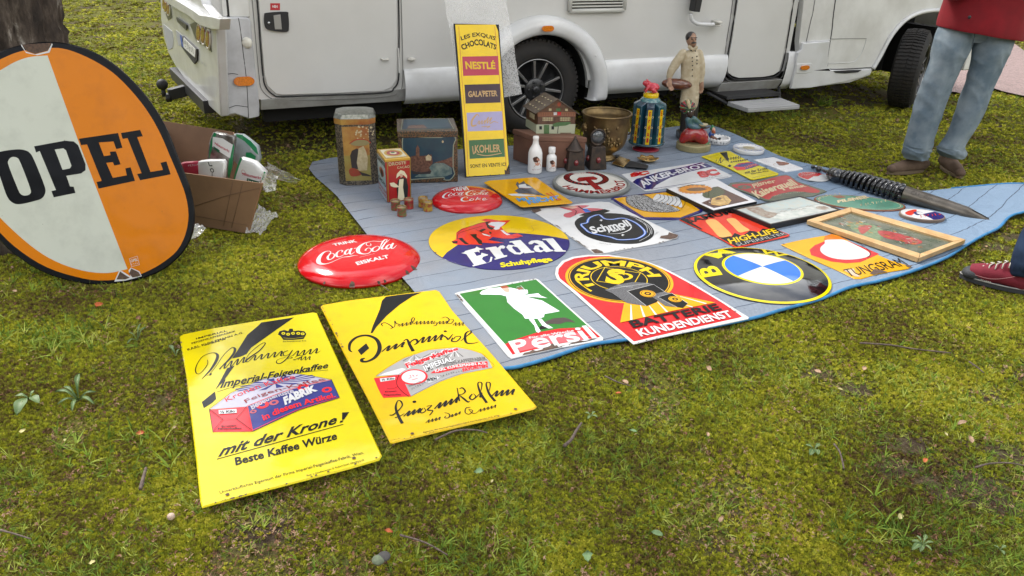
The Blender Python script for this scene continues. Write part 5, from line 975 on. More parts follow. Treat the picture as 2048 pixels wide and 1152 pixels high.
# ---- cat sign,a little off the carpet
S=gsheet((1044,413),(1144,405),.045);t=thing('enamel_sign','orange yellow sign with grey cat and blue lettering lying raised beside red dome','enamel sign',S.P(.15,.2)-np.array([0,0,.03]));S.Z(950,330,4.357)
plate(S,'sheet_metal',YOR,t,S.uvs([(80,150),(120,135),(520,105),(545,115),(700,225),(850,322),(830,330),(420,362),(390,355),(250,262)]),.006,.002)
CATG=enamel('cat_grey',(.10,.10,.11));S.poly('cat_picture',CATG,[(355,170),(370,145),(385,165),(425,140),(440,160),(475,175),(490,190),(560,240),(620,270),(540,262),(450,250),(380,250),(345,225),(380,205)],2);S.poly('cat_picture',WHT,[(380,175),(440,165),(450,185),(500,195),(450,205),(385,200)],3);S.poly('cat_picture',WHT,[(285,255),(380,250),(480,262),(540,265),(420,275),(320,268)],3)
ln(S,'cat_picture',INK,[(410,215),(470,235),(560,262)],6,lay=4);ln(S,'cat_picture',RED,[(400,200),(470,205)],6,lay=4)
BLP=enamel('poster_blue',(.10,.30,.55));S.txt('lettering_blue',BLP,'MURR',[(380,318),(600,300),(585,278),(355,292)],bold=.06,lay=4);S.txt('lettering_blue',BLP,'NICHT',[(470,342),(745,300),(725,268),(445,315)],bold=.05,lay=5)
ln(S,'exclamation',RED2,[(620,248),(690,285)],[14,5],lay=6);ln(S,'exclamation',RED2,[(655,240),(705,285)],[12,5],lay=6);S.ellipse('exclamation',RED2,S.uv(728,302),.018,.016,lay=6,inner=.5,n=16);S.finish(t)
# ---- Hammerbrot light box sign
HB,HR=dsheet(1105,1260,398,.014,lambda p: .0,((1140,380),(1240,372)),0);HB.h=None
t=thing('round_sign','round white bread sign with red hammer and wreath in a grey metal rim','enamel sign',HB.P(0,0));hr=mat('rim_metal_grey',(.20,.21,.20),.5,metal=.3,bump=.3,bscale=80)
obj('rim',M().lathe([(HR,0),(HR*1.0,.022),(HR*.975,.03),(HR*.93,.03),(HR*.92,.022),(HR*.90,.022)],HB.P(0,0),72),hr,t,smooth=True)
HB.O=HB.O+np.array([0,0,.023]);disc(HB,(0,0),HR*.93,'face',CRM if 0 else enamel('face_ivory',(.62,.60,.54)),t,.002,rings=3);HB.Z(950,330,4.357)
pts=[np.array(HB.uv(*q)) for q in ((775,120),(1160,110),(960,65),(900,185))];cw=(pts[0]+pts[1])/2;rw=np.linalg.norm(pts[0]-pts[1])/2
HB.ellipse('wreath',enamel('wreath_dark',(.06,.01,.01)),cw,rw,lay=1,inner=.72,n=60,a0=math.radians(112),a1=math.radians(428))
for k in range(26):
    a=math.radians(115+k*12);HB.line('wreath',DRED,[cw+rw*.76*np.array([math.cos(a),math.sin(a)]),cw+rw*.96*np.array([math.cos(a+.10),math.sin(a+.10)])],.009,2,uv=True)
HB.poly('hammer',DRED,[(885,130),(905,110),(1030,100),(1070,115),(1060,130),(1000,132),(905,148)],3);HB.poly('hammer',DRED,[(960,132),(1010,130),(1120,215),(1050,218)],3)
a0=ang(HB,(0,0),790,195)-.12;a1=ang(HB,(0,0),1300,130)
if a0 > 0: a0 -= 2*PI
while a1 < a0: a1 += 2*PI
HB.arc('lettering',DRED,'HAMMERBROT',(0,0),HR*.86,a0,a1,HR*.22,bold=.03,lay=3,inside=True);HB.txt('lettering_small',PINK,'~9',[(835,85),(1020,72),(1015,62),(832,72)],lay=3,bold=.04);HB.finish(t)
# ---- Anker-Brot
S=gsheet((1290,382),(1460,354),.02);t=thing('enamel_sign','long white bread sign with navy curved banner and white capitals','enamel sign',S.P(.3,.1));S.Z(1220,280,4.655)
plate(S,'sheet_metal',WHT,t,S.uvs([(108,318),(858,205),(900,220),(1135,330),(1108,345),(400,463),(325,468),(180,375)]),.005,.002);S.poly('navy_banner',NAVY,[(210,392),(245,362),(450,300),(700,248),(850,208),(900,222),(955,248),(720,298),(560,350),(430,420),(395,455),(325,464)],1)
ln(S,'navy_border',NAVY,[(395,455),(760,400),(1100,342)],8,lay=1,smooth=0)
txtcurve(S,'lettering',WHT,'ANKER-BROT',[(315,447),(420,385),(560,335),(700,296),(925,245)],[(262,392),(360,345),(520,298),(680,262),(870,218)],.03,2)
for p,k in (([(195,345),(370,312),(355,288),(182,315)],0),([(845,350),(1030,315),(985,272),(800,305)],1)): S.txt('red_emblem',RED,'SC',p,bold=.09,lay=2);q=np.mean(np.array(p),0);S.ellipse('red_emblem',RED,S.uv(*q),.05,.045,lay=3,inner=.85,n=24,a0=PI*.2,a1=PI*1.7)
S.txt('lettering_small',INK,'~11',[(895,360),(1045,336),(1042,330),(892,353)],lay=2);edge_chips(S,'chipped_edge',[(330,466),(400,460),(760,402),(1120,342)],14,.005,seed=19);S.finish(t)
# ---- small Imperial sign
S=gsheet((1500,357),(1555,349),.026);t=thing('enamel_sign','small yellow coffee sign, a miniature of the big ones, near the white round plate','enamel sign',S.P(.1,.2));S.Z(1390,290,7.585)
plate(S,'sheet_metal',YEL,t,S.uvs([(100,172),(330,115),(510,88),(545,98),(800,235),(1270,430),(1255,448),(880,522),(840,515),(500,340)]),.006,.002)
S.poly('lightning_bolt',INK,[(375,118),(485,105),(505,200),(510,265),(480,225)],2);S.poly('lightning_bolt',INK,[(495,320),(520,297),(552,312),(530,340)],2)
ln(S,'script_lettering',INK,[(330,220),(318,260),(350,265),(380,210),(395,190),(385,275),(440,210),(450,195)],[5,7,6,9,7,12,5,5]);zig(S,'script_lettering',INK,(440,240),(700,200),7,(14,-36),9);zig(S,'script_lettering',INK,(530,272),(800,232),8,(8,-22),10)
S.poly('packet_picture',PKB,[(570,335),(660,280),(850,255),(985,305),(870,345),(760,375)],2);S.poly('packet_picture',PKR,[(575,330),(745,335),(770,375),(640,385)],3);txtcurve(S,'packet_picture',PINK,'FABRIK',[(770,365),(860,330),(970,305)],[(745,330),(830,300),(940,285)],.05,4);txtcurve(S,'packet_picture',PKR,'Kronen',[(650,310),(760,280),(880,275)],[(640,295),(750,265),(870,262)],.05,4)
S.txt('lettering',INK,'mit der Krone',[(765,440),(1105,370),(1085,330),(750,400)],bold=.01,lay=3);S.txt('lettering',INK,'Beste Kaffee Würze',[(855,448),(1120,400),(1110,382),(845,428)],bold=.01,lay=3);ln(S,'lettering',INK,[(870,495),(1235,430)],3);ln(S,'lettering',INK,[(190,180),(370,150)],4);ln(S,'lettering',INK,[(200,192),(350,165)],3);S.finish(t)
# ---- small white sign
S=gsheet((1572,343),(1605,336),.022);t=thing('small_sign','small white rectangular plaque with brown duck picture at the carpet edge','plaque',S.P(.05,.1));S.Z(1390,290,7.585)
plate(S,'board',enamel('plaque_white',(.74,.73,.73)),t,S.uvs([(890,222),(1190,182),(1640,350),(1635,362),(1370,400),(1345,392)]),.010,.002)
S.poly('duck_picture',enamel('duck_brown',(.22,.07,.04)),[(1230,250),(1330,255),(1430,275),(1400,300),(1290,310),(1250,285)],1,smooth=2);ln(S,'duck_picture',enamel('duck_tan',(.45,.28,.15)),[(1240,270),(1190,300),(1230,320),(1340,310),(1420,290)],6,lay=2)
for p in ([(980,235),(1210,275)],[(1340,365),(1520,345)],[(1440,310),(1600,350)]): 
    for k in range(7): q=mix(p[0],p[1],k/7);S.line('dotted_lettering',DRED,[q,q+np.array([9,1.5])],1.0,2)
S.finish(t)
# ---- Kaiserquell
S=gsheet((1532,400),(1650,382),.022);t=thing('tin_sign','red brewery sign with wavy dark edge and cream blackletter','enamel sign',S.P(.15,.15));S.Z(1390,290,7.585)
SGR=enamel('sign_greygreen',(.11,.12,.085));KR=enamel('sign_brick_red',(.42,.035,.035));KC=enamel('sign_cream',(.62,.50,.30))
plate(S,'sheet_metal',SGR,t,S.uvs([(500,600),(540,570),(700,560),(860,565),(1000,520),(1200,470),(1380,448),(1460,475),(1560,550),(1740,610),(1960,680),(2000,700),(1800,770),(1500,800),(1200,850),(1060,838),(900,770),(700,690),(520,630)]),.007,.003)
S.poly('red_field',KR,[(560,605),(700,585),(870,585),(1050,535),(1250,480),(1390,462),(1450,490),(1550,565),(1750,640),(1890,690),(1860,725),(1700,720),(1450,710),(1200,770),(1120,830),(1000,790),(800,710),(600,640)],1,smooth=2)
txtcurve(S,'lettering',KC,'Pilsner',[(900,660),(1050,600),(1240,570)],[(860,600),(1010,550),(1200,520)],.02,2);txtcurve(S,'lettering',KC,'Kaiserquell',[(960,810),(1080,745),(1250,680),(1560,600)],[(850,715),(1010,655),(1200,600),(1450,520)],.035,2);S.txt('lettering',KC,'BIER',[(1440,670),(1700,630),(1660,605),(1420,645)],bold=.04,lay=2)
S.poly('dark_ribbon',SGR,[(1150,790),(1300,740),(1500,705),(1700,715),(1500,765),(1250,800)],2);txtcurve(S,'ribbon_lettering',KC,'~18',[(1200,785),(1400,745),(1650,720)],[(1195,768),(1395,730),(1640,705)],.01,3);S.ellipse('hop_emblem',SGR,S.uv(750,640),.05,.035,lay=2,inner=.3,n=18);S.ellipse('hop_emblem',SGR,S.uv(930,680),.035,.025,lay=2,inner=.7,n=18);S.finish(t)
# ---- little round red and white sign
S=gsheet((1600,360),(1660,352),.024);c_=S.Z(1390,290,7.585).uv(1800,475);q1=S.uv(1568,470);q2=S.uv(2035,480);q3=S.uv(1860,548);q4=S.uv(1740,402)
t=thing('round_sign','small oval red and white sign next to the tip of black spiral','enamel sign',S.P(*c_));ra=np.linalg.norm(q1-q2)/2;rb_=np.linalg.norm(q3-q4)/2;ro=math.atan2(*(q2-q1)[::-1])
plate(S,'sheet_metal',WHT,t,circle(c_,ra,rb_*.95,40,ro),.005,.002);S.ellipse('red_field',RED,c_,ra*.97,rb_*.9,ro,1,n=20,a0=PI*.02,a1=PI*1.28);S.poly('white_field',WHT,[(1720,530),(1780,500),(1860,480),(1930,445),(2010,470),(2000,510),(1860,540),(1760,542)],2,smooth=2);S.txt('lettering',WHT,'~5',[(1620,440),(1720,425),(1715,408),(1612,420)],bold=.03,lay=3);S.txt('lettering',WHT,'~11',[(1610,475),(1860,440),(1850,420),(1600,452)],bold=.01,lay=3);S.finish(t)
# ---- framed black-framed print with landscape,sunflower picture,pine frame: boards with depth
def frame(S,t,outer,inner,depth,ma,name='frame_side',lift=0.):
    """four mitred frame pieces; top face at the sheet plane"""
    for i in range(4):
        a,b,c,d=outer[i],outer[(i+1) % 4],inner[(i+1) % 4],inner[i];g_=.0006
        T=[S.P(*a),S.P(*b),S.P(*c),S.P(*d)];ce_=sum(T)/4;T=[p+(ce_-p)*g_/.1 for p in T]
        B=[p-S.n*depth for p in T];obj(name,M().hexa(B,T),ma,t,bev=.0015)
frb=mat('frame_black',(.015,.014,.014),.35);pine=mat('pine_wood',(.60,.40,.19),.5,col2=(.48,.29,.12),vscale=14,detail=8,bump=.2,bscale=60)
S=gsheet((1542,449),(1660,425),.048);S.Z(1390,290,7.585);t=thing('framed_picture','black framed landscape print lying between the red brewery sign and pine frame','framed picture',S.P(.1,.1)-np.array([0,0,.035]))
o4=S.uvs([(575,962),(1590,768),(2210,985),(1150,1180)]);S.z=(0,0,1.);o4=S.uvs([(1465,417),(1600,391),(1684,419),(1542,449)]);i4=inset(o4,.012 if 1 else 0);frame(S,t,o4,i4,.034,frb)
S.O=S.O-np.array([0,0,.004]);PAP=mat('print_paper',(.50,.50,.46),.35,col2=(.34,.40,.40),vscale=16,detail=8,coat=.3);plate(S,'print',PAP,t,i4,.02,0)
gold=mat('inner_gold',(.30,.15,.05),.4,metal=.3)
ii=inset(i4,.006)
for i in range(4): S.raw('gilt_edge',gold,[i4[i],i4[(i+1) % 4],ii[(i+1) % 4],ii[i]],[(0,1,2,3)],1)
lb=mat('print_pale_blue',(.42,.52,.52),.35,coat=.3,col2=(.50,.50,.44),vscale=30);br_=mat('print_brown',(.22,.14,.10),.35,coat=.3,col2=(.40,.36,.30),vscale=40);gg_=mat('print_snow',(.60,.60,.56),.35,coat=.3,col2=(.42,.46,.42),vscale=28)
S.Z(1390,290,7.585);S.poly('picture',lb,[(1000,900),(1580,790),(1900,890),(1500,960),(1200,980)],1);S.poly('picture',gg_,[(1150,1080),(1500,980),(1900,900),(2060,960),(1700,1060),(1300,1130)],2,smooth=3);S.poly('picture',br_,[(760,950),(960,940),(1100,1010),(1250,1040),(1130,1110),(960,1060)],3,smooth=3);S.poly('picture',br_,[(1840,940),(1960,930),(2030,960),(1960,985),(1850,970)],3,smooth=3)
for k in range(14): q=np.array([1020+k*55,1060-k*9+random.uniform(-25,25)]);ln(S,'picture',br_,[q,q+np.array([30,-16]),q+np.array([50,-6])],7,lay=5)
S.txt('print_lettering',mat('print_grey',(.2,.2,.2),.5),'~26',[(1030,915),(1530,820),(1525,808),(1022,900)],lay=5)
S.finish(t)
S=gsheet((1427,425),(1513,404),.045);S.z=(0,0,1.);t=thing('poster_panel','white edged sunflower poster mounted on a thick black board','poster',S.P(.1,.1)-np.array([0,0,.035]))
o4=S.uvs([(1333,377),(1431,357),(1514,403),(1427,421)]);m=M();plate(S,'board',frb,t,o4,.032,.001);S.polyuv('white_border',mat('poster_white',(.74,.73,.74),.25,coat=.5),inset(o4,.002),1)
S.Z(1230,330,7.585);PB=mat('poster_brown',(.075,.022,.016),.25,coat=.5,col2=(.13,.04,.02),vscale=14);PG=mat('poster_leaf',(.10,.10,.035),.25,coat=.5,col2=(.04,.06,.02),vscale=40);PY=mat('poster_orange',(.75,.33,.02),.25,coat=.5,col2=(.6,.16,.01),vscale=50);PD=mat('poster_seed',(.10,.035,.008),.3,coat=.5,col2=(.22,.10,.02),vscale=80);PP=mat('poster_gold',(.62,.36,.10),.25,coat=.5,col2=(.75,.50,.18),vscale=30)
S.poly('poster_ground',PB,[(1480,340),(1560,325),(2030,540),(1500,655),(1310,575),(1450,520),(1350,430)],2);S.poly('leaves',PG,[(1330,430),(1480,350),(1560,335),(1680,420),(1560,480),(1440,505),(1350,490)],3,smooth=2)
cx_,cy_=1215,372
pet=[]
for k in range(44): a=2*PI*k/44;r_=(1.0 if k % 2 else .86);pet.append((cx_+285*r_*math.cos(a)*.95,cy_+70*r_*math.sin(a)-math.cos(a)*8))
S.poly('leaves',PG,[(930,350),(1150,295),(1380,300),(1300,330),(1000,360)],3);S.poly('sunflower',PY,pet,4);S.poly('sunflower',PD,[(cx_+20+150*math.cos(a),cy_+26*math.sin(a)-math.cos(a)*6) for a in np.linspace(0,2*PI,25)[:-1]],5)
S.poly('cake_tin',PP,[(1450,600),(1470,510),(1560,480),(1620,460),(1690,470),(1765,545),(1720,600),(1600,622),(1500,612)],5);S.poly('cake_tin',PD,[(1510,515),(1560,495),(1620,500),(1610,525),(1540,535)],6);
for p in ([(1480,545),(1640,540),(1750,550)],[(1450,600),(1560,560),(1650,560)],[(1470,575),(1600,600),(1700,590)],[(1640,470),(1660,520),(1720,595)]): ln(S,'cake_tin',PD,p,7,lay=7)
S.ellipse('cake_tin',WHT,S.uv(1436,571),.006,lay=5,n=12);S.finish(t)
S=gsheet((1838,515),(1932,484),.047);S.z=(0,0,1.);t=thing('framed_picture','picture in a plain pine wood frame under glass at the right of the carpet','framed picture',S.P(.1,.1)-np.array([0,0,.035]))
o4=S.uvs([(1614,440),(1701,414),(1932,479),(1838,516)]);S.Z(1600,370,5.689);i4=S.uvs([(215,415),(585,300),(1750,640),(1370,778)]);frame(S,t,o4,i4,.026,pine)
S.O=S.O-np.array([0,0,.010]);PQ=mat('old_print',(.17,.17,.13),.2,coat=.4,col2=(.08,.10,.06),vscale=14,detail=8);plate(S,'print',PQ,t,[p for p in inset(i4,-.006)],.01,0)
prd=mat('old_print_red',(.48,.07,.07),.2,coat=.4,col2=(.28,.05,.04),vscale=60);pgn=mat('old_print_green',(.10,.17,.08),.2,coat=.4,col2=(.22,.27,.16),vscale=50);pwt=mat('old_print_pale',(.55,.55,.46),.2,coat=.4,col2=(.38,.38,.3),vscale=70)
S.poly('picture',pgn,[(520,440),(750,430),(950,520),(900,640),(700,570)],1,smooth=3);S.poly('picture',prd,[(660,480),(740,460),(820,470),(760,530),(700,560)],2,smooth=3);S.poly('picture',prd,[(880,530),(960,520),(1150,560),(1390,640),(1300,680),(1150,640),(960,600)],2,smooth=3)
for k in range(75): q=np.array([random.uniform(400,1480),0]);q[1]=330+(q[0]-300)*.28+random.uniform(-20,90);ln(S,'picture',random.choice([pwt,pgn,prd,pwt,PD,PY]),[q,q+np.array([random.uniform(20,60),random.uniform(-8,20)])],random.uniform(6,16),lay=3)
S.txt('print_lettering',mat('print_dark',(.06,.06,.05),.3,coat=1.),'~8',[(300,435),(480,375),(470,355),(285,412)],lay=4,bold=.01);S.finish(t)
# ---- green oval
S=gsheet((1700,420),(1800,415),.022);S.Z(1600,370,5.689);q1,q2,q3,q4=S.uvs([(160,160),(1200,235),(720,90),(800,295)]);c_=(q1+q2)/2;ro=math.atan2(*(q2-q1)[::-1]);t=thing('tin_sign','green oval beer sign with brown rim and cream lettering','enamel sign',S.P(*c_))
ra=np.linalg.norm(q1-q2)/2;rb_=abs((S.uv(930,295)-c_)@np.array([-math.sin(ro),math.cos(ro)]));plate(S,'sheet_metal',enamel('oval_brown',(.22,.08,.04)),t,circle(c_,ra,rb_,60,ro),.008,.003);S.ellipse('green_field',enamel('oval_green',(.09,.24,.17)),c_,ra*.95,rb_*.93,ro,1,n=60);S.ellipse('inner_line',KC,c_,ra*.90,rb_*.85,ro,2,n=60,inner=.985)
for tx,q in (('PILSNER',[(430,205),(790,145),(760,118),(420,178)]),('~3',[(600,190),(760,165),(750,145),(595,168)]),('~7',[(690,250),(985,195),(975,165),(680,220)])): S.txt('lettering',KC,tx,q,bold=.05,lay=4)
S.poly('brown_emblem',enamel('oval_brown',(.22,.08,.04)),[(360,130),(450,118),(530,140),(440,155)],3);txtcurve(S,'lettering',KC,'~7',[(240,170),(330,125),(470,108)],[(215,150),(310,105),(450,92)],.04,4)
for k in range(4): ln(S,'small_lettering',SGR,[(860+k*6,262-k*14),(1060+k*10,232-k*14)],4,lay=3)
S.finish(t)
# ---- small oval badge sign,thick
S=gsheet((1800,436),(1888,436),.034);S.Z(1600,370,5.689);q1,q2,q3=S.uvs([(1137,320),(1642,345),(1400,405)]);c_=(q1+q2)/2;ro=math.atan2(*(q2-q1)[::-1]);ra=np.linalg.norm(q1-q2)/2;rb_=abs((S.uv(1400,272)-S.uv(1385,395))@np.array([-math.sin(ro),math.cos(ro)]))/2
c_=(S.uv(1400,272)+S.uv(1385,395))/2*.5+c_*.5;t=thing('round_sign','small thick oval badge in white, orange and navy below the pen nib','enamel sign',S.P(*c_)-np.array([0,0,.02]));plate(S,'board',mat('badge_edge',(.20,.14,.10),.5),t,circle(c_,ra,rb_,44,ro),.018,.003);S.ellipse('white_field',WHT,c_,ra*.94,rb_*.92,ro,1,n=40)
S.ellipse('navy_field',NAVY,c_,ra*.94,rb_*.92,ro,2,n=20,a0=-PI*.42,a1=PI*.22);S.poly('orange_field',RED2,[(1200,310),(1290,280),(1330,290),(1270,345),(1210,335)],2,smooth=3);S.poly('dark_face',NAVY,[(1290,310),(1350,305),(1400,320),(1350,345),(1310,335)],3,smooth=2);S.txt('lettering',RED2,'~6',[(1370,375),(1600,345),(1590,318),(1355,345)],bold=.05,lay=4);S.poly('white_face',WHT,[(1320,318),(1370,312),(1410,330),(1370,342)],5,smooth=2);S.finish(t)
# ---- OPEL sign leaning against the tree
ob=G(205,566);azs=math.atan2(ob[0],ob[1]);hd=np.array([math.cos(.50),math.sin(.50),0]);lean=math.radians(17)
hd=np.array([math.cos(math.radians(10)),math.sin(math.radians(10)),0]);bk=np.array([-hd[1],hd[0],0]);upv=bk*math.sin(lean)+np.array([0,0,1])*math.cos(lean)
S=Sheet(ob+np.array([0,0,.012]),hd,upv,None,0);outp=[(205,570),(150,565),(90,547),(40,518),(0,483),(-60,410),(-110,320),(-125,240),(-110,180),(-70,135),(-20,110),(0,102),(30,92),(60,86),(90,83),(125,85),(160,93),(200,110),(240,138),(280,178),(310,218),(335,262),(352,305),(368,345),(382,385),(389,430),(384,470),(368,502),(340,530),(310,548),(260,564)]
t=thing('enamel_sign','big oval orange and white car sign with black border leaning on the tree','enamel sign',S.P(0,0));op=smooth_pts(S.uvs(outp),3,True);plate(S,'sheet_metal',INK,t,op,.012,.006)
i1=smooth_pts(S.uvs([(200,561),(150,553),(95,535),(45,505),(0,465),(-55,395),(-100,315),(-113,245),(-98,190),(-60,148),(-15,125),(0,119),(30,106),(60,99),(95,96),(125,97),(160,108),(200,128),(235,153),(272,192),(300,230),(322,270),(340,312),(357,352),(371,390),(377,430),(371,468),(355,500),(330,522),(300,540),(260,555)]),3,True)
S.polyuv('orange_field',ORG,i1,1)
i2=[(255,538),(215,546),(165,541),(110,522),(60,490),(0,435),(-45,380),(-85,312),(-98,250),(-85,205),(-50,168),(-10,145),(0,141),(30,124),(60,114),(95,111)]
S.polyuv('white_field',CRMW,smooth_pts(S.uvs(i2),4)+S.uvs([(160,291),(257,538)])[:1],2)
S.Z(0,240,3.388)
S.poly('lettering|1',INK,[(232,178),(440,140),(500,145),(530,170),(580,300),(580,340),(550,362),(450,378),(475,450),(500,452),(512,494),(365,524),(350,482),(380,474),(270,210),(245,220)],3)
S.poly('lettering_counter|2',CRMW,[(372,200),(430,192),(448,205),(485,310),(475,328),(425,337)],4)
S.poly('lettering|3',INK,smooth_pts([(-60,240),(0,215),(100,200),(160,202),(205,225),(240,290),(300,440),(308,490),(285,530),(230,550),(140,570),(90,562),(50,520),(10,410),(-20,320)],4,True),3);S.poly('lettering_counter|4',CRMW,smooth_pts([(58,275),(80,252),(115,255),(140,290),(205,460),(205,500),(170,512),(140,500),(115,450),(60,310)],4,True),4)
S.poly('lettering|5',INK,[(535,127),(800,88),(830,188),(788,196),(770,145),(670,152),(705,245),(750,238),(745,215),(785,212),(818,300),(775,308),(765,285),(720,290),(765,392),(860,375),(850,328),(885,320),(915,412),(668,465),(655,420),(690,412),(590,165),(550,170)],3)
S.poly('lettering|6',INK,[(820,88),(950,67),(968,110),(930,116),(1020,352),(1105,338),(1088,290),(1128,280),(1157,368),(950,408),(930,366),(960,360),(865,122),(832,128)],3)
S.z=(0,60,2.133);
S.poly('chipped_edge|7',RUST,[(95,62),(220,55),(205,88),(150,102),(115,90)],4);S.poly('chipped_edge_white|8',WHT,[(92,60),(110,92),(150,104),(205,90),(222,56),(225,62),(212,96),(160,108),(112,98),(90,66)],3)
S.Z(0,240,3.388);S.poly('chipped_edge|9',RUST,[(790,1080),(815,1025),(850,1050),(880,1068),(850,1080)],5);S.poly('chipped_edge|10',RUST,[(875,1040),(890,1005),(940,1030),(955,1055),(900,1068)],5);S.poly('chipped_edge_white|11',WHT,[(775,1095),(810,1018),(830,1025),(885,1060),(872,1020),(888,1000),(945,1025),(962,1058),(900,1075),(850,1088)],4)
S.line('makers_mark',WHT,[(877,940),(930,922),(945,980),(892,993)],.8,3,smooth=0,closed=True);S.txt('makers_mark',WHT,'OPEL',[(888,965),(935,952),(930,935),(884,948)],bold=.02,lay=3);S.txt('makers_mark',WHT,'~4',[(894,986),(938,975),(935,962),(890,972)],bold=.02,lay=3)
S.finish(t)
OPEL=S
# ================================================================== THINGS STANDING ON THE CARPET
CT=.016
UP=np.array([0,0,1.])
def vsheet(A,B,h=None,sub=0.,up=UP): return Sheet(A,B-A,up,h,sub)
def boxtin(name,label,cat,A,B,Cv,h,ma,lidma,lidh,lip=.004,bev=.006,group=None):
    """A front-left, B front-right ground points; Cv vector to the back"""
    A,B,Cv=map(np.asarray,(A,B,Cv));t=thing(name,label,cat,(A+B)/2+Cv/2,group);e=(B-A)/np.linalg.norm(B-A);c=Cv/np.linalg.norm(Cv)
    b=obj('body',M().hexa([A,B,B+Cv,A+Cv],[p+UP*(h-lidh) for p in (A,B,B+Cv,A+Cv)]),ma,t,bev=bev)
    q=[A-e*lip-c*lip,B+e*lip-c*lip,B+Cv+e*lip+c*lip,A+Cv-e*lip+c*lip]
    l=obj('lid',M().hexa([p+UP*(h-lidh-.0) for p in q],[p+UP*h for p in q]),lidma,t,bev=bev);return t,b,l
TZ=(620,180,4.114)
tb=mat('tin_dark_floral',(.055,.05,.045),.38,metal=.35,col2=(.20,.17,.12),vscale=95,detail=2,coat=.3,lo=.48,hi=.55)
torange=mat('tin_sunset',(.26,.085,.02),.4,col2=(.42,.26,.06),vscale=9,coat=.3);tyellow=mat('tin_ochre',(.27,.18,.04),.4,col2=(.30,.28,.08),vscale=14,coat=.3);tdk=mat('tin_print_dark',(.03,.025,.025),.4,coat=.3);tcr=mat('tin_print_cream',(.52,.45,.28),.4,coat=.3,col2=(.40,.33,.18),vscale=60);trd=mat('tin_print_red',(.35,.03,.02),.4,coat=.3,col2=(.25,.06,.02),vscale=50);tgr=mat('tin_print_green',(.05,.14,.05),.4,coat=.3,col2=(.09,.17,.06),vscale=50)
# oriental tin with cut corners
A,B=G(679,371.5,CT),G(757,369,CT);e=(B-A)/np.linalg.norm(B-A);c=np.cross(UP,e);h=zat(G(700,371),246)-CT;w=np.linalg.norm(B-A);d=.21;ch=.038
t=thing('tea_tin','tall octagonal old tea tin with parasol couple and pheasant picture','tin',A+e*w/2+c*d/2)
def octo(g_=0.): return [A+e*(ch)-c*g_,A+e*(w-ch)-c*g_,B+c*(ch)+e*g_,B+c*(d-ch)+e*g_,A+e*(w-ch)+c*(d+g_),A+e*ch+c*(d+g_),A+c*(d-ch)-e*g_,A+c*ch-e*g_]
obj('body',M().prism(octo(),UP*h),tb,t,bev=.003)
lb_=M();lb_.prism([p+UP*h for p in octo(.004)],UP*.035);obj('lid_band',lb_,torange,t,bev=.002)
lm=M();r0=[p+UP*(h+.035) for p in octo(.006)];cen=sum(r0)/8;r1=[cen+(p-cen)*.90+UP*.028 for p in r0];r2=[cen+(p-cen)*.45+UP*.040 for p in r0];lm.add(r0+r1+r2,[(i,(i+1) % 8,8+(i+1) % 8,8+i) for i in range(8)]+[(8+i,8+(i+1) % 8,16+(i+1) % 8,16+i) for i in range(8)]+[tuple(range(16,24))])
obj('lid',lm,mat('lid_green_bronze',(.09,.10,.075),.3,metal=.5,col2=(.20,.20,.17),vscale=60,coat=.4),t,bev=.003)
S=vsheet(A+e*ch-c*.0006,A+e*(w-ch)-c*.0006);S.Z(*TZ);ww=w-2*ch;S.polyuv('picture',torange,[(.004,h*.50),(ww-.004,h*.50),(ww-.004,h-.012),(.004,h-.012)],1);S.polyuv('picture',tyellow,[(.004,.03),(ww-.004,.03),(ww-.004,h*.5),(.004,h*.5)],1)
S.poly('figures',tdk,[(330,540),(345,500),(385,480),(410,500),(405,570),(395,650),(345,650)],2);S.poly('figures',tcr,[(400,480),(440,460),(460,500),(475,560),(470,660),(400,665),(385,600)],3);S.poly('parasol',mat('tin_parasol',(.24,.22,.10),.4,coat=.3),[(325,440),(370,415),(420,408),(470,415),(500,435),(460,455),(400,462),(350,455)],3);ln(S,'parasol',trd,[(325,440),(370,413),(420,405),(470,413),(500,435)],8,lay=4)
S.poly('pheasant',trd,[(320,660),(350,640),(400,660),(430,690),(380,710),(335,705)],4,smooth=2);S.poly('pheasant',tdk,[(400,670),(470,690),(520,712),(430,705)],4);ln(S,'branch',tdk,[(520,330),(490,380),(500,440),(525,490)],7,lay=4)
for k in range(26): S.ellipse('blossom',tcr,S.uv(random.uniform(370,520),random.uniform(300,400)),random.uniform(.003,.007),lay=3,n=7)
S.finish(t);P0,P1=A+c*(d-ch)-e*.0006,A+c*ch-e*.0006;S=vsheet(P0,P1);wl=np.linalg.norm(P1-P0);S.polyuv('side_picture',torange,[(.004,.2*h),(wl-.004,.2*h),(wl-.004,h-.012),(.004,h-.012)],1);S.polyuv('side_picture',tyellow,[(.004,.03),(wl-.004,.03),(wl-.004,.2*h),(.004,.2*h)],1);S.polyuv('side_figure',tcr,[(wl*.3,.25*h),(wl*.6,.25*h),(wl*.55,.6*h),(wl*.4,.7*h)],2);S.finish(t)
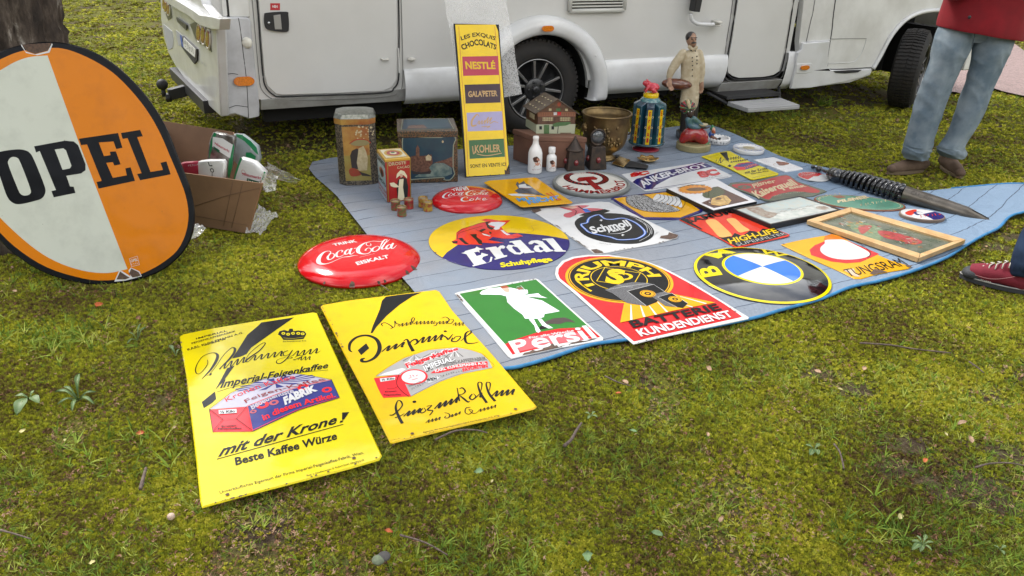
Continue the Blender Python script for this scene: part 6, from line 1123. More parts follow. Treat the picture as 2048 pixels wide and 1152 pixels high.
# canal picture tin
A,B=G(800,367,CT),G(916,364,CT);h=zat(A,262)-CT;P=G(771,238,h+CT);Cv=P-A;Cv[2]=0;e=(B-A)/np.linalg.norm(B-A);Cv=np.cross(UP,e)*np.linalg.norm(Cv)*.98
tl_=mat('tin_leopard',(.13,.065,.025),.4,col2=(.02,.022,.015),vscale=130,detail=1,coat=.3,lo=.46,hi=.54);tbl=mat('tin_night_blue',(.006,.028,.055),.4,coat=.15,col2=(.014,.055,.075),vscale=7);twt=mat('tin_canal',(.06,.11,.11),.4,coat=.15,col2=(.20,.26,.22),vscale=26);tbw=mat('tin_houses',(.07,.028,.02),.4,coat=.15,col2=(.17,.09,.055),vscale=70);tln=mat('tin_line',(.24,.27,.20),.4,coat=.3)
t,b,l=boxtin('picture_tin','large rectangular old tin with dark blue canal picture and leopard border','tin',A,B,Cv,h,tl_,tl_,.045)
S=vsheet(A-e*0-Cv*.004,B-Cv*.004);S.Z(*TZ);w=np.linalg.norm(B-A)
pic=[(760,430),(770,385),(810,370),(850,385),(1080,390),(1130,365),(1180,372),(1200,410),(1180,455),(1178,640),(1190,690),(1150,740),(1100,735),(1095,718),(850,735),(790,735),(755,700),(765,620)]
S.poly('picture',tbl,pic,1,smooth=2);ln(S,'picture_line',tln,pic,8,lay=3,closed=True,smooth=2)
S.poly('picture_canal',twt,[(900,690),(1010,610),(1060,590),(1100,600),(1165,640),(1170,690),(1110,712),(860,715)],2);S.poly('picture_houses',tbw,[(785,560),(860,540),(880,545),(945,540),(1000,530),(1010,600),(980,640),(1000,670),(940,680),(850,670),(790,640)],2);S.poly('picture_houses',tbw,[(1010,600),(1120,570),(1175,545),(1175,640),(1100,600)],2);S.poly('picture_tower',tbw,[(870,545),(872,480),(885,450),(900,480),(900,640),(875,640)],3);S.poly('gondola',tdk,[(830,660),(900,680),(1000,665),(1010,640),(990,690),(850,692)],4);S.poly('picture_dome',tcr,[(950,550),(975,530),(1000,550),(995,580),(955,580)],4);S.ellipse('moon',tcr,S.uv(1092,425),.006,.008,lay=3,n=12);S.finish(b)
S=Sheet(A+UP*(h+.001)-Cv*.0,B-A,Cv);wz,dz=w,np.linalg.norm(Cv);S.polyuv('top_picture',tbl,[(wz*.08,dz*.12),(wz*.92,dz*.12),(wz*.88,dz*.9),(wz*.12,dz*.9)],1);S.polyuv('top_picture',tbw,[(wz*.15,dz*.15),(wz*.5,dz*.15),(wz*.45,dz*.45),(wz*.2,dz*.4)],2);S.line('top_line',tln,[(wz*.06,dz*.08),(wz*.94,dz*.08),(wz*.90,dz*.94),(wz*.10,dz*.94)],.006,3,uv=True,closed=True,smooth=0);S.finish(l)
Lp=A+Cv;S=vsheet(Lp-e*.0009,A-e*.0009);wl=np.linalg.norm(Cv);S.polyuv('side_picture',tbl,[(wl*.12,h*.15),(wl*.88,h*.15),(wl*.88,h*.72),(wl*.12,h*.72)],1);S.line('side_line',tln,[(wl*.12,h*.15),(wl*.88,h*.15),(wl*.88,h*.72),(wl*.5,h*.66),(wl*.12,h*.72)],.005,2,uv=True,closed=True,smooth=0);S.finish(b)
S=vsheet(A-Cv*.012-UP*0,B-Cv*.012)
# cocoa tin
A,B=G(774.5,405,CT),G(823,400,CT);h=zat(A,318.6)-CT;P=G(754,299,h+CT);e=(B-A)/np.linalg.norm(B-A);Cv=P-A;Cv[2]=0
dr=mat('cocoa_red',(.33,.012,.012),.28,coat=.4);dbl=mat('cocoa_pale_blue',(.34,.46,.50),.3,coat=.3);dye=mat('cocoa_yellow',(.55,.33,.04),.35,metal=.2,coat=.3);dgo=mat('cocoa_gold',(.30,.20,.05),.4,metal=.6);dcr=mat('cocoa_cream',(.66,.60,.42),.4,coat=.3);inkp=mat('ink_print',(.012,.014,.016),.4)
t,b,l=boxtin('cocoa_tin','red and pale blue cocoa tin with nurse in white bonnet','tin',A,B,Cv,h,dr,dye,.018,lip=.002,bev=.003)
S=vsheet(A-np.cross(UP,e)*-.0006*-1,B-np.cross(UP,e)*.0006);S.O=A-np.cross(UP,e)*.0008;S.Z(*TZ)
S.txt('lettering',tcr,'DROSTE',[(648,625),(790,608),(790,585),(645,598)],bold=.03);S.txt('lettering',tcr,'CACAO',[(718,648),(822,638),(820,618),(716,630)],bold=.02)
S.poly('nurse_dress',inkp,[(725,740),(760,715),(795,730),(808,800),(800,900),(722,908),(712,800)],2);S.poly('nurse_apron',dcr,[(735,735),(770,730),(765,800),(780,905),(722,908),(728,800)],3);S.poly('nurse_bonnet',dcr,[(708,728),(715,690),(745,658),(775,668),(798,705),(798,728),(770,700),(735,705)],3);S.poly('nurse_face',SKIN,[(738,690),(760,690),(762,715),(745,720)],4);S.poly('nurse_tray',dcr,[(655,765),(690,760),(730,790),(745,800),(690,800),(665,790)],3)
ln(S,'gold_edges',dgo,[(637,585),(645,920)],10,lay=1,smooth=0);ln(S,'gold_edges',dgo,[(824,560),(828,900)],8,lay=1,smooth=0);S.finish(b)
sl=np.linalg.norm(Cv);nl=np.cross(Cv/sl,UP);nl=-nl if nl@e > 0 else nl;S=vsheet(A+Cv+nl*.0008,A+nl*.0008);S.polyuv('side_field',dbl,[(.002,.003),(sl-.002,.003),(sl-.002,h-.02),(.002,h-.02)],1);S.Z(*TZ)
S.txtuv('side_lettering',inkp,'DROSTE',[(.006,h*.80),(sl-.006,h*.80),(sl-.006,h*.89),(.006,h*.89)],bold=.06);S.txtuv('side_lettering',inkp,'CACAO',[(.006,h*.34),(sl-.006,h*.34),(sl-.006,h*.42),(.006,h*.42)],bold=.06);S.txtuv('side_lettering',dr,'HAARLEM',[(.006,h*.18),(sl-.006,h*.18),(sl-.006,h*.25),(.006,h*.25)],bold=.05);S.txtuv('side_lettering',dr,'HOLLAND',[(.006,h*.08),(sl-.006,h*.08),(sl-.006,h*.15),(.006,h*.15)],bold=.05)
S.polyuv('side_emblem',dr,circle((sl/2,h*.60),sl*.28,h*.10,20),2);S.polyuv('side_emblem',inkp,circle((sl/2,h*.56),sl*.15,h*.09,14),3);S.finish(b)
S=Sheet(A+UP*(h+.0008),B-A,Cv);S.O=A+UP*(h+.0008);w_,d_=np.linalg.norm(B-A),(Cv@S.ey);sk=Cv@S.ex
def tp(a,b): return (a*w_+b*sk,b*d_)
S.polyuv('lid_field',dcr,[tp(.08,.1),tp(.92,.1),tp(.92,.9),tp(.08,.9)],1);S.polyuv('lid_emblem',dye,circle(tp(.5,.5),w_*.36,d_*.34,24),2);S.polyuv('lid_emblem',dr,circle(tp(.5,.5),w_*.26,d_*.24,24),3);S.polyuv('lid_emblem',dcr,circle(tp(.5,.5),w_*.14,d_*.13,18),4);S.polyuv('lid_emblem',tgr,circle(tp(.5,.55),w_*.08,d_*.08,12),5)
S.finish(l)
# five little tins
lt=[((790.3,421),'left',0),((817,418),'right',1),((803,433.5),'near',0),((845.5,415),'far',2),((855,423),'last',2)]
tg=[mat('small_tin_red',(.26,.03,.02),.35,coat=.4,col2=(.12,.12,.03),vscale=70,lo=.48,hi=.54),mat('small_tin_crimson',(.30,.02,.02),.35,coat=.4,col2=(.20,.08,.02),vscale=60,lo=.5,hi=.56),mat('small_tin_yellow',(.38,.24,.02),.35,coat=.4,col2=(.30,.06,.02),vscale=70,lo=.52,hi=.56)]
tw=mat('tin_contents',(.33,.24,.14),.7,var=.3,vscale=80);tr_=mat('tin_rim_brass',(.30,.24,.10),.3,metal=.9)
labs=['little round tin with red and green print, nearest the cocoa tin at left','little crimson round tin right of the red and green one','little red and green tin nearest the camera of the five','little yellow tin standing farthest from the camera','little yellow tin touching the smaller red dome']
for (q,_,k),lab in zip(lt,labs):
    P=G(*q,CT);P=P+np.array([0,.02,0]);R=9.6*mpp(P);H=R*2*.98;t=thing('small_tin',lab,'tin',P,'little round tins beside the cocoa tin')
    obj('body',M().lathe([(R,0),(R,.003),(R*.97,.005),(R*.97,H-.012),(R,H-.011),(R,H),(R*.9,H),(R*.88,H-.008),(.0005,H-.008)],P,28),tg[k],t,smooth=True)
    obj('rim',M().tube([P+np.array([R*.96*math.cos(a),R*.96*math.sin(a),H]) for a in np.linspace(0,2*PI,25)[:-1]],.0022,6,closed=True),tr_,t,smooth=True)
    obj('contents',M().lathe([(R*.86,H-.0065),(R*.4,H-.004),(.0005,H-.003)],P,22),tw,t,smooth=True)
    if k < 2:
        mm=M()
        for j in range(6):
            a=2*PI*j/6+.3;r_=R*.975;mm.add([P+np.array([r_*math.cos(a+u),r_*math.sin(a+u),z]) for u,z in ((-.3,H*.5),(0,H*.25),(.3,H*.5),(0,H*.75))],[(0,1,2,3)])
        obj('diamond_print',mm,[tgr,trd][k == 1] if k == 0 else inkp,t,kind='stuff')
# tall chocolate sign leaning with its bubble wrap
A,B=G(930,355,CT),G(1019,349,CT);e=(B-A)/np.linalg.norm(B-A);cb=np.cross(UP,e);best=None
for L_ in np.linspace(0,.6,121):
    S=vsheet(A,B,up=cb*math.sin(L_)+UP*math.cos(L_));u1,u2=S.uv(907,47),S.uv(998,49);er=abs(u1[0])+abs(u2[0]-np.linalg.norm(B-A))
    if best is None or er < best[0]: best=(er,L_)
lean=min(max(best[1],.25),.42);S=vsheet(A,B,up=cb*math.sin(lean)+UP*math.cos(lean));CHO=S
t=thing('enamel_sign','tall narrow yellow chocolate sign with four coloured name panels, leaning on bubble wrap','enamel sign',(A+B)/2)
plate(S,'sheet_metal',INK,t,S.uvs([(907,47),(998,49),(1003,120),(1012,240),(1020,349),(975,352),(931,355),(924,260),(914,130)]),.006,.002);S.Z(880,0,3.2)
CYE=enamel('sign_chrome_yellow',(.80,.55,.006));S.poly('yellow_field',CYE,[(97,158),(355,157),(372,200),(440,1050),(415,1115),(170,1130),(150,800),(110,300)],1);ln(S,'border_line',enamel('border_orange',(.55,.16,.02)),[(120,170),(140,500),(165,800),(182,1120)],3,lay=2);ln(S,'border_line',enamel('border_orange',(.55,.16,.02)),[(350,170),(380,500),(405,800),(425,1090)],3,lay=2)
txtcurve(S,'lettering',INK,'LES EXQUIS',[(137,258),(240,232),(352,258)],[(130,234),(240,208),(358,236)],.02,3);txtcurve(S,'lettering',INK,'CHOCOLATS',[(145,320),(245,288),(358,318)],[(130,290),(245,252),(362,288)],.03,3)
PN=enamel('panel_red',(.42,.03,.06));PR=enamel('panel_purple_black',(.035,.010,.02));PGN=enamel('panel_green',(.035,.12,.03))
for ma,q in ((PN,[(142,362),(372,358),(378,480),(148,486)]),(PR,[(156,542),(384,536),(388,656),(164,663)]),(LIL,[(170,722),(396,712),(404,832),(178,841)]),(PGN,[(184,898),(408,887),(416,1003),(190,1017)])): S.poly('colour_panel',ma,q,2)
GLD=enamel('lettering_tan',(.48,.30,.12));S.txt('panel_lettering',YEL2,'NESTLÉ',[(165,440),(355,440),(352,400),(160,395)],bold=.035,lay=3);S.txt('panel_lettering',GLD,"GALA'PETER",[(180,620),(368,614),(366,580),(180,585)],bold=.035,lay=3);S.txt('panel_lettering',GLD,'KOHLER',[(225,978),(388,970),(385,925),(222,930)],bold=.025,lay=3);ln(S,'panel_lettering',GLD,[(208,935),(215,985),(230,955)],6,lay=3);ln(S,'panel_lettering',GLD,[(235,985),(300,996),(395,980)],5,lay=3)
ln(S,'panel_lettering',GLD,[(250,745),(235,732),(205,770),(205,805),(235,800)],[4,8,12,12,6],lay=3);zig(S,'panel_lettering',GLD,(235,795),(290,790),3,(6,-20),6,lay=3);ln(S,'panel_lettering',GLD,[(285,790),(310,750),(300,790),(330,752),(318,790),(345,778),(372,786)],[4,6,5,6,5,5,3],lay=3);ln(S,'panel_lettering',GLD,[(265,812),(320,808),(300,818)],5,lay=3)
S.txt('lettering',INK,'SONT EN VENTE ICI',[(195,1075),(422,1062),(421,1040),(193,1052)],bold=.012,lay=3);S.poly('rust_patch',RUST,[(415,1115),(412,1085),(430,1095),(440,1075),(446,1112),(432,1120)],5);edge_chips(S,'rust_patch',[(172,1130),(300,1122),(440,1112)],8,.006,seed=21);S.finish(t)
bw=bpy.data.materials.new('bubble_wrap');bw.use_nodes=True;q_=bw.node_tree;b_=q_.nodes['Principled BSDF'];b_.inputs['Base Color'].default_value=(.80,.80,.79,1);b_.inputs['Roughness'].default_value=.25;b_.inputs['Alpha'].default_value=.55;b_.inputs['Coat Weight'].default_value=.4
vo=N(q_,'ShaderNodeTexVoronoi');vo.inputs['Scale'].default_value=110;gm=N(q_,'ShaderNodeNewGeometry');bp=N(q_,'ShaderNodeBump');bp.inputs['Strength'].default_value=1.;bp.inputs['Distance'].default_value=.0035;bp.invert=True
q_.links.new(gm.outputs['Position'],vo.inputs['Vector']);q_.links.new(vo.outputs['Distance'],bp.inputs['Height']);q_.links.new(bp.outputs['Normal'],b_.inputs['Normal'])
rr1=N(q_,'ShaderNodeMapRange');rr1.inputs['From Max'].default_value=.5;rr1.inputs['To Min'].default_value=.08;rr1.inputs['To Max'].default_value=.42;q_.links.new(vo.outputs['Distance'],rr1.inputs['Value']);q_.links.new(rr1.outputs['Result'],b_.inputs['Alpha'])
MATS['bubble_wrap']=bw
def crumple(name,corners,parent,amp=.012,n=22,seed=0,ma=bw,sc=7,bulge=0.,**kw):
    """sheet between four corners (world), wrinkled"""
    a,b,c,d=map(np.asarray,corners);nn=np.cross(b-a,d-a);nn=nn/np.linalg.norm(nn);P=np.zeros((n+1,n+1,3))
    for i in range(n+1):
        for j in range(n+1):
            u,v=i/n,j/n;ed=.012*np.array([float(vnoise(np.array(v*9.),np.array(seed+.5),3))-.5,0,float(vnoise(np.array(u*9.),np.array(seed+1.5),4))-.5])
            P[i,j]=(a*(1-u)+b*u)*(1-v)+(d*(1-u)+c*u)*v+nn*(amp*2*(float(vnoise(np.array(u*sc+seed),np.array(v*sc),seed))-.5)+amp*(float(vnoise(np.array(u*sc*2.7),np.array(v*sc*2.7+seed),seed+1))-.5)+bulge*math.sin(PI*u)*math.sin(PI*v))+ed
    m=M();m.grid(P);o=obj(name,m,ma,parent,smooth=True,**kw);return o
SB=Sheet(CHO.O+cb*.05,CHO.ex,CHO.ey)
t=thing('bubble_wrap','bubble wrap sheet standing behind the tall chocolate sign against the motorhome','bubble wrap',(A+B)/2+cb*.08)
pw=[SB.P(*SB.uv(*q)) for q in ((922,212),(1044,188),(1006,-40),(886,-25))];crumple('sheet',pw,t,.008,30,3,sc=5)

# brown shoebox and chalet tin
A,B,h=G(1066,334,CT),G(1168,337,CT),0;h=zat(A,272)-CT;P=G(1027,258,h+CT);Cv=P-A;Cv[2]=0;bxm=mat('box_brown',(.17,.075,.045),.6,var=.25,vscale=9)
t,b,l=boxtin('shoebox','plain reddish brown lidded box carrying the chalet tin','box',A,B,Cv,h,bxm,mat('box_lid_brown',(.20,.095,.06),.55,var=.25,vscale=9),.035,lip=.004,bev=.004)
hb=h+CT+.001;A,B=G(1074.6,267,hb),G(1149,268,hb);P=G(1051.7,252,hb);Cv=(P-A);e=(B-A)/np.linalg.norm(B-A);w=np.linalg.norm(B-A);eh=zat(A,224)-hb;apx=zat((A+B)/2,199)-hb
t=thing('chalet_tin','tin shaped like a wooden alpine chalet, standing on the brown box','tin',(A+B)/2+Cv/2)
hbr=mat('chalet_timber',(.13,.06,.03),.4,coat=.3,col2=(.07,.03,.018),vscale=45);hcr=mat('chalet_plaster',(.42,.45,.32),.4,coat=.3);hro=mat('chalet_roof',(.12,.08,.05),.45,coat=.2,col2=(.07,.05,.03),vscale=30)
mdl=(A+B)/2;pent=[A,B,B+UP*eh,mdl+UP*apx,A+UP*eh];obj('walls',M().prism(pent,Cv),hbr,t,bev=.001)
for sg,E0 in ((-1,A+UP*eh),(1,B+UP*eh)):
    ap=mdl+UP*apx;dn=(E0-ap)/np.linalg.norm(E0-ap);cn=Cv/np.linalg.norm(Cv);nrm=np.cross(dn,cn);nrm=nrm if nrm[2] > 0 else -nrm;L_=np.linalg.norm(E0-ap)+.025
    q=[ap-cn*.012,ap+dn*L_-cn*.012,ap+dn*L_+Cv+cn*.012,ap+Cv+cn*.012];o=obj('roof_panel',M().hexa([p+nrm*.001 for p in q],[p+nrm*.006 for p in q]),hro,t,bev=.001)
    if sg == -1:
        for i in range(3):
            for j in range(4): p=ap+dn*L_*(.2+.28*i)+Cv*(.1+.24*j)+nrm*.006;obj('roof_stone',M().ell(p,(.008,.005,.004),8),tcr,o,smooth=True)
S=vsheet(A-cn*.001,B-cn*.001);S.Z(960,120,5.236)
S.poly('plaster',hcr,[(590,675),(1000,670),(990,772),(588,770)],1);S.poly('balcony',mat('chalet_balcony',(.26,.10,.05),.4,coat=.3),[(602,548),(1006,545),(1003,590),(604,592)],1)
for k in range(22): ln(S,'balcony_rails',hbr,[(610+k*18.5,555),(610+k*18.5,586)],4,lay=2,smooth=0)
for a_,b_ in ((655,765),(838,945)):
    S.poly('window_row',tcr,[(a_,600),(b_,600),(b_,638),(a_,638)],2)
    for k in range(6): ln(S,'window_bars',hbr,[(a_+8+k*(b_-a_-16)/5,600),(a_+8+k*(b_-a_-16)/5,638)],4,lay=3,smooth=0)
    ln(S,'window_bars',hbr,[(a_,619),(b_,619)],3,lay=4,smooth=0)
for q in ((635,710),(762,710)): S.poly('window_row',inkp,[(q[0]-14,q[1]-18),(q[0]+14,q[1]-18),(q[0]+14,q[1]+18),(q[0]-14,q[1]+18)],2)
for q in ((735,520),(905,522)): S.poly('window_row',tcr,[(q[0]-14,q[1]-12),(q[0]+14,q[1]-12),(q[0]+14,q[1]+12),(q[0]-14,q[1]+12)],2)
S.poly('door',tgr,[(668,680),(725,678),(724,770),(668,770)],2);S.poly('shutter',tgr,[(798,508),(842,506),(842,532),(798,534)],2);S.poly('flag',RED,[(810,545),(850,545),(848,580),(812,580)],3);S.poly('flag',WHT,[(770,548),(805,546),(805,575),(772,578)],3);S.ellipse('round_emblem',trd,S.uv(828,465),.012,.014,lay=2,n=16)
S.poly('tree_print',tgr,[(755,680),(800,655),(870,650),(930,648),(955,660),(900,685),(840,690),(790,700)],3,smooth=2);ln(S,'tree_print',tdk,[(820,690),(812,768)],7,lay=3);ln(S,'bench_print',bxm,[(840,765),(955,765)],8,lay=3);S.finish(t)
S=vsheet(A+Cv-e*.0008,A-e*.0008);sl=np.linalg.norm(Cv);S.polyuv('plaster',hcr,[(.0,.0),(sl,.0),(sl,eh*.38),(0,eh*.38)],1);S.polyuv('window_row',tcr,[(sl*.3,eh*.55),(sl*.75,eh*.55),(sl*.75,eh*.8),(sl*.3,eh*.8)],2);S.finish(t)
# brass bucket
P=G(1207,317,CT);H=zat(P,226)-CT;R=49*mpp(P+UP*H);brass=mat('old_brass',(.26,.18,.075),.40,metal=.85,col2=(.11,.075,.04),vscale=9,bump=.25,bscale=90,detail=7)
t=thing('brass_bucket','old brass bucket with lion ring handle and embossed flowers','bucket',P)
prof=[(R*.50,0),(R*.52,.008),(R*.46,.02),(R*.36,.035),(R*.40,.05),(R*.72,.085),(R*.84,.12),(R*.90,H*.5),(R*.95,H*.85),(R*.99,H*.99),(R,H),(R*.97,H),(R*.93,H*.85),(R*.86,H*.5),(R*.6,.11),(.001,.10)]
obj('bowl',M().lathe(prof,P,56,capt=False),brass,t,smooth=True);obj('rolled_rim',M().tube([P+np.array([R*math.cos(a),R*math.sin(a),H]) for a in np.linspace(0,2*PI,57)[:-1]],.007,8,closed=True),brass,t,smooth=True)
for sg in (-1,1):
    dv=np.array([sg*.93,-.36 if sg < 0 else .36,0]);c_=P+dv*R*.96+UP*H*.72;m=M();m.ell(c_,(.026,.026,.032),12);
    for k in range(8): a=2*PI*k/8;sd=np.cross(dv,UP);m.ell(c_+sd*.022*math.cos(a)+UP*.026*math.sin(a),.010,8)
    obj('lion_mask',m,brass,t,smooth=True);sd=np.cross(dv,UP);obj('ring_handle',M().tube([c_+dv*.02+sd*.024*math.sin(a)+UP*(-.045+.026*math.cos(a)) for a in np.linspace(0,2*PI,21)[:-1]],.0045,6,closed=True),brass,t,smooth=True)
m=M()
for k in range(34):
    a=random.uniform(-2.3,-.9);z=random.uniform(.12,H*.8);rr0=R*(.84+.12*(z/H));q=P+np.array([rr0*math.cos(a),rr0*math.sin(a),z]);m.ell(q,(.010,.010,.014),7)
obj('embossed_flowers',m,brass,t,smooth=True,kind='stuff')
# bottles
porc=mat('porcelain',(.76,.75,.73),.12,coat=.5);bsk=mat('bottle_skin',(.55,.27,.18),.4);bhr=mat('bottle_hair',(.07,.025,.015),.5)
for q,wpx,ytop,lab,lid in (((1069.5,347),28.5,272,'taller white porcelain bottle with picture of a curly haired child',0),((1102.5,343.5),20.5,294,'shorter white bottle with white cap and child picture',1)):
    P=G(*q,CT)+np.array([0,.03,0]);H=zat(P,ytop)-CT;R=wpx/2*mpp(P);t=thing('bottle',lab,'bottle',P)
    if lid: pr=[(R*.96,0),(R,.006),(R,H*.55),(R*.92,H*.63),(R*.6,H*.70),(R*.55,H*.76)]
    else: pr=[(R*.96,0),(R,.008),(R,H*.40),(R*.98,H*.55),(R*.80,H*.66),(R*.45,H*.78),(R*.38,H*.90),(R*.42,H*.92),(R*.44,H*.97),(R*.36,H)]
    obj('body',M().lathe(pr,P,36),porc,t,smooth=True)
    if lid: obj('cap',M().lathe([(R*.66,H*.76),(R*.68,H*.78),(R*.68,H*.98),(R*.62,H)],P,28),porc,t,smooth=True)
    fr=np.array([.25,-1,0]);fr /= np.linalg.norm(fr);sd=np.array([1,.25,0]);sd /= np.linalg.norm(sd)
    def wrap(part,ma,pts,k,R=R,P=P):
        m=M();V=[]
        for u,z in pts: a=math.atan2(fr[1],fr[0])+u;V.append(P+np.array([(R+k)*math.cos(a),(R+k)*math.sin(a),z]))
        cz=sum(p[1] for p in pts)/len(pts);cu=sum(p[0] for p in pts)/len(pts);a=math.atan2(fr[1],fr[0])+cu;V.append(P+np.array([(R+k)*math.cos(a),(R+k)*math.sin(a),cz]));n=len(pts)
        return obj(part,m.add(V,[(i,(i+1) % n,n) for i in range(n)]),ma,t,smooth=True)
    ce0=H*(.34 if not lid else .33);s_=H*.13 if not lid else H*.15
    wrap('child_face',bsk,[(.1+.42*math.cos(a),ce0+s_*.8*math.sin(a)) for a in np.linspace(0,2*PI,17)[:-1]],.0006);wrap('child_hair',bhr,[(-.15+.42*math.cos(a)*(1+.1*math.sin(5*a)),ce0+s_*.55+s_*.62*math.sin(a)*(1+.1*math.cos(5*a))) for a in np.linspace(0,2*PI,21)[:-1]],.0011)
    wrap('child_shoulder',bsk,[(-.45,ce0-s_*1.1),(.7,ce0-s_*1.1),(.6,ce0-s_*.5),(.1,ce0-s_*.3),(-.3,ce0-s_*.7)],.0009)
    V,F=textmesh('~9',.02);x0,x1=V[:,0].min(),V[:,0].max();az0=math.atan2(fr[1],fr[0]);obj('red_lettering',M().add([P+np.array([(R+.0008)*math.cos(az0+u),(R+.0008)*math.sin(az0+u),z]) for u,z in zip(-.65+1.4*(V[:,0]-x0)/(x1-x0),H*.11+V[:,1]*.016)],F),trd,t,weld=False)
# lanterns
lm_=mat('lantern_dark_metal',(.035,.03,.028),.5,metal=.6,col2=(.08,.055,.04),vscale=30,bump=.3,bscale=120);lr=mat('lantern_red_glass',(.16,.012,.012),.15,coat=.8)
def lantern(q,wpx,ybt,ytop,lab,kind):
    P=G(*q,CT)+np.array([0,.05,0]);w=wpx*mpp(P)/2;hb_=zat(P,ybt)-CT;H=zat(P,ytop)-CT;t=thing('lantern',lab,'lantern',P)
    a=math.radians(12);ux=np.array([math.cos(a),math.sin(a),0])*w;uy=np.array([-math.sin(a),math.cos(a),0])*w
    cs=[(-1,-1),(1,-1),(1,1),(-1,1)];bt=[P+ux*x+uy*y for x,y in cs];tp_=[P+(ux*x+uy*y)*.74+UP*hb_ for x,y in cs];obj('body',M().hexa(bt,tp_),lm_,t,bev=.004)
    for sg,nv in ((0,-uy),(1,-ux)):
        c_=P+nv*.90+UP*hb_*.42;nn=nv/np.linalg.norm(nv);lz=obj('lens',M().ell(c_,(.017,.017,.022),14),lr,t,smooth=True)
    if kind == 0: obj('cone_cap',M().lathe([(w*.95,hb_),(w*.95,hb_+.01),(w*.78,hb_+.014),(w*.12,H-.015),(w*.12,H-.004),(.003,H)],P,24),lm_,t,smooth=True)
    else:
        obj('collar',M().lathe([(w*.5,hb_),(w*.5,hb_+.012),(w*.3,hb_+.018)],P,20),lm_,t,smooth=True);c_=P+UP*(hb_+(H-hb_)*.52);r_=(H-hb_)*.52
        obj('round_lens',M().lathe([(r_*.82,-.012),(r_*.82,.0),(r_*.4,.009),(.001,.012)],c_-uy/np.linalg.norm(uy)*.01,28,-uy),mat('lens_grey',(.06,.065,.07),.12,coat=1.),t,smooth=True)
        obj('lens_rim',M().tube([c_+ux/np.linalg.norm(ux)*r_*.9*math.cos(b)+UP*r_*.9*math.sin(b)-uy/np.linalg.norm(uy)*.01 for b in np.linspace(0,2*PI,29)[:-1]],.006,8,closed=True),lm_,t,smooth=True)
lantern((1148,341),37,300,272,'small dark metal lantern with pointed cap and red glass, left of its pair',0);lantern((1192,339),36,290,258,'small dark metal lantern with round lens on top and red glass',1)
# brass brush / clip and little dish
ZZ=lambda x,y,z=CT: G(1000+x/3.657,160+y/3.657,z)
t=thing('crumb_brush','flat brass holder with black handle lying before the brass bucket','brush',ZZ(930,610));br2=mat('brass_bright',(.62,.42,.17),.25,metal=.95,bump=.2,bscale=60)
obj('brass_plate',M().hexa([ZZ(820,615,.022),ZZ(905,640,.022),ZZ(950,590,.02),ZZ(868,565,.02)],[ZZ(820,606,.03),ZZ(905,632,.03),ZZ(955,584,.045),ZZ(872,556,.045)]),br2,t,bev=.002)
obj('handle',M().hexa([ZZ(915,640),ZZ(1072,655),ZZ(1088,632),ZZ(950,598)],[ZZ(915,632,.032),ZZ(1072,647,.032),ZZ(1088,624,.032),ZZ(950,588,.045)]),black,t,bev=.004);obj('bristle_block',M().hexa([ZZ(835,562),ZZ(862,575),ZZ(880,560),ZZ(850,550)],[ZZ(835,556,.03),ZZ(862,568,.03),ZZ(880,552,.03),ZZ(850,543,.03)]),black,t,bev=.003)
P=ZZ(1080,596);R=20*mpp(P);t=thing('brass_dish','small polished brass flower shaped dish near the curved banner sign','dish',P);m=M();V=[];
prf=[(.45,0),(.6,.006),(.85,.016),(1.,.024),(.95,.027),(.8,.020),(.5,.012),(.2,.012),(.01,.020)]
for r_,z in prf:
    for j in range(48): a=2*PI*j/48;k=1+.12*math.cos(6*a)*(r_ > .55);V.append(P+np.array([R*r_*k*math.cos(a),R*r_*k*math.sin(a),z+.004*math.cos(6*a)*(r_ > .7)]))
obj('bowl',m.add(V,[(i*48+j,i*48+(j+1) % 48,(i+1)*48+(j+1) % 48,(i+1)*48+j) for i in range(len(prf)-1) for j in range(48)]),br2,t,smooth=True)
# rotating shoe polish stand
ZS=lambda x,y: (1220+x/4.115,40+y/4.115)
P=G(*ZS(283,1062),CT);P=G(1291,298,CT);rb0=27*mpp(P);ms=mpp(P+UP*.3);z0=zat(P,284)-CT;z1_=zat(P,199)-CT;R=34*mpp(P+UP*.2);teal=mat('stand_teal',(.012,.085,.10),.25,coat=.6,col2=(.01,.03,.06),vscale=8);tealc=mat('stand_clear',(.05,.16,.17),.1,coat=1.)
t=thing('polish_display','teal rotating shoe polish stand with yellow strips and a red frog on top','display stand',P)
obj('foot',M().lathe([(rb0,0),(rb0,.006),(rb0*.9,.012),(rb0*.4,.03),(rb0*.2,.05),(rb0*.2,z0)],P,36),mat('stand_red',(.30,.015,.03),.3,coat=.5),t,smooth=True)
obj('tray',M().lathe([(R*.8,z0-.012),(R*1.06,z0-.004),(R*1.08,z0+.008),(R*.9,z0+.010)],P,40),teal,t,smooth=True)
nf=8
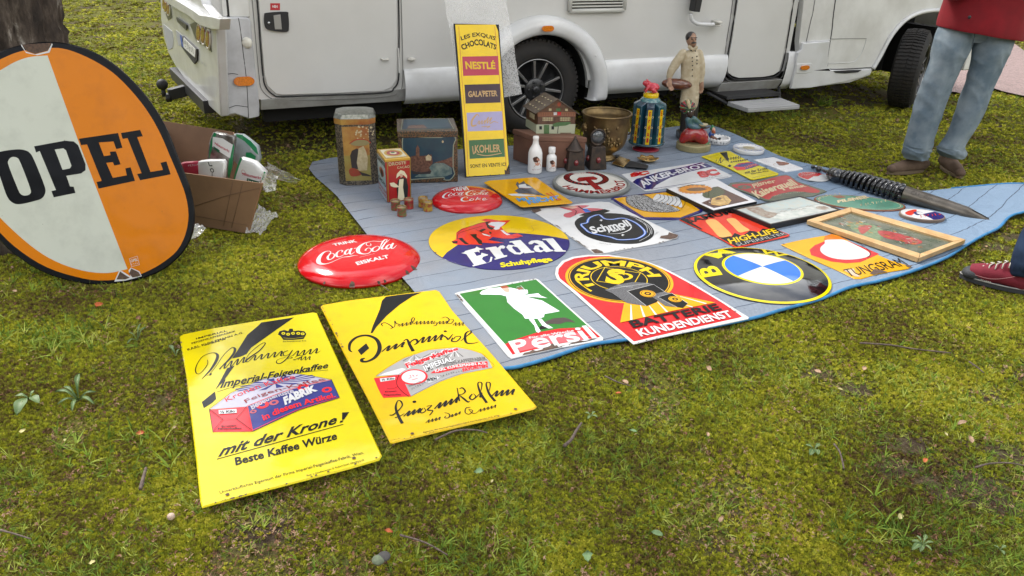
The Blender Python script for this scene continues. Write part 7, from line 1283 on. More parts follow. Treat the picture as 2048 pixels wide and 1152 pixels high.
for k in range(nf):
    a=2*PI*k/nf-PI/2-.12;rd=np.array([math.cos(a),math.sin(a),0]);sd=np.array([-math.sin(a),math.cos(a),0])
    pc=obj('column_panel',M().hexa([P+UP*z0+rd*R*.55+sd*R*.30,P+UP*z0+rd*R*.55-sd*R*.30,P+UP*z0+rd*R*.98-sd*R*.26,P+UP*z0+rd*R*.98+sd*R*.26],[P+UP*z1_+rd*R*.45+sd*R*.24,P+UP*z1_+rd*R*.45-sd*R*.24,P+UP*(z1_-.03)+rd*R*.94-sd*R*.22,P+UP*(z1_-.03)+rd*R*.94+sd*R*.22]),teal,t,bev=.006)
    O=P+UP*(z0+.012)+rd*(R*.985);upv=(rd*(-.05*R)+UP*(z1_-.03-z0));S=Sheet(O-sd*.5*R*.22,sd,upv);hh=(z1_-z0)*.80;S.polyuv('yellow_strip',YEL2,[(0,.0),(R*.22,0),(R*.22,hh),(0,hh)],2)
    for i,chh in enumerate('Erdal'): S.txtuv('strip_lettering',RED,chh,[(R*.06,hh*(.83-.19*i)),(R*.17,hh*(.83-.19*i)),(R*.17,hh*(.95-.19*i)),(R*.06,hh*(.95-.19*i))],bold=.03,lay=3)
    for i in range(3):
        for sgn in (-1,1): S.ellipse('polish_tin_print',tcr,(R*.11+sgn*R*.17,hh*(.2+.3*i)),R*.065,lay=1,n=14,inner=.55)
    S.finish(pc)
obj('core',M().lathe([(R*.6,z0),(R*.6,z1_),(R*.42,z1_+.02),(R*.3,z1_+.022)],P,24),tealc,t,smooth=True);obj('yellow_collar',M().lathe([(R*.42,z1_+.015),(R*.44,z1_+.02),(R*.44,z1_+.045),(R*.38,z1_+.05)],P,30),YEL2,t,smooth=True)
fz=z1_+.05;F0=P+UP*fz;m=M();s=R*.42
m.ell(F0+np.array([.1*s,0,.75*s]),(1.0*s,.7*s,.62*s),16);m.ell(F0+np.array([-.75*s,-.05,1.25*s])+np.array([0,.05,0]),(.6*s,.5*s,.42*s),14)
for sy in (-1,1):
    m.ell(F0+np.array([-.7*s,sy*.32*s,1.62*s]),.17*s,10);m.tube([F0+np.array([.5*s,sy*.5*s,.75*s]),F0+np.array([-.1*s,sy*.9*s,.5*s]),F0+np.array([.7*s,sy*.85*s,.18*s]),F0+np.array([.0*s,sy*.95*s,.1*s])],[.32*s,.28*s,.2*s,.12*s],10);m.tube([F0+np.array([-.55*s,sy*.4*s,.9*s]),F0+np.array([-.75*s,sy*.55*s,.4*s]),F0+np.array([-.95*s,sy*.6*s,.1*s])],[.2*s,.15*s,.13*s],8)
obj('frog',m,mat('frog_red',(.50,.02,.04),.25,coat=.6),t,remesh=.005,sm=3)
# ---- figures: traced at the depth of their base
def tz(Z,pts,Y,n=14,flat=.7,m=None):
    """tube through zoomed pixels (x, y, half width, optional depth shift)"""
    ox,oy,sc=Z;P=[];R=[]
    for q in pts: p=at(ox+q[0]/sc,oy+q[1]/sc,Y+(q[3] if len(q) > 3 else 0));P.append(p);R.append(q[2]/sc*mpp(p))
    m=m or M();m.tube(smooth_pts(P,4),[float(r) for r in np.ravel(smooth_pts([np.array([r]) for r in R],4))],n,flat,up=(0,1,0));
    m.ell(P[0],R[0]*np.array([.98,flat,.98]),12);m.ell(P[-1],R[-1]*np.array([.98,flat,.98]),12);return m
SZ=(1220,40,4.115);Bp=G(1383,277,CT);Y=Bp[1]
cream=mat('plaster_cream',(.54,.47,.33),.5,col2=(.42,.34,.22),vscale=28,bump=.3,bscale=50,detail=8);sk2=mat('plaster_skin',(.38,.22,.14),.45,var=.3,vscale=25);hairm=mat('plaster_black',(.02,.017,.015),.35,coat=.2);loafm=mat('loaf_brown',(.15,.04,.016),.18,coat=.7,var=.5,vscale=30)
t=thing('baker_statue','tall painted plaster statue of a moustached baker carrying a brown loaf','statue',Bp)
m=tz(SZ,[(690,245,30),(680,275,62),(665,310,82),(662,380,80),(660,450,76),(655,500,78)],Y,18,.62);tz(SZ,[(600,270,34),(560,330,38),(515,400,36),(492,450,30),(488,485,24)],Y-.03,12,.9,m);tz(SZ,[(735,265,26),(752,330,28),(758,420,26),(752,490,22),(752,515,20)],Y,12,.9,m)
obj('jacket',m,cream,t,remesh=.007,sm=4,disp=(.05,.006))
m=tz(SZ,[(655,490,74),(660,560,76),(655,640,78),(650,690,76)],Y,18,.55);obj('apron',m,cream,t,remesh=.007,sm=3,disp=(.045,.012))
m=tz(SZ,[(630,680,42),(620,780,40),(610,880,36),(600,930,34)],Y+.01,12,.8);tz(SZ,[(700,680,34),(690,780,34),(670,880,34),(655,930,32)],Y+.02,12,.8,m);obj('trousers',m,hairm,t,remesh=.009,sm=3)
m=M();bw_=75/4.115*mpp(Bp);m.box(Bp+np.array([-.02,0,.03]),(bw_*1.3,0,0),(0,bw_,0),(0,0,.03));obj('plinth',m,hairm,t,bev=.008)
m=tz(SZ,[(680,240,20),(682,225,20),(684,205,18)],Y-.005,12,.9);hc=at(*ZS(672,163),Y-.012);hr_=46/4.115*mpp(hc);m.ell(hc,(hr_*.86,hr_*.9,hr_*1.28),20);m.ell(at(*ZS(690,195),Y-.03),(hr_*.5,hr_*.5,hr_*.45),12);m.tube([at(*ZS(692,155),Y-.055),at(*ZS(697,180),Y-.064)],[.004,.008],8);m.ell(at(*ZS(632,172),Y-.01),(hr_*.14,hr_*.2,hr_*.26),8)
obj('head',m,sk2,t,remesh=.0045,sm=2)
m=M();m.ell(hc+np.array([-.006,.012,hr_*.42]),(hr_*.98,hr_*1.0,hr_*.98),18);m.ell(at(*ZS(635,145),Y),(hr_*.3,hr_*.6,hr_*.5),10);obj('hair',m,hairm,t,smooth=True)
m=M();m.tube([at(*ZS(668,190),Y-.058),at(*ZS(690,186),Y-.066),at(*ZS(712,188),Y-.058)],[.003,.007,.003],8);obj('moustache',m,hairm,t,smooth=True)
for q in ((675,158),(705,157)): obj('eye',M().ell(at(*ZS(*q),Y-.052),(.006,.004,.004),8),hairm,t,smooth=True);obj('eyebrow',M().tube([at(*ZS(q[0]-13,q[1]-11),Y-.052),at(*ZS(q[0]+13,q[1]-13),Y-.053)],.0028,6),hairm,t,smooth=True)
m=tz(SZ,[(655,222,18),(683,245,14),(712,225,16)],Y-.035,10,.5);obj('collar',m,cream,t,remesh=.005,sm=2)
for i,(x,y) in enumerate([(678,310),(678,340),(680,375),(678,410),(678,460),(715,300),(716,330),(716,360),(668,252),(702,255)]): obj('button',M().ell(at(*ZS(x,y),Y-.062-.004*(x < 700)),(.0055,.004,.0055),8),hairm,t,smooth=True)
def hand(P,dirn,side,s,ma,parent,curl=.5):
    """palm, four bent fingers of different length and a thumb from the side"""
    d=np.asarray(dirn,float);d /= np.linalg.norm(d);sd=np.asarray(side,float);sd -= (sd@d)*d;sd /= np.linalg.norm(sd);nn=np.cross(d,sd);m=M();P=np.asarray(P,float)
    m.tube([P-d*.25*s,P+d*.1*s,P+d*.45*s],[.17*s,.22*s,.24*s],12,.55,up=nn)
    for i,(o,l) in enumerate(((-.18,.42),(-.06,.48),(.06,.45),(.17,.36))):
        a=P+d*.42*s+sd*o*s;b=a+d*l*.5*s+nn*curl*.10*s;c=b+d*l*.38*s+nn*curl*.30*s;m.tube([a-d*.1*s,a,b,c],[.055*s,.06*s,.055*s,.042*s],8)
    a=P+d*.05*s-sd*.2*s;m.tube([a+sd*.08*s,a-sd*.10*s+d*.15*s,a-sd*.12*s+d*.38*s+nn*curl*.1*s],[.07*s,.065*s,.045*s],8);return obj('hand',m,ma,parent,remesh=.0045 if s < .1 else .008,sm=1)
hand(at(*ZS(490,500),Y-.075),(.25,-.1,-1),(1,.2,.2),.088,sk2,t,.9);hand(at(*ZS(754,528),Y-.01),(.05,0,-1),(1,-.6,0),.085,sk2,t,.4)
lp=at(*ZS(550,527),Y-.035);lr_=128/4.115*mpp(lp);m=M();m.ell(lp,(lr_,lr_*.45,lr_*.36),26,np.array([[math.cos(.06),0,math.sin(.06)],[0,1,0],[-math.sin(.06),0,math.cos(.06)]]));obj('loaf',m,loafm,t,smooth=True)
# kneeling figurine
Kp=G(1388,300,CT);Yk=Kp[1]+.04;t=thing('kneeling_figurine','painted plaster figurine kneeling in red trousers and striped turban, offering a bowl','figurine',Kp);kb=mat('plinth_khaki',(.30,.26,.13),.45,var=.2,vscale=20);kr=mat('figurine_red',(.36,.02,.02),.2,coat=.6,var=.4,vscale=25);kbl=mat('figurine_blue',(.05,.11,.16),.3,coat=.4,col2=(.03,.09,.05),vscale=25);kf=mat('figurine_dark_skin',(.05,.028,.02),.35,coat=.3)
kr_=34*mpp(Kp);zk=.05;obj('plinth',M().lathe([(kr_,0),(kr_,zk*.85),(kr_*.95,zk)],Kp+np.array([0,.04,0]),44),kb,t,bev=.003)
S=vsheet(Kp+np.array([-kr_*.6,.04-kr_*.92,.012]),Kp+np.array([kr_*.6,.04-kr_*.92,.012]));V,F=textmesh('~15',.0);x0,x1=V[:,0].min(),V[:,0].max();obj('plinth_lettering',M().add([Kp+np.array([0,.04,.014])+(kr_+.001)*np.array([math.sin(a),-math.cos(a),0])+UP*z for a,z in zip(-.6+1.2*(V[:,0]-x0)/(x1-x0),V[:,1]*.02)],F),kb if 0 else mat('lettering_olive',(.12,.10,.05),.5),t,weld=False)
m=tz(SZ,[(600,985,34),(640,950,58),(700,930,55),(745,955,62),(775,1000,40),(790,1030,20)],Yk-.03,14,.9);tz(SZ,[(610,990,30),(660,980,40),(700,985,35),(620,1010,25)],Yk+.02,10,.9,m);obj('trousers',m,kr,t,remesh=.006,sm=3)
m=tz(SZ,[(690,920,48),(675,870,52),(665,820,42),(665,795,25)],Yk,14,.8);tz(SZ,[(690,815,26),(730,850,24),(770,880,18)],Yk-.04,10,.9,m);tz(SZ,[(640,820,24),(660,870,24),(730,890,18)],Yk-.05,10,.9,m);obj('coat',m,kbl,t,remesh=.006,sm=3)
m=tz(SZ,[(655,800,22),(658,770,34),(655,745,36)],Yk-.015,14,1.);m.tube([at(*ZS(672,762),Yk-.06),at(*ZS(676,772),Yk-.066)],.006,6);obj('head',m,kf,t,remesh=.004,sm=2)
tur=M();tc_=at(*ZS(637,715),Yk+.0);tr0=62/4.115*mpp(tc_);tur.ell(tc_,(tr0,tr0*.9,tr0*.85),22);obj('turban',tur,kr,t,smooth=True)
for k in range(5): obj('turban_stripe',M().tube([tc_+np.array([tr0*1.01*math.cos(a)*math.cos(k*.6-1.2),-tr0*.92*math.sin(a) if 1 else 0,tr0*.86*math.cos(a)*math.sin(k*.6-1.2)]) for a in np.linspace(0,PI,16)],.006,6),hairm if k % 2 else tgr,t,smooth=True)
obj('feather',tz(SZ,[(655,720,12),(645,680,14),(640,655,6)],Yk-.07,8,.5),tcr,t,smooth=True)
for q in ((645,755),(672,753)): obj('eye',M().ell(at(*ZS(*q),Yk-.052),.004,8),porc,t,smooth=True)
hand(at(*ZS(775,888),Yk-.05),(1,-.2,.1),(0,1,.2),.05,kf,t,.5)
bp_=at(*ZS(768,862),Yk-.05);br0=40/4.115*mpp(bp_);obj('bowl',M().lathe([(br0*.4,-.012),(br0*.9,.0),(br0,.006),(br0*.9,.006),(br0*.3,.0)],bp_,24),tcr,t,smooth=True)
obj('shoe',tz(SZ,[(750,1045,14),(790,1030,20),(812,1010,8)],Yk-.05,8,.8),tgr,t,smooth=True);obj('shoe',tz(SZ,[(580,990,18),(600,1010,14)],Yk,8,.8),tgr,t,smooth=True)
# gnome ashtray
P=ZZ(1605,470)+np.array([0,.05,0]);R=23*mpp(P);t=thing('gnome_ashtray','white fluted bowl with a little green hatted gnome sitting on its rim','ashtray',P);prf=[(.93,0),(1,.006),(1,.035),(.97,.042),(.88,.042),(.84,.034),(.8,.012),(.01,.010)];V=[]
for r_,z in prf:
    for j in range(64): a=2*PI*j/64;k=1+.02*math.cos(20*a)*(r_ > .9);V.append(P+np.array([R*r_*k*math.cos(a),R*r_*k*math.sin(a),z+(.004*math.cos(20*a) if z > .03 else 0)]))
obj('bowl',M().add(V,[(i*64+j,i*64+(j+1) % 64,(i+1)*64+(j+1) % 64,(i+1)*64+j) for i in range(len(prf)-1) for j in range(64)]),porc,t,smooth=True)
V,F=textmesh('~7',.03);x0,x1=V[:,0].min(),V[:,0].max();obj('lettering',M().add([P+(R*1.03)*np.array([math.sin(a),-math.cos(a),0])+UP*z for a,z in zip(-.9+1.8*(V[:,0]-x0)/(x1-x0),.008+V[:,1]*.03)],F),inkp,t,weld=False)
GZ=(1000,160,3.657);Yg=P[1]+.0;kblu=mat('gnome_blue',(.02,.07,.30),.25,coat=.5);kg=mat('gnome_green',(.02,.16,.05),.3,coat=.4);kbn=mat('gnome_brown',(.16,.06,.03),.4,coat=.3)
obj('coat',tz(GZ,[(1550,420,16),(1545,398,22),(1552,378,14)],Yg,12,.9),kblu,t,remesh=.004,sm=2);m=tz(GZ,[(1555,382,10),(1560,368,16),(1560,358,14)],Yg-.01,12,1.);m.ell(at(1000+1568/3.657,160+368/3.657,Yg-.035),.005,8);obj('head',m,SKIN,t,remesh=.0035,sm=1);obj('beard',tz(GZ,[(1562,375,12),(1568,385,8)],Yg-.025,8,.8),mat('gnome_beard',(.5,.12,.04),.5),t,smooth=True)
obj('hat',tz(GZ,[(1555,356,19),(1556,345,15),(1552,334,7)],Yg,12,1.),kg,t,smooth=True);obj('legs',tz(GZ,[(1550,418,14),(1575,430,12),(1590,440,9)],Yg-.03,10,.9),kbn,t,remesh=.004,sm=1);obj('boots',tz(GZ,[(1590,438,10),(1608,428,9)],Yg-.04,8,.9),inkp,t,smooth=True)
# white plate with blue lettering
P=ZZ(1815,522);R=30.5*mpp(P);t=thing('round_plate','thick white round advertising plate with blue lettering round its rim','plate',P);obj('plate',M().lathe([(R*.96,0),(R,.004),(R,.026),(R*.985,.031),(R*.95,.029),(.001,.028)],P,56),porc,t,smooth=True)
S=Sheet(P+UP*.0292,(1,.1,0),(-.1,1,0));S.arc('lettering',BLU,'~14',(0,0),R*.70,math.radians(200),math.radians(-15),R*.20,bold=.02,lay=1);S.arc('lettering',BLU,'~6',(0,0),R*.90,math.radians(230),math.radians(310),R*.20,bold=.02,lay=1,inside=True);S.ellipse('emblem',tcr,(0,0),R*.4,R*.33,lay=1,n=24);S.txtuv('emblem_lettering',inkp,'~4',[(-R*.32,-R*.14),(R*.1,-R*.14),(R*.1,R*.2),(-R*.32,R*.2)],bold=.05,lay=2);S.ellipse('rim_line',BLU,(0,0),R*.94,lay=1,n=50,inner=.985);S.finish(t)
# giant pen
PZ=(1600,300,4.571);ax0=G(1600+110/4.571,300+150/4.571,.03);a_=G(1600+330/4.571,300+230/4.571,.06);b_=G(1600+950/4.571,300+400/4.571,.065);c_=G(1600+1600/4.571,300+575/4.571,.04);dd=(b_-a_)/np.linalg.norm(b_-a_)
t=thing('giant_pen','oversized advertising fountain pen with black spiral barrel and steel nib','display pen',(a_+b_)/2);glb=mat('gloss_black',(.008,.008,.009),.12,coat=1.)
rP=20.5*mpp(b_);L_=np.linalg.norm(b_-a_);m=M();m.tube([a_+dd*L_*q for q in (0,.1,.5,1.)],[rP*.42,rP*.55,rP*.6,rP*.72],16);obj('barrel_core',m,glb,t,smooth=True)
pts=[];rad=[];n=480
s1=np.cross(dd,UP);s1 /= np.linalg.norm(s1);s2=np.cross(s1,dd)
for i in range(n+1):
    q=i/n;a=q*2*PI*13;r_=rP*(.48+.30*min(1,q*3));pts.append(a_+dd*L_*q+(s1*math.cos(a)+s2*math.sin(a))*r_)
obj('spiral',M().tube(pts,.0115,8,up=tuple(dd)),glb,t,smooth=True)
m=M();m.tube([ax0,a_],[.008,.014],12);
for q,r_ in ((.05,.016),(.3,.024),(.62,.014),(.9,.05),(1.05,.052)): m.ell(ax0+(a_-ax0)*q,(r_,r_,r_*.9),14)
obj('tail_beads',m,glb,t,smooth=True)
steel=mat('nib_steel',(.17,.15,.125),.36,metal=.75,col2=(.12,.105,.085),vscale=12,bump=.15,bscale=100);ce=c_;dn=(ce-b_)/np.linalg.norm(ce-b_);Ln=np.linalg.norm(G(1600+1810/4.571,300+600/4.571,.02)-b_)
V=[];n2=20;nl_=26
sn=np.cross(dn,UP);sn /= np.linalg.norm(sn);un=np.cross(sn,dn)
for i in range(nl_+1):
    q=i/nl_;w=rP*.78*(1-.12*q)*(1 if q < .70 else max(.03,max(0.,1-(q-.70)/.30)**.9));arcw=PI*(1.0 if q < .45 else 1.0-(q-.45)*.9);dr_=rP*.45*q
    for j in range(n2+1): a=-arcw+2*arcw*j/n2;V.append(b_-un*dr_+dn*Ln*q+sn*w*math.sin(a)+un*(w*math.cos(a)*(1 if q < .5 else 1-.3*(q-.5))))
obj('nib',M().add(V,[(i*(n2+1)+j,i*(n2+1)+j+1,(i+1)*(n2+1)+j+1,(i+1)*(n2+1)+j) for i in range(nl_) for j in range(n2)]),steel,t,smooth=True)
V,F=textmesh('CARL KUHN & CO',.0);x0,x1=V[:,0].min(),V[:,0].max();pts=[]
for x,y in V: q=.08+.42*(x-x0)/(x1-x0);a=-.15-(.35+.55*(1-y/CAPH));w=rP*.80*(1-.25*q)+.001;pts.append(b_-un*rP*.45*q+dn*Ln*q+sn*w*math.sin(-a)*(-1 if (sn@np.array([0,-1,0])) < 0 else 1)+un*w*math.cos(a))
obj('nib_engraving',M().add(pts,F),mat('engraving_dark',(.06,.05,.04),.5),t,weld=False)
obj('nib_slit',M().tube([b_-un*rP*.45*q+dn*Ln*q+sn*rP*.55*(1-q)*((-1 if (sn@np.array([0,-1,0])) < 0 else 1))+un*rP*.62*(1 if q < .72 else max(0.,1-(q-.72)/.28)**.7) for q in (.68,.76,.84,.92)],.0022,6),black,t,smooth=True)
# ================================================================== CARDBOARD BOX AND BAGS
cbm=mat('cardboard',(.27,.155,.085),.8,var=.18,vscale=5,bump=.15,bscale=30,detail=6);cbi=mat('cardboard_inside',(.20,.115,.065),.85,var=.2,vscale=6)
A,B=G(372,447,.01),G(497,466.5,.01);e=(B-A)/np.linalg.norm(B-A);cb2=np.cross(UP,e);FP=lambda x,y,k=0.: hitp(x,y,A+cb2*k,cb2)
TL,TR=FP(335,330),FP(526,377.5);hbx=(TL[2]+TR[2])/2;TL[2]=TR[2]=hbx;D_=G(466,264,hbx);E_=G(300,238,hbx);gb=lambda p,q: q+(p-q)*.90
BD=np.array([D_[0],D_[1],.01])*.9+np.array([*B[:2],.01])*.1;BE=np.array([E_[0],E_[1],.01])*.9+np.array([*A[:2],.01])*.1
t=thing('cardboard_box','open brown cardboard box with bags, half hidden behind the big oval sign','box',(A+B+BD+BE)/4)
def wall(name,p,th,ma=cbm,**k):
    n_=np.cross(p[1]-p[0],p[3]-p[0]);n_=n_/np.linalg.norm(n_)*th;return obj(name,M().hexa([q for q in p],[q+n_ for q in p]),ma,t,**k)
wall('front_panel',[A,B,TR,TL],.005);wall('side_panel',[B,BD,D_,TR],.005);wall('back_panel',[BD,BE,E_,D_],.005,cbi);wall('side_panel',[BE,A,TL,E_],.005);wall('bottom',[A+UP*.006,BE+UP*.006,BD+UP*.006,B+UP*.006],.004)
for q in ([(389,432),(440,441),(494,450)],[(447,452),(466,362)],[(463,456),(485,367)],[(390,412),(455,391),(519,376)]):
    obj('crease',M().tube([FP(*p,-.006) for p in q],.0016,5),mat('crease_dark',(.14,.08,.045),.8),t,smooth=True)
bag_w=mat('bag_white',(.66,.66,.65),.35,coat=.3,bump=.4,bscale=22,bdist=.01);bag_g=mat('bag_green',(.01,.20,.07),.4,coat=.3);bag_s=mat('bag_silver_brown',(.10,.075,.06),.25,metal=.4,col2=(.30,.30,.29),vscale=16,coat=.5);bag_c=mat('bag_clear_grey',(.30,.35,.36),.2,coat=.6,bump=.5,bscale=25,bdist=.01)
BZ=(350,230,4.608)
def bag(lab,k,outl,ma,group=None):
    S=Sheet(FP(450,400,k),e,UP);S.Z(*BZ);pl=S.uvs(outl);c=sum(pl)/len(pl);mr=max(np.linalg.norm(p-c) for p in pl);S.h=lambda u,v: .022*max(0,1-((u-c[0])**2+(v-c[1])**2)/mr**2);S.sub=.03
    t=thing('paper_bag',lab,'bag',S.P(*c));plate(S,'pouch',ma,t,pl,.02,.002,smooth=True);return S,t
S,tb_=bag('clear grey shopping bag with green edge, farthest in the cardboard box',.30,[(545,175),(620,180),(700,240),(760,290),(780,400),(760,470),(620,500),(520,400)],bag_c);S.poly('green_edge',bag_g,[(560,175),(620,182),(700,240),(752,300),(770,370),(745,350),(690,290),(640,240),(570,200)],1);S.poly('green_handle',bag_g,[(655,345),(700,345),(745,380),(740,425),(680,405),(650,390)],2);S.finish(tb_)
S,tb_=bag('silver brown bag with green sides and white label in cardboard box',.20,[(360,160),(450,175),(545,200),(545,260),(500,590),(440,600),(330,560),(312,400),(330,250)],bag_s)
S.poly('green_edge',bag_g,[(360,160),(385,170),(345,290),(320,400),(312,390),(330,250)],1);S.poly('green_edge',bag_g,[(535,260),(548,290),(530,480),(500,590),(485,560),(500,400)],1);S.poly('white_label',bag_w,[(350,200),(440,215),(535,275),(508,398),(430,350),(345,290)],2);pk=mat('print_crimson',(.40,.02,.05),.5);S.txt('label_lettering',pk,'gebaumarkt',[(362,265),(500,345),(508,325),(368,240)],bold=.02,lay=3);S.poly('green_label',mat('print_dark_green',(.01,.08,.04),.5),[(355,285),(415,325),(408,352),(360,310)],3);S.finish(tb_)
S,tb_=bag('white bag with green sides and crimson print, at the box corner',.06,[(612,392),(680,410),(740,432),(790,480),(835,525),(815,600),(790,665),(680,700),(545,640),(550,590)],bag_w);S.poly('green_edge',bag_g,[(605,390),(622,398),(575,520),(550,610),(535,610),(560,510)],1);S.poly('green_edge',bag_g,[(820,520),(836,528),(815,600),(792,665),(782,660),(800,590)],1);S.txt('label_lettering',pk,'gebaumarkt',[(615,548),(795,592),(798,568),(618,520)],bold=.02,lay=3);S.ellipse('label_ring',pk,S.uv(630,525),.012,lay=2,n=20,inner=.85);S.poly('green_label',mat('print_dark_green',(.01,.08,.04),.5),[(665,580),(778,615),(772,655),(662,618)],3);S.txt('label_lettering',bag_w,'~5',[(675,612),(768,642),(770,622),(677,592)],bold=.04,lay=4);S.finish(tb_)
S,tb_=bag('small crumpled white paper bag with black hook drawing in box',.05,[(225,425),(300,415),(440,415),(460,440),(448,590),(350,620),(222,600)],bag_w);ln(S,'hook_print',inkp,[(305,430),(320,465),(345,465)],9,lay=2);S.ellipse('hook_print',inkp,S.uv(342,510),.012,lay=2,n=20,inner=.6);ln(S,'hook_print',inkp,[(343,530),(343,580)],6,lay=2);S.finish(tb_)
S,tb_=bag('crimson packet beside the crumpled white paper bag',.08,[(60,440),(225,428),(222,560),(100,560)],mat('packet_crimson',(.30,.015,.04),.4,coat=.3));S.txt('lettering',bag_w,'~7',[(125,480),(215,465),(213,445),(122,458)],bold=.0,lay=2);S.finish(tb_)
tw_=thing('bubble_wrap','bubble wrap hanging out of the cardboard box at its corner','bubble wrap',FP(540,380,.1));Zb=lambda x,y,z: G(350+x/4.608,230+y/4.608,z)
crumple('sheet',[FP(350+820/4.608,230+560/4.608,.05),FP(350+850/4.608,230+430/4.608,.12),Zb(1165,600,.08),Zb(1110,640,.05)],tw_,.018,18,11);crumple('sheet',[FP(350+790/4.608,230+540/4.608,.02),FP(350+940/4.608,230+560/4.608,.04),FP(350+930/4.608,230+690/4.608,.0),FP(350+820/4.608,230+720/4.608,-.01)],tw_,.018,16,12,bulge=.03)
tw_=thing('bubble_wrap','flat bubble wrap on the grass at the right of the cardboard box','bubble wrap',Zb(810,980,.02));crumple('sheet',[Zb(640,1080,.03),Zb(800,1095,.02),Zb(955,912,.045),Zb(770,840,.09)],tw_,.010,18,13)
tw_=thing('bubble_wrap','bubble wrap peeping out under the box beside the oval sign','bubble wrap',Zb(200,1060,.02));crumple('sheet',[Zb(80,1160,.03),Zb(240,1120,.03),Zb(285,1040,.05),Zb(140,990,.06)],tw_,.010,14,14)
# ================================================================== TREE AT LEFT
bark=bpy.data.materials.new('birch_bark');bark.use_nodes=True;t_=bark.node_tree;b_=t_.nodes['Principled BSDF'];l_=t_.links.new;b_.inputs['Roughness'].default_value=.9
gm=N(t_,'ShaderNodeNewGeometry');mp=N(t_,'ShaderNodeMapping');mp.inputs['Scale'].default_value=(1,1,.35);l_(gm.outputs['Position'],mp.inputs['Vector']);n1=N(t_,'ShaderNodeTexNoise');n1.inputs['Scale'].default_value=11;n1.inputs['Detail'].default_value=9;n1.inputs['Roughness'].default_value=.7;l_(mp.outputs['Vector'],n1.inputs['Vector'])
r1=N(t_,'ShaderNodeValToRGB');l_(n1.outputs['Fac'],r1.inputs['Fac']);e_=r1.color_ramp.elements
for c_,p_ in (((.012,.009,.007),.35),((.055,.04,.03),.5),((.12,.095,.075),.60),((.42,.38,.33),.70)):
    pass
while len(e_) < 4: e_.new(.5)
for q,(c_,p_) in zip(e_,(((.012,.009,.007),.34),((.055,.040,.030),.50),((.12,.095,.072),.60),((.40,.37,.32),.68))): q.position=p_;q.color=(*c_,1)
l_(r1.outputs['Color'],b_.inputs['Base Color']);bp=N(t_,'ShaderNodeBump');bp.inputs['Distance'].default_value=.03;bp.inputs['Strength'].default_value=1;l_(n1.outputs['Fac'],bp.inputs['Height']);l_(bp.outputs['Normal'],b_.inputs['Normal'])
leafm=mat('leaf_green',(.07,.10,.02),.6,col2=(.11,.13,.025),vscale=3);leafd=mat('leaf_dark_green',(.035,.055,.015),.6,col2=(.06,.08,.02),vscale=2)
def foliage(m,c,r,n,sz,rg):
    for _ in range(n):
        d=rg.normal(size=3);d /= np.linalg.norm(d);p=c+d*r*rg.uniform(.45,1.05)**.6;a=rg.normal(size=3);a /= np.linalg.norm(a);b=np.cross(a,rg.normal(size=3));b /= np.linalg.norm(b)+1e-9;s=sz*rg.uniform(.6,1.3)
        m.add([p-a*s,p-b*s*.5,p+a*s,p+b*s*.5],[(0,1,2,3)])
TP=OPEL.P(*OPEL.Z(0,0,1).uv(60,86));tx,ty=TP[0]-.40,TP[1]+.36
t=thing('birch_tree','tree with rough dark and whitish bark behind the big oval sign','tree',(tx,ty,0))
V=[];nz_,na=130,110
def trr(z): return .27+.07*math.exp(-z*2.2)-.012*z
for i in range(nz_+1):
    z=-.1+ (i/nz_)**1.5*5.6
    for j in range(na):
        a=2*PI*j/na;lob=.028*math.sin(3*a+1+.4*z)+.02*math.sin(7*a+z*1.3);r_=trr(max(0,z))*(1+lob)+.045*(float(vnoise(np.array(a*5.1),np.array(z*5.2),21))-.5)+.05*(float(vnoise(np.array(a*11),np.array(z*7),22))-.5)+.03*(float(vnoise(np.array(a*26),np.array(z*22),23))-.5)
        V.append((tx+r_*math.cos(a)+.03*z,ty+r_*math.sin(a)+.02*z,z))
obj('trunk',M().add(V,[(i*na+j,i*na+(j+1) % na,(i+1)*na+(j+1) % na,(i+1)*na+j) for i in range(nz_) for j in range(na)]),bark,t,smooth=True)
rg=np.random.default_rng(5);top_=np.array([tx+.16,ty+.1,5.4]);cm=M();lm2=M()
for k in range(9):
    a=2*PI*k/9+rg.uniform(-.2,.2);E0=top_+np.array([math.cos(a)*rg.uniform(1.6,2.6),math.sin(a)*rg.uniform(1.6,2.6),rg.uniform(.4,2.6)]);st=np.array([tx+.03*(3.6+.2*k),ty+.05,3.6+.2*k]);lm2.tube([st,(st+E0)/2+UP*.3,E0],[.09,.05,.015],8);foliage(cm,E0,1.0,420,.06,rg);foliage(cm,(st*.3+E0*.7),.8,220,.06,rg)
obj('limbs',lm2,bark,t,smooth=True);obj('crown',cm,leafm,t,weld=False)
# distant wood all round the clearing (seen mirrored in the enamel)
wm=M();tk=M();rg=np.random.default_rng(9)
for k in range(46):
    a=2*PI*k/46+rg.uniform(-.05,.05);R_=rg.uniform(19,27);c_=np.array([R_*math.sin(a),3+R_*math.cos(a),0]);Hh=rg.uniform(7,12)*(1.0 if math.cos(a) > -.2 else .75)
    tk.tube([c_,c_+UP*Hh*.8],[.28,.08],7)
    for q in range(7): foliage(wm,c_+np.array([rg.uniform(-2.2,2.2),rg.uniform(-2.2,2.2),Hh*rg.uniform(.22,.95)]),rg.uniform(1.4,2.4),70,.34,rg)
wt=obj('woodland',wm,leafd,None,loc=(0,3,0),kind='stuff',label='dense leafy wood standing round the clearing',weld=False)
obj('woodland_trunks',tk,bark,wt,kind='stuff')
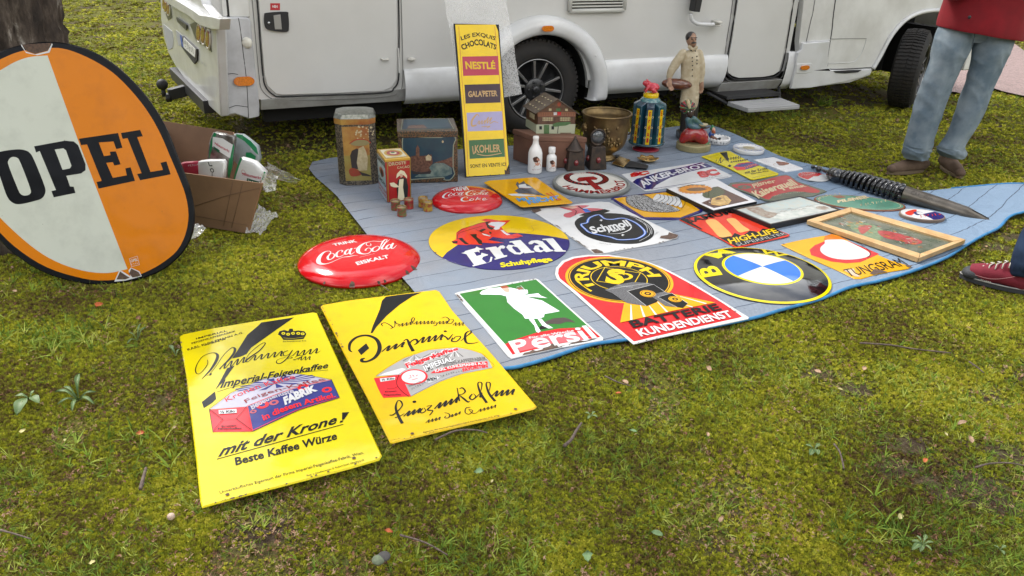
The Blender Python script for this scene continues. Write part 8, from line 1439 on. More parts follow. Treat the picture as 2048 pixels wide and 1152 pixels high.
# ================================================================== PEOPLE
denim=bpy.data.materials.new('faded_denim');denim.use_nodes=True
def denim_mat(name,c1,c2):
    m=bpy.data.materials.new(name);m.use_nodes=True;t=m.node_tree;b=t.nodes['Principled BSDF'];l=t.links.new;gm=N(t,'ShaderNodeNewGeometry');n=N(t,'ShaderNodeTexNoise');n.inputs['Scale'].default_value=7;n.inputs['Detail'].default_value=6;n.inputs['Roughness'].default_value=.55;l(gm.outputs['Position'],n.inputs['Vector'])
    r=N(t,'ShaderNodeMapRange');r.inputs['From Min'].default_value=.38;r.inputs['From Max'].default_value=.64;l(n.outputs['Fac'],r.inputs['Value']);x=N(t,'ShaderNodeMix',data_type='RGBA');x.inputs['A'].default_value=(*c1,1);x.inputs['B'].default_value=(*c2,1);l(r.outputs['Result'],x.inputs['Factor']);l(x.outputs['Result'],b.inputs['Base Color']);b.inputs['Roughness'].default_value=.9;b.inputs['Specular IOR Level'].default_value=.2
    n2=N(t,'ShaderNodeTexNoise');n2.inputs['Scale'].default_value=420;l(gm.outputs['Position'],n2.inputs['Vector']);n3=N(t,'ShaderNodeTexNoise');n3.inputs['Scale'].default_value=7;n3.inputs['Detail'].default_value=2;n3.inputs['Distortion'].default_value=.6;mp=N(t,'ShaderNodeMapping');mp.inputs['Scale'].default_value=(.8,.8,1.8);mp.inputs['Rotation'].default_value=(0,.5,0);l(gm.outputs['Position'],mp.inputs['Vector']);l(mp.outputs['Vector'],n3.inputs['Vector'])
    b1=N(t,'ShaderNodeBump');b1.inputs['Strength'].default_value=.35;b1.inputs['Distance'].default_value=.002;b2=N(t,'ShaderNodeBump');b2.inputs['Strength'].default_value=.35;b2.inputs['Distance'].default_value=.01;l(n3.outputs['Fac'],b2.inputs['Height']);l(n2.outputs['Fac'],b1.inputs['Height']);l(b2.outputs['Normal'],b1.inputs['Normal']);l(b1.outputs['Normal'],b.inputs['Normal']);return m
bpy.data.materials.remove(denim)
den1=denim_mat('faded_denim',(.13,.175,.215),(.25,.295,.325));den2=denim_mat('navy_denim',(.012,.022,.05),(.025,.045,.09));redj=mat('jacket_red',(.24,.002,.009),.85,var=.3,vscale=6,bump=.3,bscale=300);sued=mat('suede',(.145,.095,.065),.9,col2=(.09,.055,.036),vscale=9,bump=.3,bscale=200,detail=7);soled=mat('sole_brown',(.16,.115,.07),.7);skin=mat('skin',(.50,.27,.19),.5)
F1=G(1835,348);F2=G(1900,352);Y1=(F1[1]+F2[1])/2+.06
def pt(pts,Y,m=None,n=16,flat=.85,caps=True):
    P=[];R=[]
    for q in pts: p=at(q[0],q[1],Y+(q[3] if len(q) > 3 else 0));P.append(p);R.append(q[2]*mpp(p))
    m=m or M();m.tube(smooth_pts(P,4),[float(r) for r in np.ravel(smooth_pts([np.array([r]) for r in R],4))],n,flat,up=(0,1,0),cap=True)
    if caps: m.ell(P[0],R[0]*np.array([.96,flat*.96,.9]),12)
    return m
person=thing('person','person in faded blue jeans, red jacket and brown suede shoes standing beyond the pen','person',((F1[0]+F2[0])/2,Y1,0))
def leg(m,pts,Y,seed,ank_z=.16,flat=.92):
    P=[];R=[]
    for q in pts: p=at(q[0],q[1],Y+(q[3] if len(q) > 3 else 0));P.append(p);R.append(q[2]*mpp(p))
    P=smooth_pts(P,12);R=np.ravel(smooth_pts([np.array([r]) for r in R],12));n=len(P);NA=72;V=[]
    for i in range(n):
        z=P[i][2]
        for j in range(NA):
            a=2*PI*j/NA;u=a+.0;c_,s_=math.cos(a),math.sin(a)
            amp=.004+.017*math.exp(-((z-.10)/.09)**2)+.008*math.exp(-((z-.48)/.10)**2)+.007*math.exp(-((z-.80)/.10)**2)
            zz=z*(26 if z < .2 else 11)+.9*c_+seed;nv=float(vnoise(np.array(c_*1.3+s_*.7+seed),np.array(zz),71));rd=(1-abs(2*nv-1))**2-.45
            n2_=float(vnoise(np.array(c_*1.1+seed*2),np.array(z*5+s_),72))-.5;sharp=.0035*max(0,1-abs(((a-PI*1.5+PI) % (2*PI))-PI)*5)
            r_=R[i]*.97+amp*rd+.010*n2_+sharp;V.append(P[i]+np.array([r_*c_,r_*s_*flat,0]))
    k=n-1;inn=[V[k*NA+j]*.0+P[k]+(V[k*NA+j]-P[k])*.9 for j in range(NA)];up_=[q+UP*.04 for q in inn];V += inn+up_;F=[(i*NA+j,i*NA+(j+1) % NA,(i+1)*NA+(j+1) % NA,(i+1)*NA+j) for i in range(n+1) for j in range(NA)];F.append(tuple((n+1)*NA+j for j in range(NA)));m.add(V,F)
m=M();leg(m,[(1926,50,42,.03),(1914,68,39,.02),(1903,100,36.5),(1891,130,33),(1871,180,29.5),(1851,240,28.5),(1841,275,27.5),(1836,295,28),(1832,306,27),(1832,316,22)],Y1-.03,1.3);leg(m,[(1985,50,42,.03),(1990,68,39,.02),(1982,100,36),(1973,130,32),(1961,165,28),(1949,200,27),(1930,246,25),(1913,277,23),(1903,293,25),(1904,304,26),(1905,313,20)],Y1-.06,5.7)
pz=at(1956,40,Y1);pw_=66*mpp(pz);V=[];lv=[(-.13,.80),(-.10,.92),(-.05,1.0),(.0,1.02),(.10,1.02),(.18,.95)]
for z,s_ in lv:
    for j in range(48): a=2*PI*j/48;V.append(pz+np.array([pw_*s_*math.cos(a),pw_*.60*s_*math.sin(a),z]))
m.add(V,[(i*48+j,i*48+(j+1) % 48,(i+1)*48+(j+1) % 48,(i+1)*48+j) for i in range(len(lv)-1) for j in range(48)]+[tuple(range(48))])
obj('jeans',m,den1,person,smooth=True,weld=False)
hm=at(1962,56,Y1);jr=84*mpp(hm);tilt=np.array([1.,0,-.13]);tilt /= np.linalg.norm(tilt)
V=[];levels=[(-.055,1.0),(-.03,1.02),(.05,1.0),(.16,.97),(.30,.98),(.42,1.02),(.50,.98),(.56,.72),(.60,.38)]
ctr=hm
for k,(z,s_) in enumerate(levels):
    for j in range(40): a=2*PI*j/40;V.append(ctr+(tilt if k < 3 else np.array([1.,0,0]))*jr*s_*math.cos(a)+np.array([0,1,0])*jr*.80*s_*math.sin(a)+UP*(z+.02))
m=M().add(V,[(i*40+j,i*40+(j+1) % 40,(i+1)*40+(j+1) % 40,(i+1)*40+j) for i in range(len(levels)-1) for j in range(40)]);jk=obj('jacket',m,redj,person,smooth=True,disp=(.12,.02));so=jk.modifiers.new('t','SOLIDIFY');so.thickness=.006;sb=jk.modifiers.new('s','SUBSURF');sb.levels=1;sb.render_levels=2
for sg in (-1,1):
    sh=hm+np.array([sg*jr*.95,0,.54]);obj('sleeve',M().tube(smooth_pts([sh-np.array([sg*.04,0,0]),sh+np.array([sg*.05,.0,-.2]),sh+np.array([sg*.02,-.12,-.30]),sh+np.array([-sg*.14,-.28,-.16])],4),[.085]*5+[.072]*4+[.06]*4,14),redj,person,remesh=.014,sm=2)
mb=M();hd_=hm+np.array([0,-.02,.60]);mb.tube([hd_,hd_+UP*.10],.055,12);mb.ell(hd_+UP*.215,(.078,.098,.125),22);mb.ell(hd_+UP*.20+np.array([0,-.1,0]),(.013,.02,.022),8)
for sg in (-1,1): mb.ell(hd_+UP*.21+np.array([sg*.08,0,0]),(.012,.02,.032),8)
obj('body',mb,skin,person,remesh=.009,sm=2);obj('hair',M().ell(hd_+UP*.25+np.array([0,.018,0]),(.086,.10,.105),18),hairm,person,smooth=True)
for sg in (-1,1): obj('eye',M().ell(hd_+UP*.222+np.array([sg*.03,-.092,0]),(.011,.006,.006),8),inkp,person,smooth=True)
obj('mouth',M().tube([hd_+UP*.145+np.array([x,-.088,0]) for x in (-.022,0,.022)],.004,6),mat('lips',(.35,.10,.08),.5),person,smooth=True)
hand(hm+np.array([jr*.22,-.30,.40]),(-1,-.3,.2),(0,0,1),.17,skin,person,.6);hand(hm+np.array([-jr*.22,-.30,.40]),(1,-.3,.2),(0,0,1),.17,skin,person,.6)
for q in ((1937,34),(1937,-40)): c_=at(*q,hm[1]-jr*.79);obj('jacket_button',M().ell(c_-np.array([0,.012,0]),(.011,.006,.011),12),inkp,person,smooth=True)
obj('fly_seam',M().tube([at(x,y,Y1-.155) for x,y in ((1951,52),(1949,72),(1944,92))],.0025,6),mat('seam_navy',(.06,.08,.11),.9),person,smooth=True)
def shoe(P,yaw,L_,ma,smat,parent,hgt=.085,w=.046,remesh=.005):
    d=np.array([math.cos(yaw),math.sin(yaw),0]);s=np.array([-math.sin(yaw),math.cos(yaw),0]);m=M()
    m.tube([P+d*-.01+UP*.05,P+d*L_*.35+UP*.052,P+d*L_*.62+UP*.042,P+d*L_*.86+UP*.036],[w*.92,w*.98,w*.90,w*.72],16,.95);m.ell(P+d*-.01+UP*.055,(w*.95,w*.95,w*.9),14);m.ell(P+d*L_*.90+UP*.034,(w*.72,w*.72,.030),14);m.tube([P+d*.02+UP*.06,P+d*.015+UP*(hgt+.02)],[w*.92,w*.80],14);m.tube([P+d*.03+UP*(hgt-.005),P+d*L_*.5+UP*.06],[w*.7,w*.55],12)
    o=obj('shoe',m,ma,parent,remesh=remesh,sm=3);pr=[]
    for i in range(36): a=2*PI*i/36;x=math.cos(a);y=math.sin(a);cx=L_*.45+(L_*.56)*x;wy=(w*1.02 if x < .1 else w*1.05)*y*(1-.12*max(0,x)**2);pr.append(P+d*cx*1.0+s*wy+UP*.0)
    obj('sole',M().prism(pr,UP*.022),smat,o,bev=.004);return o
p1a=G(1846,346);tA=G(1764,351);shoe(p1a+np.array([0,.05,0]),math.atan2(*(tA-p1a-np.array([0,.03,0]))[:2][::-1]),.29,sued,soled,person,.125,.05);p2a=G(1893,338);tB=G(1922,358);v_=(tB-p2a);shoe(p2a+np.array([0,.04,0]),math.atan2(v_[1]-.03,v_[0]),.27,sued,soled,person,.125,.05)
# second person,only a leg and shoe reach into view
mar=mat('shoe_maroon',(.20,.012,.028),.85,var=.2,vscale=20,bump=.3,bscale=260);rub=mat('shoe_rubber',(.035,.037,.042),.7,bump=.2,bscale=200);lace=mat('lace_white',(.55,.53,.46),.8)
XZ=lambda x,y: (1900+x/6.78,420+y/6.78)
toe=G(1918,553);so1=G(*XZ(640,1030));hl=so1+(so1-toe)/np.linalg.norm(so1-toe)*.085;Ls=np.linalg.norm(hl-toe);dS=(toe-hl)/Ls;Ls=.305;hl=toe-dS*Ls;sS=np.cross(UP,dS)
p2=thing('person','person in dark navy jeans and maroon laced shoe stepping in at the right edge','person',hl+np.array([.2,.1,0]));w=.05;m=M();hp=hl+dS*.05
m.tube([hp+UP*.055,hp+dS*.09+UP*.062,hp+dS*.16+UP*.052,hp+dS*.215+UP*.042],[w*.9,w*.98,w*.98,w*.80],18,.95);m.ell(hp+UP*.055,(w*.95,w*.95,w),14);m.tube([hp+dS*.01+UP*.07,hp+dS*.0+UP*.125],[w*.9,w*.78],16);m.tube([hp+dS*.03+UP*.115,hp+dS*.10+UP*.085,hp+dS*.17+UP*.058],[w*.62,w*.6,w*.5],12)
sh2=obj('shoe',m,mar,p2,remesh=.005,sm=3);m=M();m.ell(hl+dS*(Ls-.055)+UP*.036,(.052,.050,.034),18);m.tube([hl+dS*(Ls-.10)+UP*.036,hl+dS*(Ls-.045)+UP*.034],[.046,.040],16,.75);obj('toe_cap',m,rub,sh2,remesh=.005,sm=2)
pr=[]
for i in range(44): a=2*PI*i/44;x,y=math.cos(a),math.sin(a);pr.append(hl+dS*(Ls*.5+Ls*.5*x)+sS*(.047+.008*max(0,x))*y*(1-.15*max(0,x)**4))
obj('sole',M().prism(pr,UP*.020),rub,sh2,bev=.004);obj('sole_line',M().tube([p+UP*.024 for p in inset([q[:2] for q in pr],-.0) and pr],.003,6,closed=True),mat('midsole_grey',(.35,.34,.32),.8),sh2,smooth=True)
for k in range(7):
    q=k/6;c_=hp+dS*(.195-.155*q)+UP*(.078+.072*q);r_=.030+.006*q
    for sg in (-1,1): obj('lace',M().tube([c_+sS*sg*r_*1.05-UP*.022,c_+sS*sg*r_*.7+UP*.0,c_-sS*sg*r_*.15+UP*.008-dS*.014],.0030,6),lace,sh2,smooth=True)
kn=hp+dS*.03+UP*.155
for sg in (-1,1): obj('lace_bow',M().tube(smooth_pts([kn,kn+sS*sg*.03+dS*.01+UP*.012,kn+sS*sg*.055-dS*.005,kn+sS*sg*.035-dS*.015-UP*.01,kn],5),.0032,6),lace,sh2,smooth=True);
near=-1 if (sS@np.array([0,-1,0])) < 0 else 1
S=Sheet(hp+dS*.16+sS*near*.0515+UP*.026,-dS*near*near*(1 if np.cross(-dS,UP)@(sS*near) > 0 else -1),UP);S.txtuv('lettering',lace,'SCARPA',[(0,0),(.045,0),(.045,.008),(0,.008)],bold=.01,lay=2);S.finish(sh2)
obj('stitching',M().tube(smooth_pts([hp+dS*.19+sS*near*.046+UP*.045,hp+dS*.12+sS*near*.0525+UP*.047,hp+dS*.05+sS*near*.050+UP*.075,hp+dS*.0+sS*near*.046+UP*.11],5),.0012,5),mat('stitch_pink',(.42,.20,.20),.8),sh2,smooth=True)
kneeP=hp+np.array([.16,.10,.50]);m=M();ank=hp+UP*.115-dS*.01
m.tube(smooth_pts([ank-UP*.03,ank+UP*.05+np.array([.0,.01,0]),ank+UP*.2+np.array([.05,.03,0]),kneeP,kneeP+np.array([.12,.15,.42])],5),list(np.interp(np.linspace(0,1,21),[0,.15,.4,.7,1],[.072,.080,.088,.092,.11])),18)
hp2=hp+np.array([.55,.35,-0.]);m.tube(smooth_pts([hp2+UP*.08,hp2+UP*.45+np.array([-.05,-.02,0]),kneeP+np.array([.22,.20,.42])],5),list(np.interp(np.linspace(0,1,11),[0,.5,1],[.08,.09,.11])),18);pel=kneeP+np.array([.17,.18,.46]);m.ell(pel,(.19,.14,.14),16)
for k in range(4): m.tube([ank+np.array([-.07,-.05,.02+.03*k]),ank+np.array([0,-.085,.01+.03*k]),ank+np.array([.08,-.04,.03+.03*k])],.011,8)
obj('jeans',m,den2,p2,remesh=.012,sm=4,disp=(.09,.02));shoe(hp2,math.atan2(dS[1],dS[0]),.29,mar,rub,p2)
m=M();m.tube([pel+UP*.02,pel+UP*.25,pel+UP*.45,pel+UP*.55],[.19,.18,.20,.10],20,.66,up=(0,1,0));
for sg in (-1,1): m.tube([pel+np.array([sg*.18,0,.48]),pel+np.array([sg*.24,0,.22]),pel+np.array([sg*.2,-.10,.02])],[.075,.06,.05],12)
obj('jacket',m,mat('jacket_grey',(.06,.065,.07),.8),p2,remesh=.018,sm=3);mb=M();hd_=pel+UP*.56;mb.tube([hd_,hd_+UP*.1],.055,12);mb.ell(hd_+UP*.2,(.078,.098,.125),20);obj('body',mb,skin,p2,remesh=.01,sm=2);obj('hair',M().ell(hd_+UP*.235+np.array([0,.018,0]),(.086,.10,.105),16),hairm,p2,smooth=True)
for sg in (-1,1): hand(pel+np.array([sg*.2,-.14,-.01]),(0,-1,-.4),(sg,0,0),.17,skin,p2,.6)
# ================================================================== GROUND COVER
def cover_mat(name,cols,sc=2.0,sc2=14,rough=.85,trans=.0,rand=.35):
    m=bpy.data.materials.new(name);m.use_nodes=True;t=m.node_tree;b=t.nodes['Principled BSDF'];l=t.links.new;gm=N(t,'ShaderNodeNewGeometry');oi=N(t,'ShaderNodeObjectInfo')
    def nz_(s,d=4): n=N(t,'ShaderNodeTexNoise');n.inputs['Scale'].default_value=s;n.inputs['Detail'].default_value=d;l(gm.outputs['Position'],n.inputs['Vector']);return n.outputs['Fac']
    a=N(t,'ShaderNodeMath',operation='MULTIPLY_ADD');a.inputs[1].default_value=1.05;l(nz_(sc,6),a.inputs[0]);c=N(t,'ShaderNodeMath',operation='MULTIPLY');c.inputs[1].default_value=.6;l(nz_(sc2,3),c.inputs[0]);l(c.outputs[0],a.inputs[2])
    d=N(t,'ShaderNodeMath',operation='MULTIPLY_ADD');d.inputs[1].default_value=rand;l(oi.outputs['Random'],d.inputs[0]);s_=N(t,'ShaderNodeMath',operation='SUBTRACT');l(a.outputs[0],s_.inputs[0]);s_.inputs[1].default_value=.325+rand/2;l(s_.outputs[0],d.inputs[2])
    r=N(t,'ShaderNodeValToRGB');e=r.color_ramp.elements
    while len(e) < len(cols): e.new(.5)
    for q,(p,cc) in zip(e,cols): q.position=p;q.color=(*cc,1)
    l(d.outputs[0],r.inputs['Fac']);l(r.outputs['Color'],b.inputs['Base Color']);b.inputs['Roughness'].default_value=rough;b.inputs['Specular IOR Level'].default_value=.2
    return m
moss_m=cover_mat('moss',[(.16,(.11,.065,.034)),(.30,(.18,.125,.040)),(.40,(.20,.20,.024)),(.52,(.29,.315,.024)),(.66,(.44,.43,.030)),(.8,(.56,.50,.07))],sc2=42,sc=1.9,rand=.38)
grass_m=cover_mat('grass_blade',[(.25,(.09,.15,.02)),(.5,(.17,.27,.03)),(.75,(.34,.37,.07))],rand=.6);litter_m=cover_mat('litter_brown',[(.25,(.05,.022,.014)),(.45,(.15,.065,.040)),(.62,(.22,.11,.065)),(.8,(.34,.22,.14))],rand=.7)
KEEP=[np.array(q)[:,:2] for q in [mat_outline]]
def gpoly(px,z=.0): return np.array([G(*p,z)[:2] for p in px])
KEEP += [gpoly(p) for p in [[(361,673),(632,625),(762,908),(405,1010)],[(645,611),(873,581),(1070,812),(784,882)],[(600,525),(640,488),(717,475),(800,490),(838,525),(800,560),(717,573),(640,560)],[(376,445),(493,463),(450,380),(380,370)]]]
KEEP=[KEEP[0]]+[k.mean(0)+(k-k.mean(0))*.985 for k in KEEP[1:]]
roadpoly=np.array([p[:2] for p in road]+[p[:2] for p in far[::-1]])
def scatter(n,far_y=16.,near=True):
    u=rng.uniform(-260,2308,n);v=rng.uniform(-150,1330,n);d=(u[:,None]-1024)/FOC*CR-(v[:,None]-576)/FOC*CU+_fw;ok=d[:,2] < -.03;d=d[ok];t=-CAM_H/d[:,2];P=CP+d*t[:,None];dist=t
    k=(P[:,1] < far_y)&(P[:,1] > .9);P,dist=P[k],dist[k]
    for q in KEEP: w=~inpoly(P[:,0],P[:,1],q);P,dist=P[w],dist[w]
    w=~inpoly(P[:,0],P[:,1],roadpoly)|(rng.random(len(P)) < .02);return P[w],dist[w]
def tuft(kind,rg):
    V,F=[],[]
    if kind == 'moss':
        for k in range(16):
            a=rg.uniform(0,2*PI);tl=rg.uniform(.1,1.15);d=np.array([math.cos(a)*math.sin(tl),math.sin(a)*math.sin(tl),math.cos(tl)]);L_=rg.uniform(.7,1.2);s=np.cross(d,rg.normal(size=3));s /= np.linalg.norm(s);w=.13;o=np.array([math.cos(a),math.sin(a),0])*.22*rg.random();n=len(V)
            V += [o-s*w*.5,o+s*w*.5,o+d*L_*.55+s*w,o+d*L_,o+d*L_*.55-s*w];F += [(n,n+1,n+2,n+3,n+4)]
    elif kind == 'grass':
        for k in range(5):
            a=rg.uniform(0,2*PI);h=np.array([math.cos(a),math.sin(a),0]);s=np.array([-h[1],h[0],0])*.040;b=rg.uniform(.3,1.3);L_=rg.uniform(.6,1.1);n=len(V)
            for i in range(4): q=i/3;c=h*L_*(q*.35+b*.45*q*q)+UP*L_*(q-.32*b*q*q);V += [c-s*(1-q*.93),c+s*(1-q*.93)]
            F += [(n+2*i,n+2*i+1,n+2*i+3,n+2*i+2) for i in range(3)]
    else:
        for k in range(4):
            a=rg.uniform(0,2*PI);h=np.array([math.cos(a),math.sin(a),0]);s=np.array([-h[1],h[0],rg.uniform(-.4,.4)])*rg.uniform(.06,.22);o=rg.normal(size=3)*np.array([.5,.5,.12]);n=len(V);V += [o-h*.5,o+s+UP*.08,o+h*.5+UP*rg.uniform(-.1,.2),o-s];F += [(n,n+1,n+2,n+3)]
    return V,F
def stuff(name,label,ma,P,rot,scl,kind,nv=4):
    col=bpy.data.collections.new(name+'_forms');rg=np.random.default_rng(3)
    for k in range(nv):
        V,F=tuft(kind,rg);me=bpy.data.meshes.new(name+'_form');me.from_pydata([tuple(map(float,v)) for v in V],[],F);me.materials.append(ma);o=bpy.data.objects.new(name+'_form',me);col.objects.link(o)
    me=bpy.data.meshes.new(name);me.from_pydata(P.tolist(),[],[]);
    a=me.attributes.new('rot','FLOAT_VECTOR','POINT');a.data.foreach_set('vector',rot.astype(np.float32).ravel());a=me.attributes.new('scl','FLOAT_VECTOR','POINT');a.data.foreach_set('vector',scl.astype(np.float32).ravel())
    ob=bpy.data.objects.new(name,me);COL.objects.link(ob);tagp(ob,label,None,None,'stuff')
    g=bpy.data.node_groups.new(name+'_spread','GeometryNodeTree');g.interface.new_socket('Geometry',in_out='INPUT',socket_type='NodeSocketGeometry');g.interface.new_socket('Geometry',in_out='OUTPUT',socket_type='NodeSocketGeometry')
    gi=g.nodes.new('NodeGroupInput');go=g.nodes.new('NodeGroupOutput');ip=g.nodes.new('GeometryNodeInstanceOnPoints');ci=g.nodes.new('GeometryNodeCollectionInfo');ci.inputs['Collection'].default_value=col;ci.inputs['Separate Children'].default_value=True;ci.inputs['Reset Children'].default_value=True
    ar=g.nodes.new('GeometryNodeInputNamedAttribute');ar.data_type='FLOAT_VECTOR';ar.inputs['Name'].default_value='rot';as_=g.nodes.new('GeometryNodeInputNamedAttribute');as_.data_type='FLOAT_VECTOR';as_.inputs['Name'].default_value='scl'
    ri=g.nodes.new('FunctionNodeRandomValue');ri.data_type='INT';ri.inputs[4].default_value=0;ri.inputs[5].default_value=nv-1
    er=g.nodes.new('FunctionNodeEulerToRotation');l=g.links.new;l(gi.outputs[0],ip.inputs['Points']);l(ci.outputs[0],ip.inputs['Instance']);ip.inputs['Pick Instance'].default_value=True;l(ri.outputs[2],ip.inputs['Instance Index']);l(ar.outputs[0],er.inputs[0]);l(er.outputs[0],ip.inputs['Rotation']);l(as_.outputs[0],ip.inputs['Scale']);l(ip.outputs[0],go.inputs[0])
    md=ob.modifiers.new('spread','NODES');md.node_group=g;return ob
def rots(n,tilt=.25): return np.stack([rng.normal(0,tilt,n),rng.normal(0,tilt,n),rng.uniform(0,2*PI,n)],1)
def clump(x,y): return vnoise(x*7,y*7,31)*.6+vnoise(x*23,y*23,32)*.4
P,dist=scatter(360000);sl_=soil(P[:,0],P[:,1]);thin=vnoise(P[:,0]*1.7,P[:,1]*1.7,41)*.5+vnoise(P[:,0]*5.5,P[:,1]*5.5,42)*.5
q_=(P-VA)[:,:2];ux,uy=q_@ve[:2],q_@vn[:2];und=(ux > -2.2)&(ux < 4.4)&(uy > .15)&(uy < 2.1);w=(sl_+rng.uniform(-.42,.3,len(P)) < .45)&(~und|(rng.random(len(P)) < .3))&(rng.random(len(P)) < np.clip((thin-.22)*6,.12,1));P,dist=P[w],dist[w];P[:,2]=gz(P[:,0],P[:,1])  # moss thinned under the van to darken the ground there
cl_=clump(P[:,0],P[:,1]);s=np.clip(dist*.0041,.0072,.05)*(.85+.3*cl_)*rng.uniform(.6,1.3,len(P));hz=np.minimum(s,.014)*(.75+.5*cl_)
stuff('moss','yellow green moss covering the ground',moss_m,P,rots(len(P),.3),np.stack([s,s,hz],1),'moss')
P,dist=scatter(90000,15);gmk=vnoise(P[:,0]*1.2+5,P[:,1]*1.2,51)*.6+vnoise(P[:,0]*4,P[:,1]*4,52)*.4;w=rng.random(len(P)) < np.clip((gmk-.44)*3.0,.06,.6);P,dist=P[w],dist[w];L_=rng.uniform(.014,.046,len(P))*np.clip(dist/4,1,2)
ex_=[];exl=[]
for (px,py,r_,n,ln_) in ((110,680,.11,130,.075),(150,640,.10,60,.05),(290,700,.10,40,.04),(350,905,.12,46,.06),(480,985,.07,60,.050),(430,1000,.05,40,.045),(500,1030,.06,30,.05),(240,900,.12,26,.08),(700,960,.10,40,.05),(900,1120,.12,70,.06),(870,1090,.10,40,.055),(1590,730,.12,60,.045),(1560,760,.10,40,.05),(1850,770,.14,70,.055),(1960,830,.14,60,.055),(1700,880,.12,36,.06),(1760,1060,.09,60,.075),(1400,750,.10,40,.045),(1420,1040,.08,36,.05),(2020,1110,.12,50,.06),(1480,215,.25,90,.07),(1560,225,.2,60,.06),(1650,210,.05,8,.16),(1400,235,.15,30,.06),(1640,300,.1,26,.05),(280,120,.8,500,.06),(200,140,.7,300,.06),(160,75,.8,160,.06),(1915,215,.3,120,.05),(2020,210,.3,120,.05),(220,568,.25,60,.07),(60,540,.2,50,.07),(300,545,.12,40,.06),(1525,612,.03,6,.04)):
    c=G(px,py);q=np.stack([rng.normal(c[0],r_,n),rng.normal(c[1],r_*.7,n),np.zeros(n)],1);ex_.append(q);exl.append(rng.uniform(.5,1.15,n)*ln_)
E_=np.concatenate(ex_);w=np.ones(len(E_),bool)
for q in KEEP: w &= ~inpoly(E_[:,0],E_[:,1],q)
E_=E_[w];P=np.concatenate([P,E_]);L_=np.concatenate([L_,np.concatenate(exl)[w]]);P[:,2]=gz(P[:,0],P[:,1]);stuff('grass','thin pale green grass blades growing through the moss',grass_m,P,rots(len(P),.45),np.stack([L_,L_,L_*.85],1),'grass',6)
P,dist=scatter(60000,12);bm_=vnoise(P[:,0]*1.7,P[:,1]*1.7,41)*.5+vnoise(P[:,0]*5.5,P[:,1]*5.5,42)*.5;br0=vnoise(P[:,0]*9,P[:,1]*9,61);w=rng.random(len(P)) < np.clip((.40-bm_)*6,0,1)*.8+np.clip((br0-.56)*3,0,.8)+.09;P,dist=P[w],dist[w];s=rng.uniform(.004,.013,len(P))*np.clip(dist/2.6,1,2.4);P[:,2]=gz(P[:,0],P[:,1])+.012
stuff('leaf_litter','small brown crumbs of leaves and bark among the moss',litter_m,P,rots(len(P),.5),np.stack([s,s,s*.7],1),'litter',6)
# fallen leaves,twigs and weeds one can point to
lcol={'b': mat('leaf_fallen_brown',(.24,.11,.05),.7,var=.4,vscale=60),'y': mat('leaf_fallen_pale',(.52,.46,.20),.7,var=.3,vscale=50),'g': mat('leaf_fallen_green',(.17,.27,.11),.6,var=.35,vscale=50),'t': mat('leaf_fallen_tan',(.46,.30,.18),.7,var=.4,vscale=50),'o': mat('leaf_fallen_orange',(.50,.12,.03),.6,var=.3,vscale=50)}
LV=[((197,612),.050,'o','narrow orange fallen leaf behind the first yellow sign, far left'),((277,637),.030,'b','dark brown curled leaf right of the narrow orange one'),((281,868),.035,'o','orange brown leaf on the moss left of the nearest yellow sign'),((46,864),.032,'y','pale yellow leaf near the left edge of the photo'),((130,881),.018,'y','tiny pale yellow leaf left of the orange brown one'),((185,1126),.022,'y','small yellow leaf at the bottom left corner'),((349,856),.022,'t','small tan leaf close to the left edge of the nearest yellow sign'),((30,583),.028,'t','tan leaf under the big oval sign at far left'),
      ((1250,766),.040,'t','oval tan leaf standing in moss below the red battery sign'),((1237,788),.028,'o','orange leaf scrap just below the oval tan leaf'),((1417,738),.032,'t','crisp tan leaf right of the battery sign corner'),((1266,864),.034,'g','light green leaf in the middle of the front moss'),((1176,1115),.044,'g','pale green leaf at the bottom edge right of centre'),((1314,1070),.042,'g','folded pale green leaf near the bottom right of centre'),((1443,1040),.030,'t','curled tan leaf near the bottom right'),((1415,870),.026,'t','tan leaf on brown litter at right of centre'),((958,945),.040,'g','upright green leaf below the second yellow sign'),((985,963),.018,'y','small round yellow green leaf beside the upright green one'),((777,1064),.030,'o','reddish leaf near the bottom left of centre'),((858,1005),.020,'b','small reddish brown leaf left of centre'),
      ((1635,745),.040,'t','pale dry leaf on the moss at the right'),((1728,738),.034,'t','ragged white tan leaf right of the pale dry one'),((1925,848),.040,'t','long tan leaf at the right edge'),((1940,880),.036,'t','tan leaf just below the long one at right'),((1891,869),.020,'y','small yellow leaf on the moss at the right'),((1851,922),.026,'o','orange brown leaf on bare soil at the right'),((1800,1034),.026,'y','cream leaf near the bottom right'),((1680,780),.028,'y','pale leaf stalk left of the grass tuft at right'),((1680,510),.026,'t','pale leaf on moss below the carpet hem'),((1972,494),.028,'t','grey tan leaf above the maroon shoe')]
for (q,L_,c,lab) in LV:
    P=G(*q,.010);L_ *= .8;a=random.uniform(0,PI);d=np.array([math.cos(a),math.sin(a),random.uniform(-.15,.35)]);s_=np.array([-math.sin(a),math.cos(a),random.uniform(-.3,.3)]);nn=np.cross(d,s_);m=M();V=[];n_=9;wd=random.uniform(.30,.42)
    for i in range(n_+1):
        u=i/n_;wv=L_*wd*math.sin(PI*u)**.75*random.uniform(.7,1.15)
        for k in (-1,-.5,0,.5,1): V.append(P+d*(u-.5)*L_+s_*wv*k+nn*(L_*.16*(k*k)+L_*.12*math.sin(2.5*u)))
    o=obj('fallen_leaf',m.add(V,[(i*5+j,i*5+j+1,(i+1)*5+j+1,(i+1)*5+j) for i in range(n_) for j in range(4)]),lcol[c],None,loc=P,label=lab,cat='leaf',group='fallen leaves on the moss',smooth=True,weld=False)
twm=mat('twig_bark',(.07,.05,.04),.9,col2=(.15,.11,.09),vscale=80)
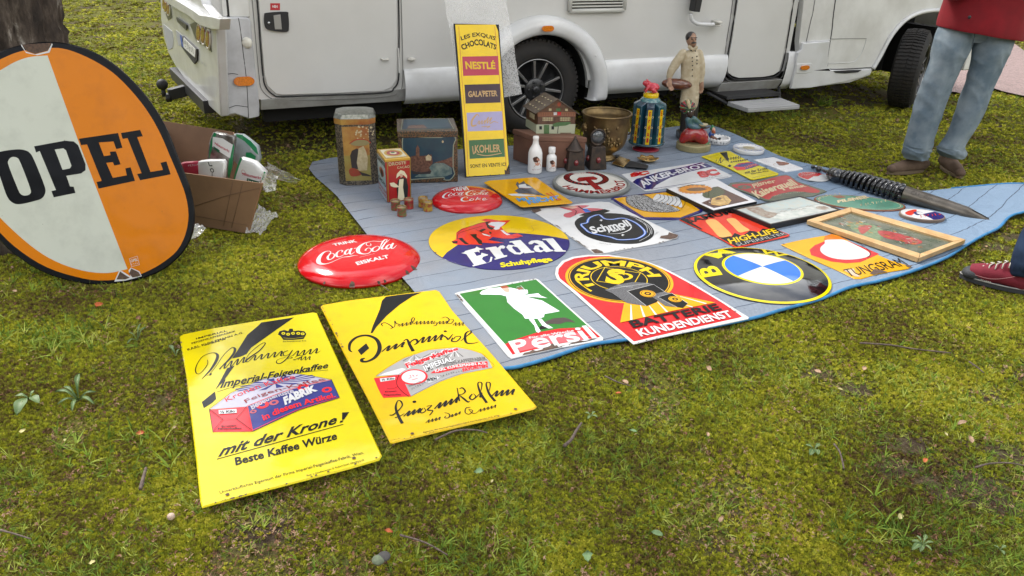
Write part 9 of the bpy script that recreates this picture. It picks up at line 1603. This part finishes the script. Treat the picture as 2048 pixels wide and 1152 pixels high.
for lab,w_,pp in (('knobbly dark twig on the moss below the second yellow sign',.006,[(1128,892),(1142,880),(1152,862),(1163,846)]),('long thin twig on the moss below the red battery sign',.003,[(1210,752),(1235,764),(1262,772)]),('thin curved twig before the lower edge of the second yellow sign',.0035,[(870,880),(910,862),(950,860),(975,866)]),('long thin twig running across the moss at the right',.0035,[(1720,686),(1780,690),(1830,698),(1902,706)]),('short twig near the right edge of the photo',.003,[(1938,723),(1955,735),(1968,746)]),('grey stick on the moss left of the nearest yellow sign',.006,[(281,978),(286,958),(292,936)]),('thin twig beside the lower left weeds',.003,[(0,1060),(30,1068),(62,1078)]),('forked twig near the bottom edge left of centre',.003,[(800,1070),(850,1085),(895,1110)]),('dark bent twig at the right, above the bare soil',.0035,[(1668,888),(1680,905),(1688,938)]),('pale grass stalk poking from under the large red dome',.003,[(762,570),(770,575),(779,582)]),('thin bowed twig at the right edge by bare soil',.003,[(1950,935),(1980,927),(2020,926),(2060,934)])):
    Q=smooth_pts([G(*q,.018+.006*random.random()) for q in pp],4);obj('twig',M().tube(Q,[w_*(1-.4*i/len(Q))*(1+.2*random.random()) for i in range(len(Q))],6),twm,None,loc=Q[0],label=lab,cat='twig',group='twigs lying on the moss',smooth=True)
# plantain and other weeds
wl_=mat('weed_leaf',(.05,.10,.02),.55,col2=(.09,.15,.04),vscale=14);wst=mat('weed_stem',(.20,.26,.10),.6)
def weed(lab,q,leaves,lw=.2,name='weed'):
    lw=lw*.6;leaves=[(a*.85,b*.85,c*.8) for a,b,c in leaves]
    P=G(*q,.004);t=thing(name,lab,'weed',P)
    for (dx,dy,h_) in leaves:
        T=G(q[0]+dx,q[1]+dy,h_);d=T-P;L_=np.linalg.norm(d);s_=np.cross(d,UP);s_=s_/np.linalg.norm(s_)*L_*lw;V=[];n_=10
        for i in range(n_+1):
            u=i/n_;c=P+d*u+UP*L_*.28*math.sin(PI*u)*.8;wv=max(.06,math.sin(PI*min(1,u**1.5))**.8)*(1+.10*math.sin(14*u))
            for k in (-1,-.5,0,.5,1): V.append(c+s_*wv*k*.5+UP*L_*.05*abs(k))
        obj('leaf',M().add(V,[(i*5+j,i*5+j+1,(i+1)*5+j+1,(i+1)*5+j) for i in range(n_) for j in range(4)]),wl_,t,smooth=True,weld=False)
        obj('leaf_rib',M().tube([P,P+d*.5+UP*(L_*.24),P+d*.95+UP*L_*.05],.0016,5),wst,t,smooth=True)
weed('rosette weed with long toothed leaves left of the nearest yellow sign',(157,800),[(2,-60,.06),(-55,-18,.03),(-50,12,.02),(42,-18,.03),(38,12,.015),(-15,30,.01),(-35,-30,.04)],.26,'plantain')
weed('small round leaved weed left of the rosette weed',(60,798),[(-35,-6,.02),(-20,22,.01),(-30,40,.01),(22,12,.02),(10,-20,.03)],.6);weed('tall narrow leaved weed near the nearest yellow sign top',(275,680),[(8,-38,.07),(-20,-18,.05),(20,-30,.06),(-25,10,.02)],.22);weed('weed leaf poking beside the left edge of the nearest yellow sign',(352,712),[(-16,-24,.03),(8,-16,.02)],.4)
weed('clover like weed on the moss at the right',(1628,900),[(-20,-12,.02),(14,-14,.02),(10,12,.02),(-10,14,.01)],.7);weed('feathery green weed near the bottom right',(1845,1090),[(-26,-8,.02),(-14,-22,.02),(8,-24,.02),(26,-6,.02),(22,14,.01),(-6,18,.01),(-26,14,.01)],.5);weed('green weed beyond the carpet under the standing person',(2020,385),[(-40,-10,.03),(-20,-18,.04),(12,-16,.04),(30,-6,.03),(-30,8,.01)],.5)
weed('little silvery weed at the twig below the second yellow sign',(1182,832),[(-14,-8,.01),(10,-10,.01),(16,4,.01),(-8,8,.01)],.6);weed('pale weed on bare soil at the bottom right',(2000,1100),[(-14,-10,.015),(14,-10,.015),(10,12,.01)],.7)
P=G(342,1033,.02);t=thing('puffball','small whitish puffball mushroom by the near corner of the yellow sign','mushroom',P);obj('cap',M().ell(P,(.011,.011,.010),18),mat('puffball_skin',(.50,.38,.30),.8,col2=(.35,.24,.18),vscale=90),t,smooth=True)
for q,lab,c in (((757,1122),'round grey green mushroom cap at the bottom edge left of centre',(.14,.17,.10)),((768,1115),'dark grey mushroom cap beside the grey green one',(.07,.065,.06))):
    P=G(*q,.012);t=thing('toadstool',lab,'mushroom',P);obj('cap',M().ell(P+UP*.004,(.018,.018,.007),18),mat('cap_'+str(int(c[0]*100)),c,.8,var=.4,vscale=60),t,smooth=True);obj('stem',M().tube([P-UP*.015,P],.005,8),lcol['t'],t,smooth=True)
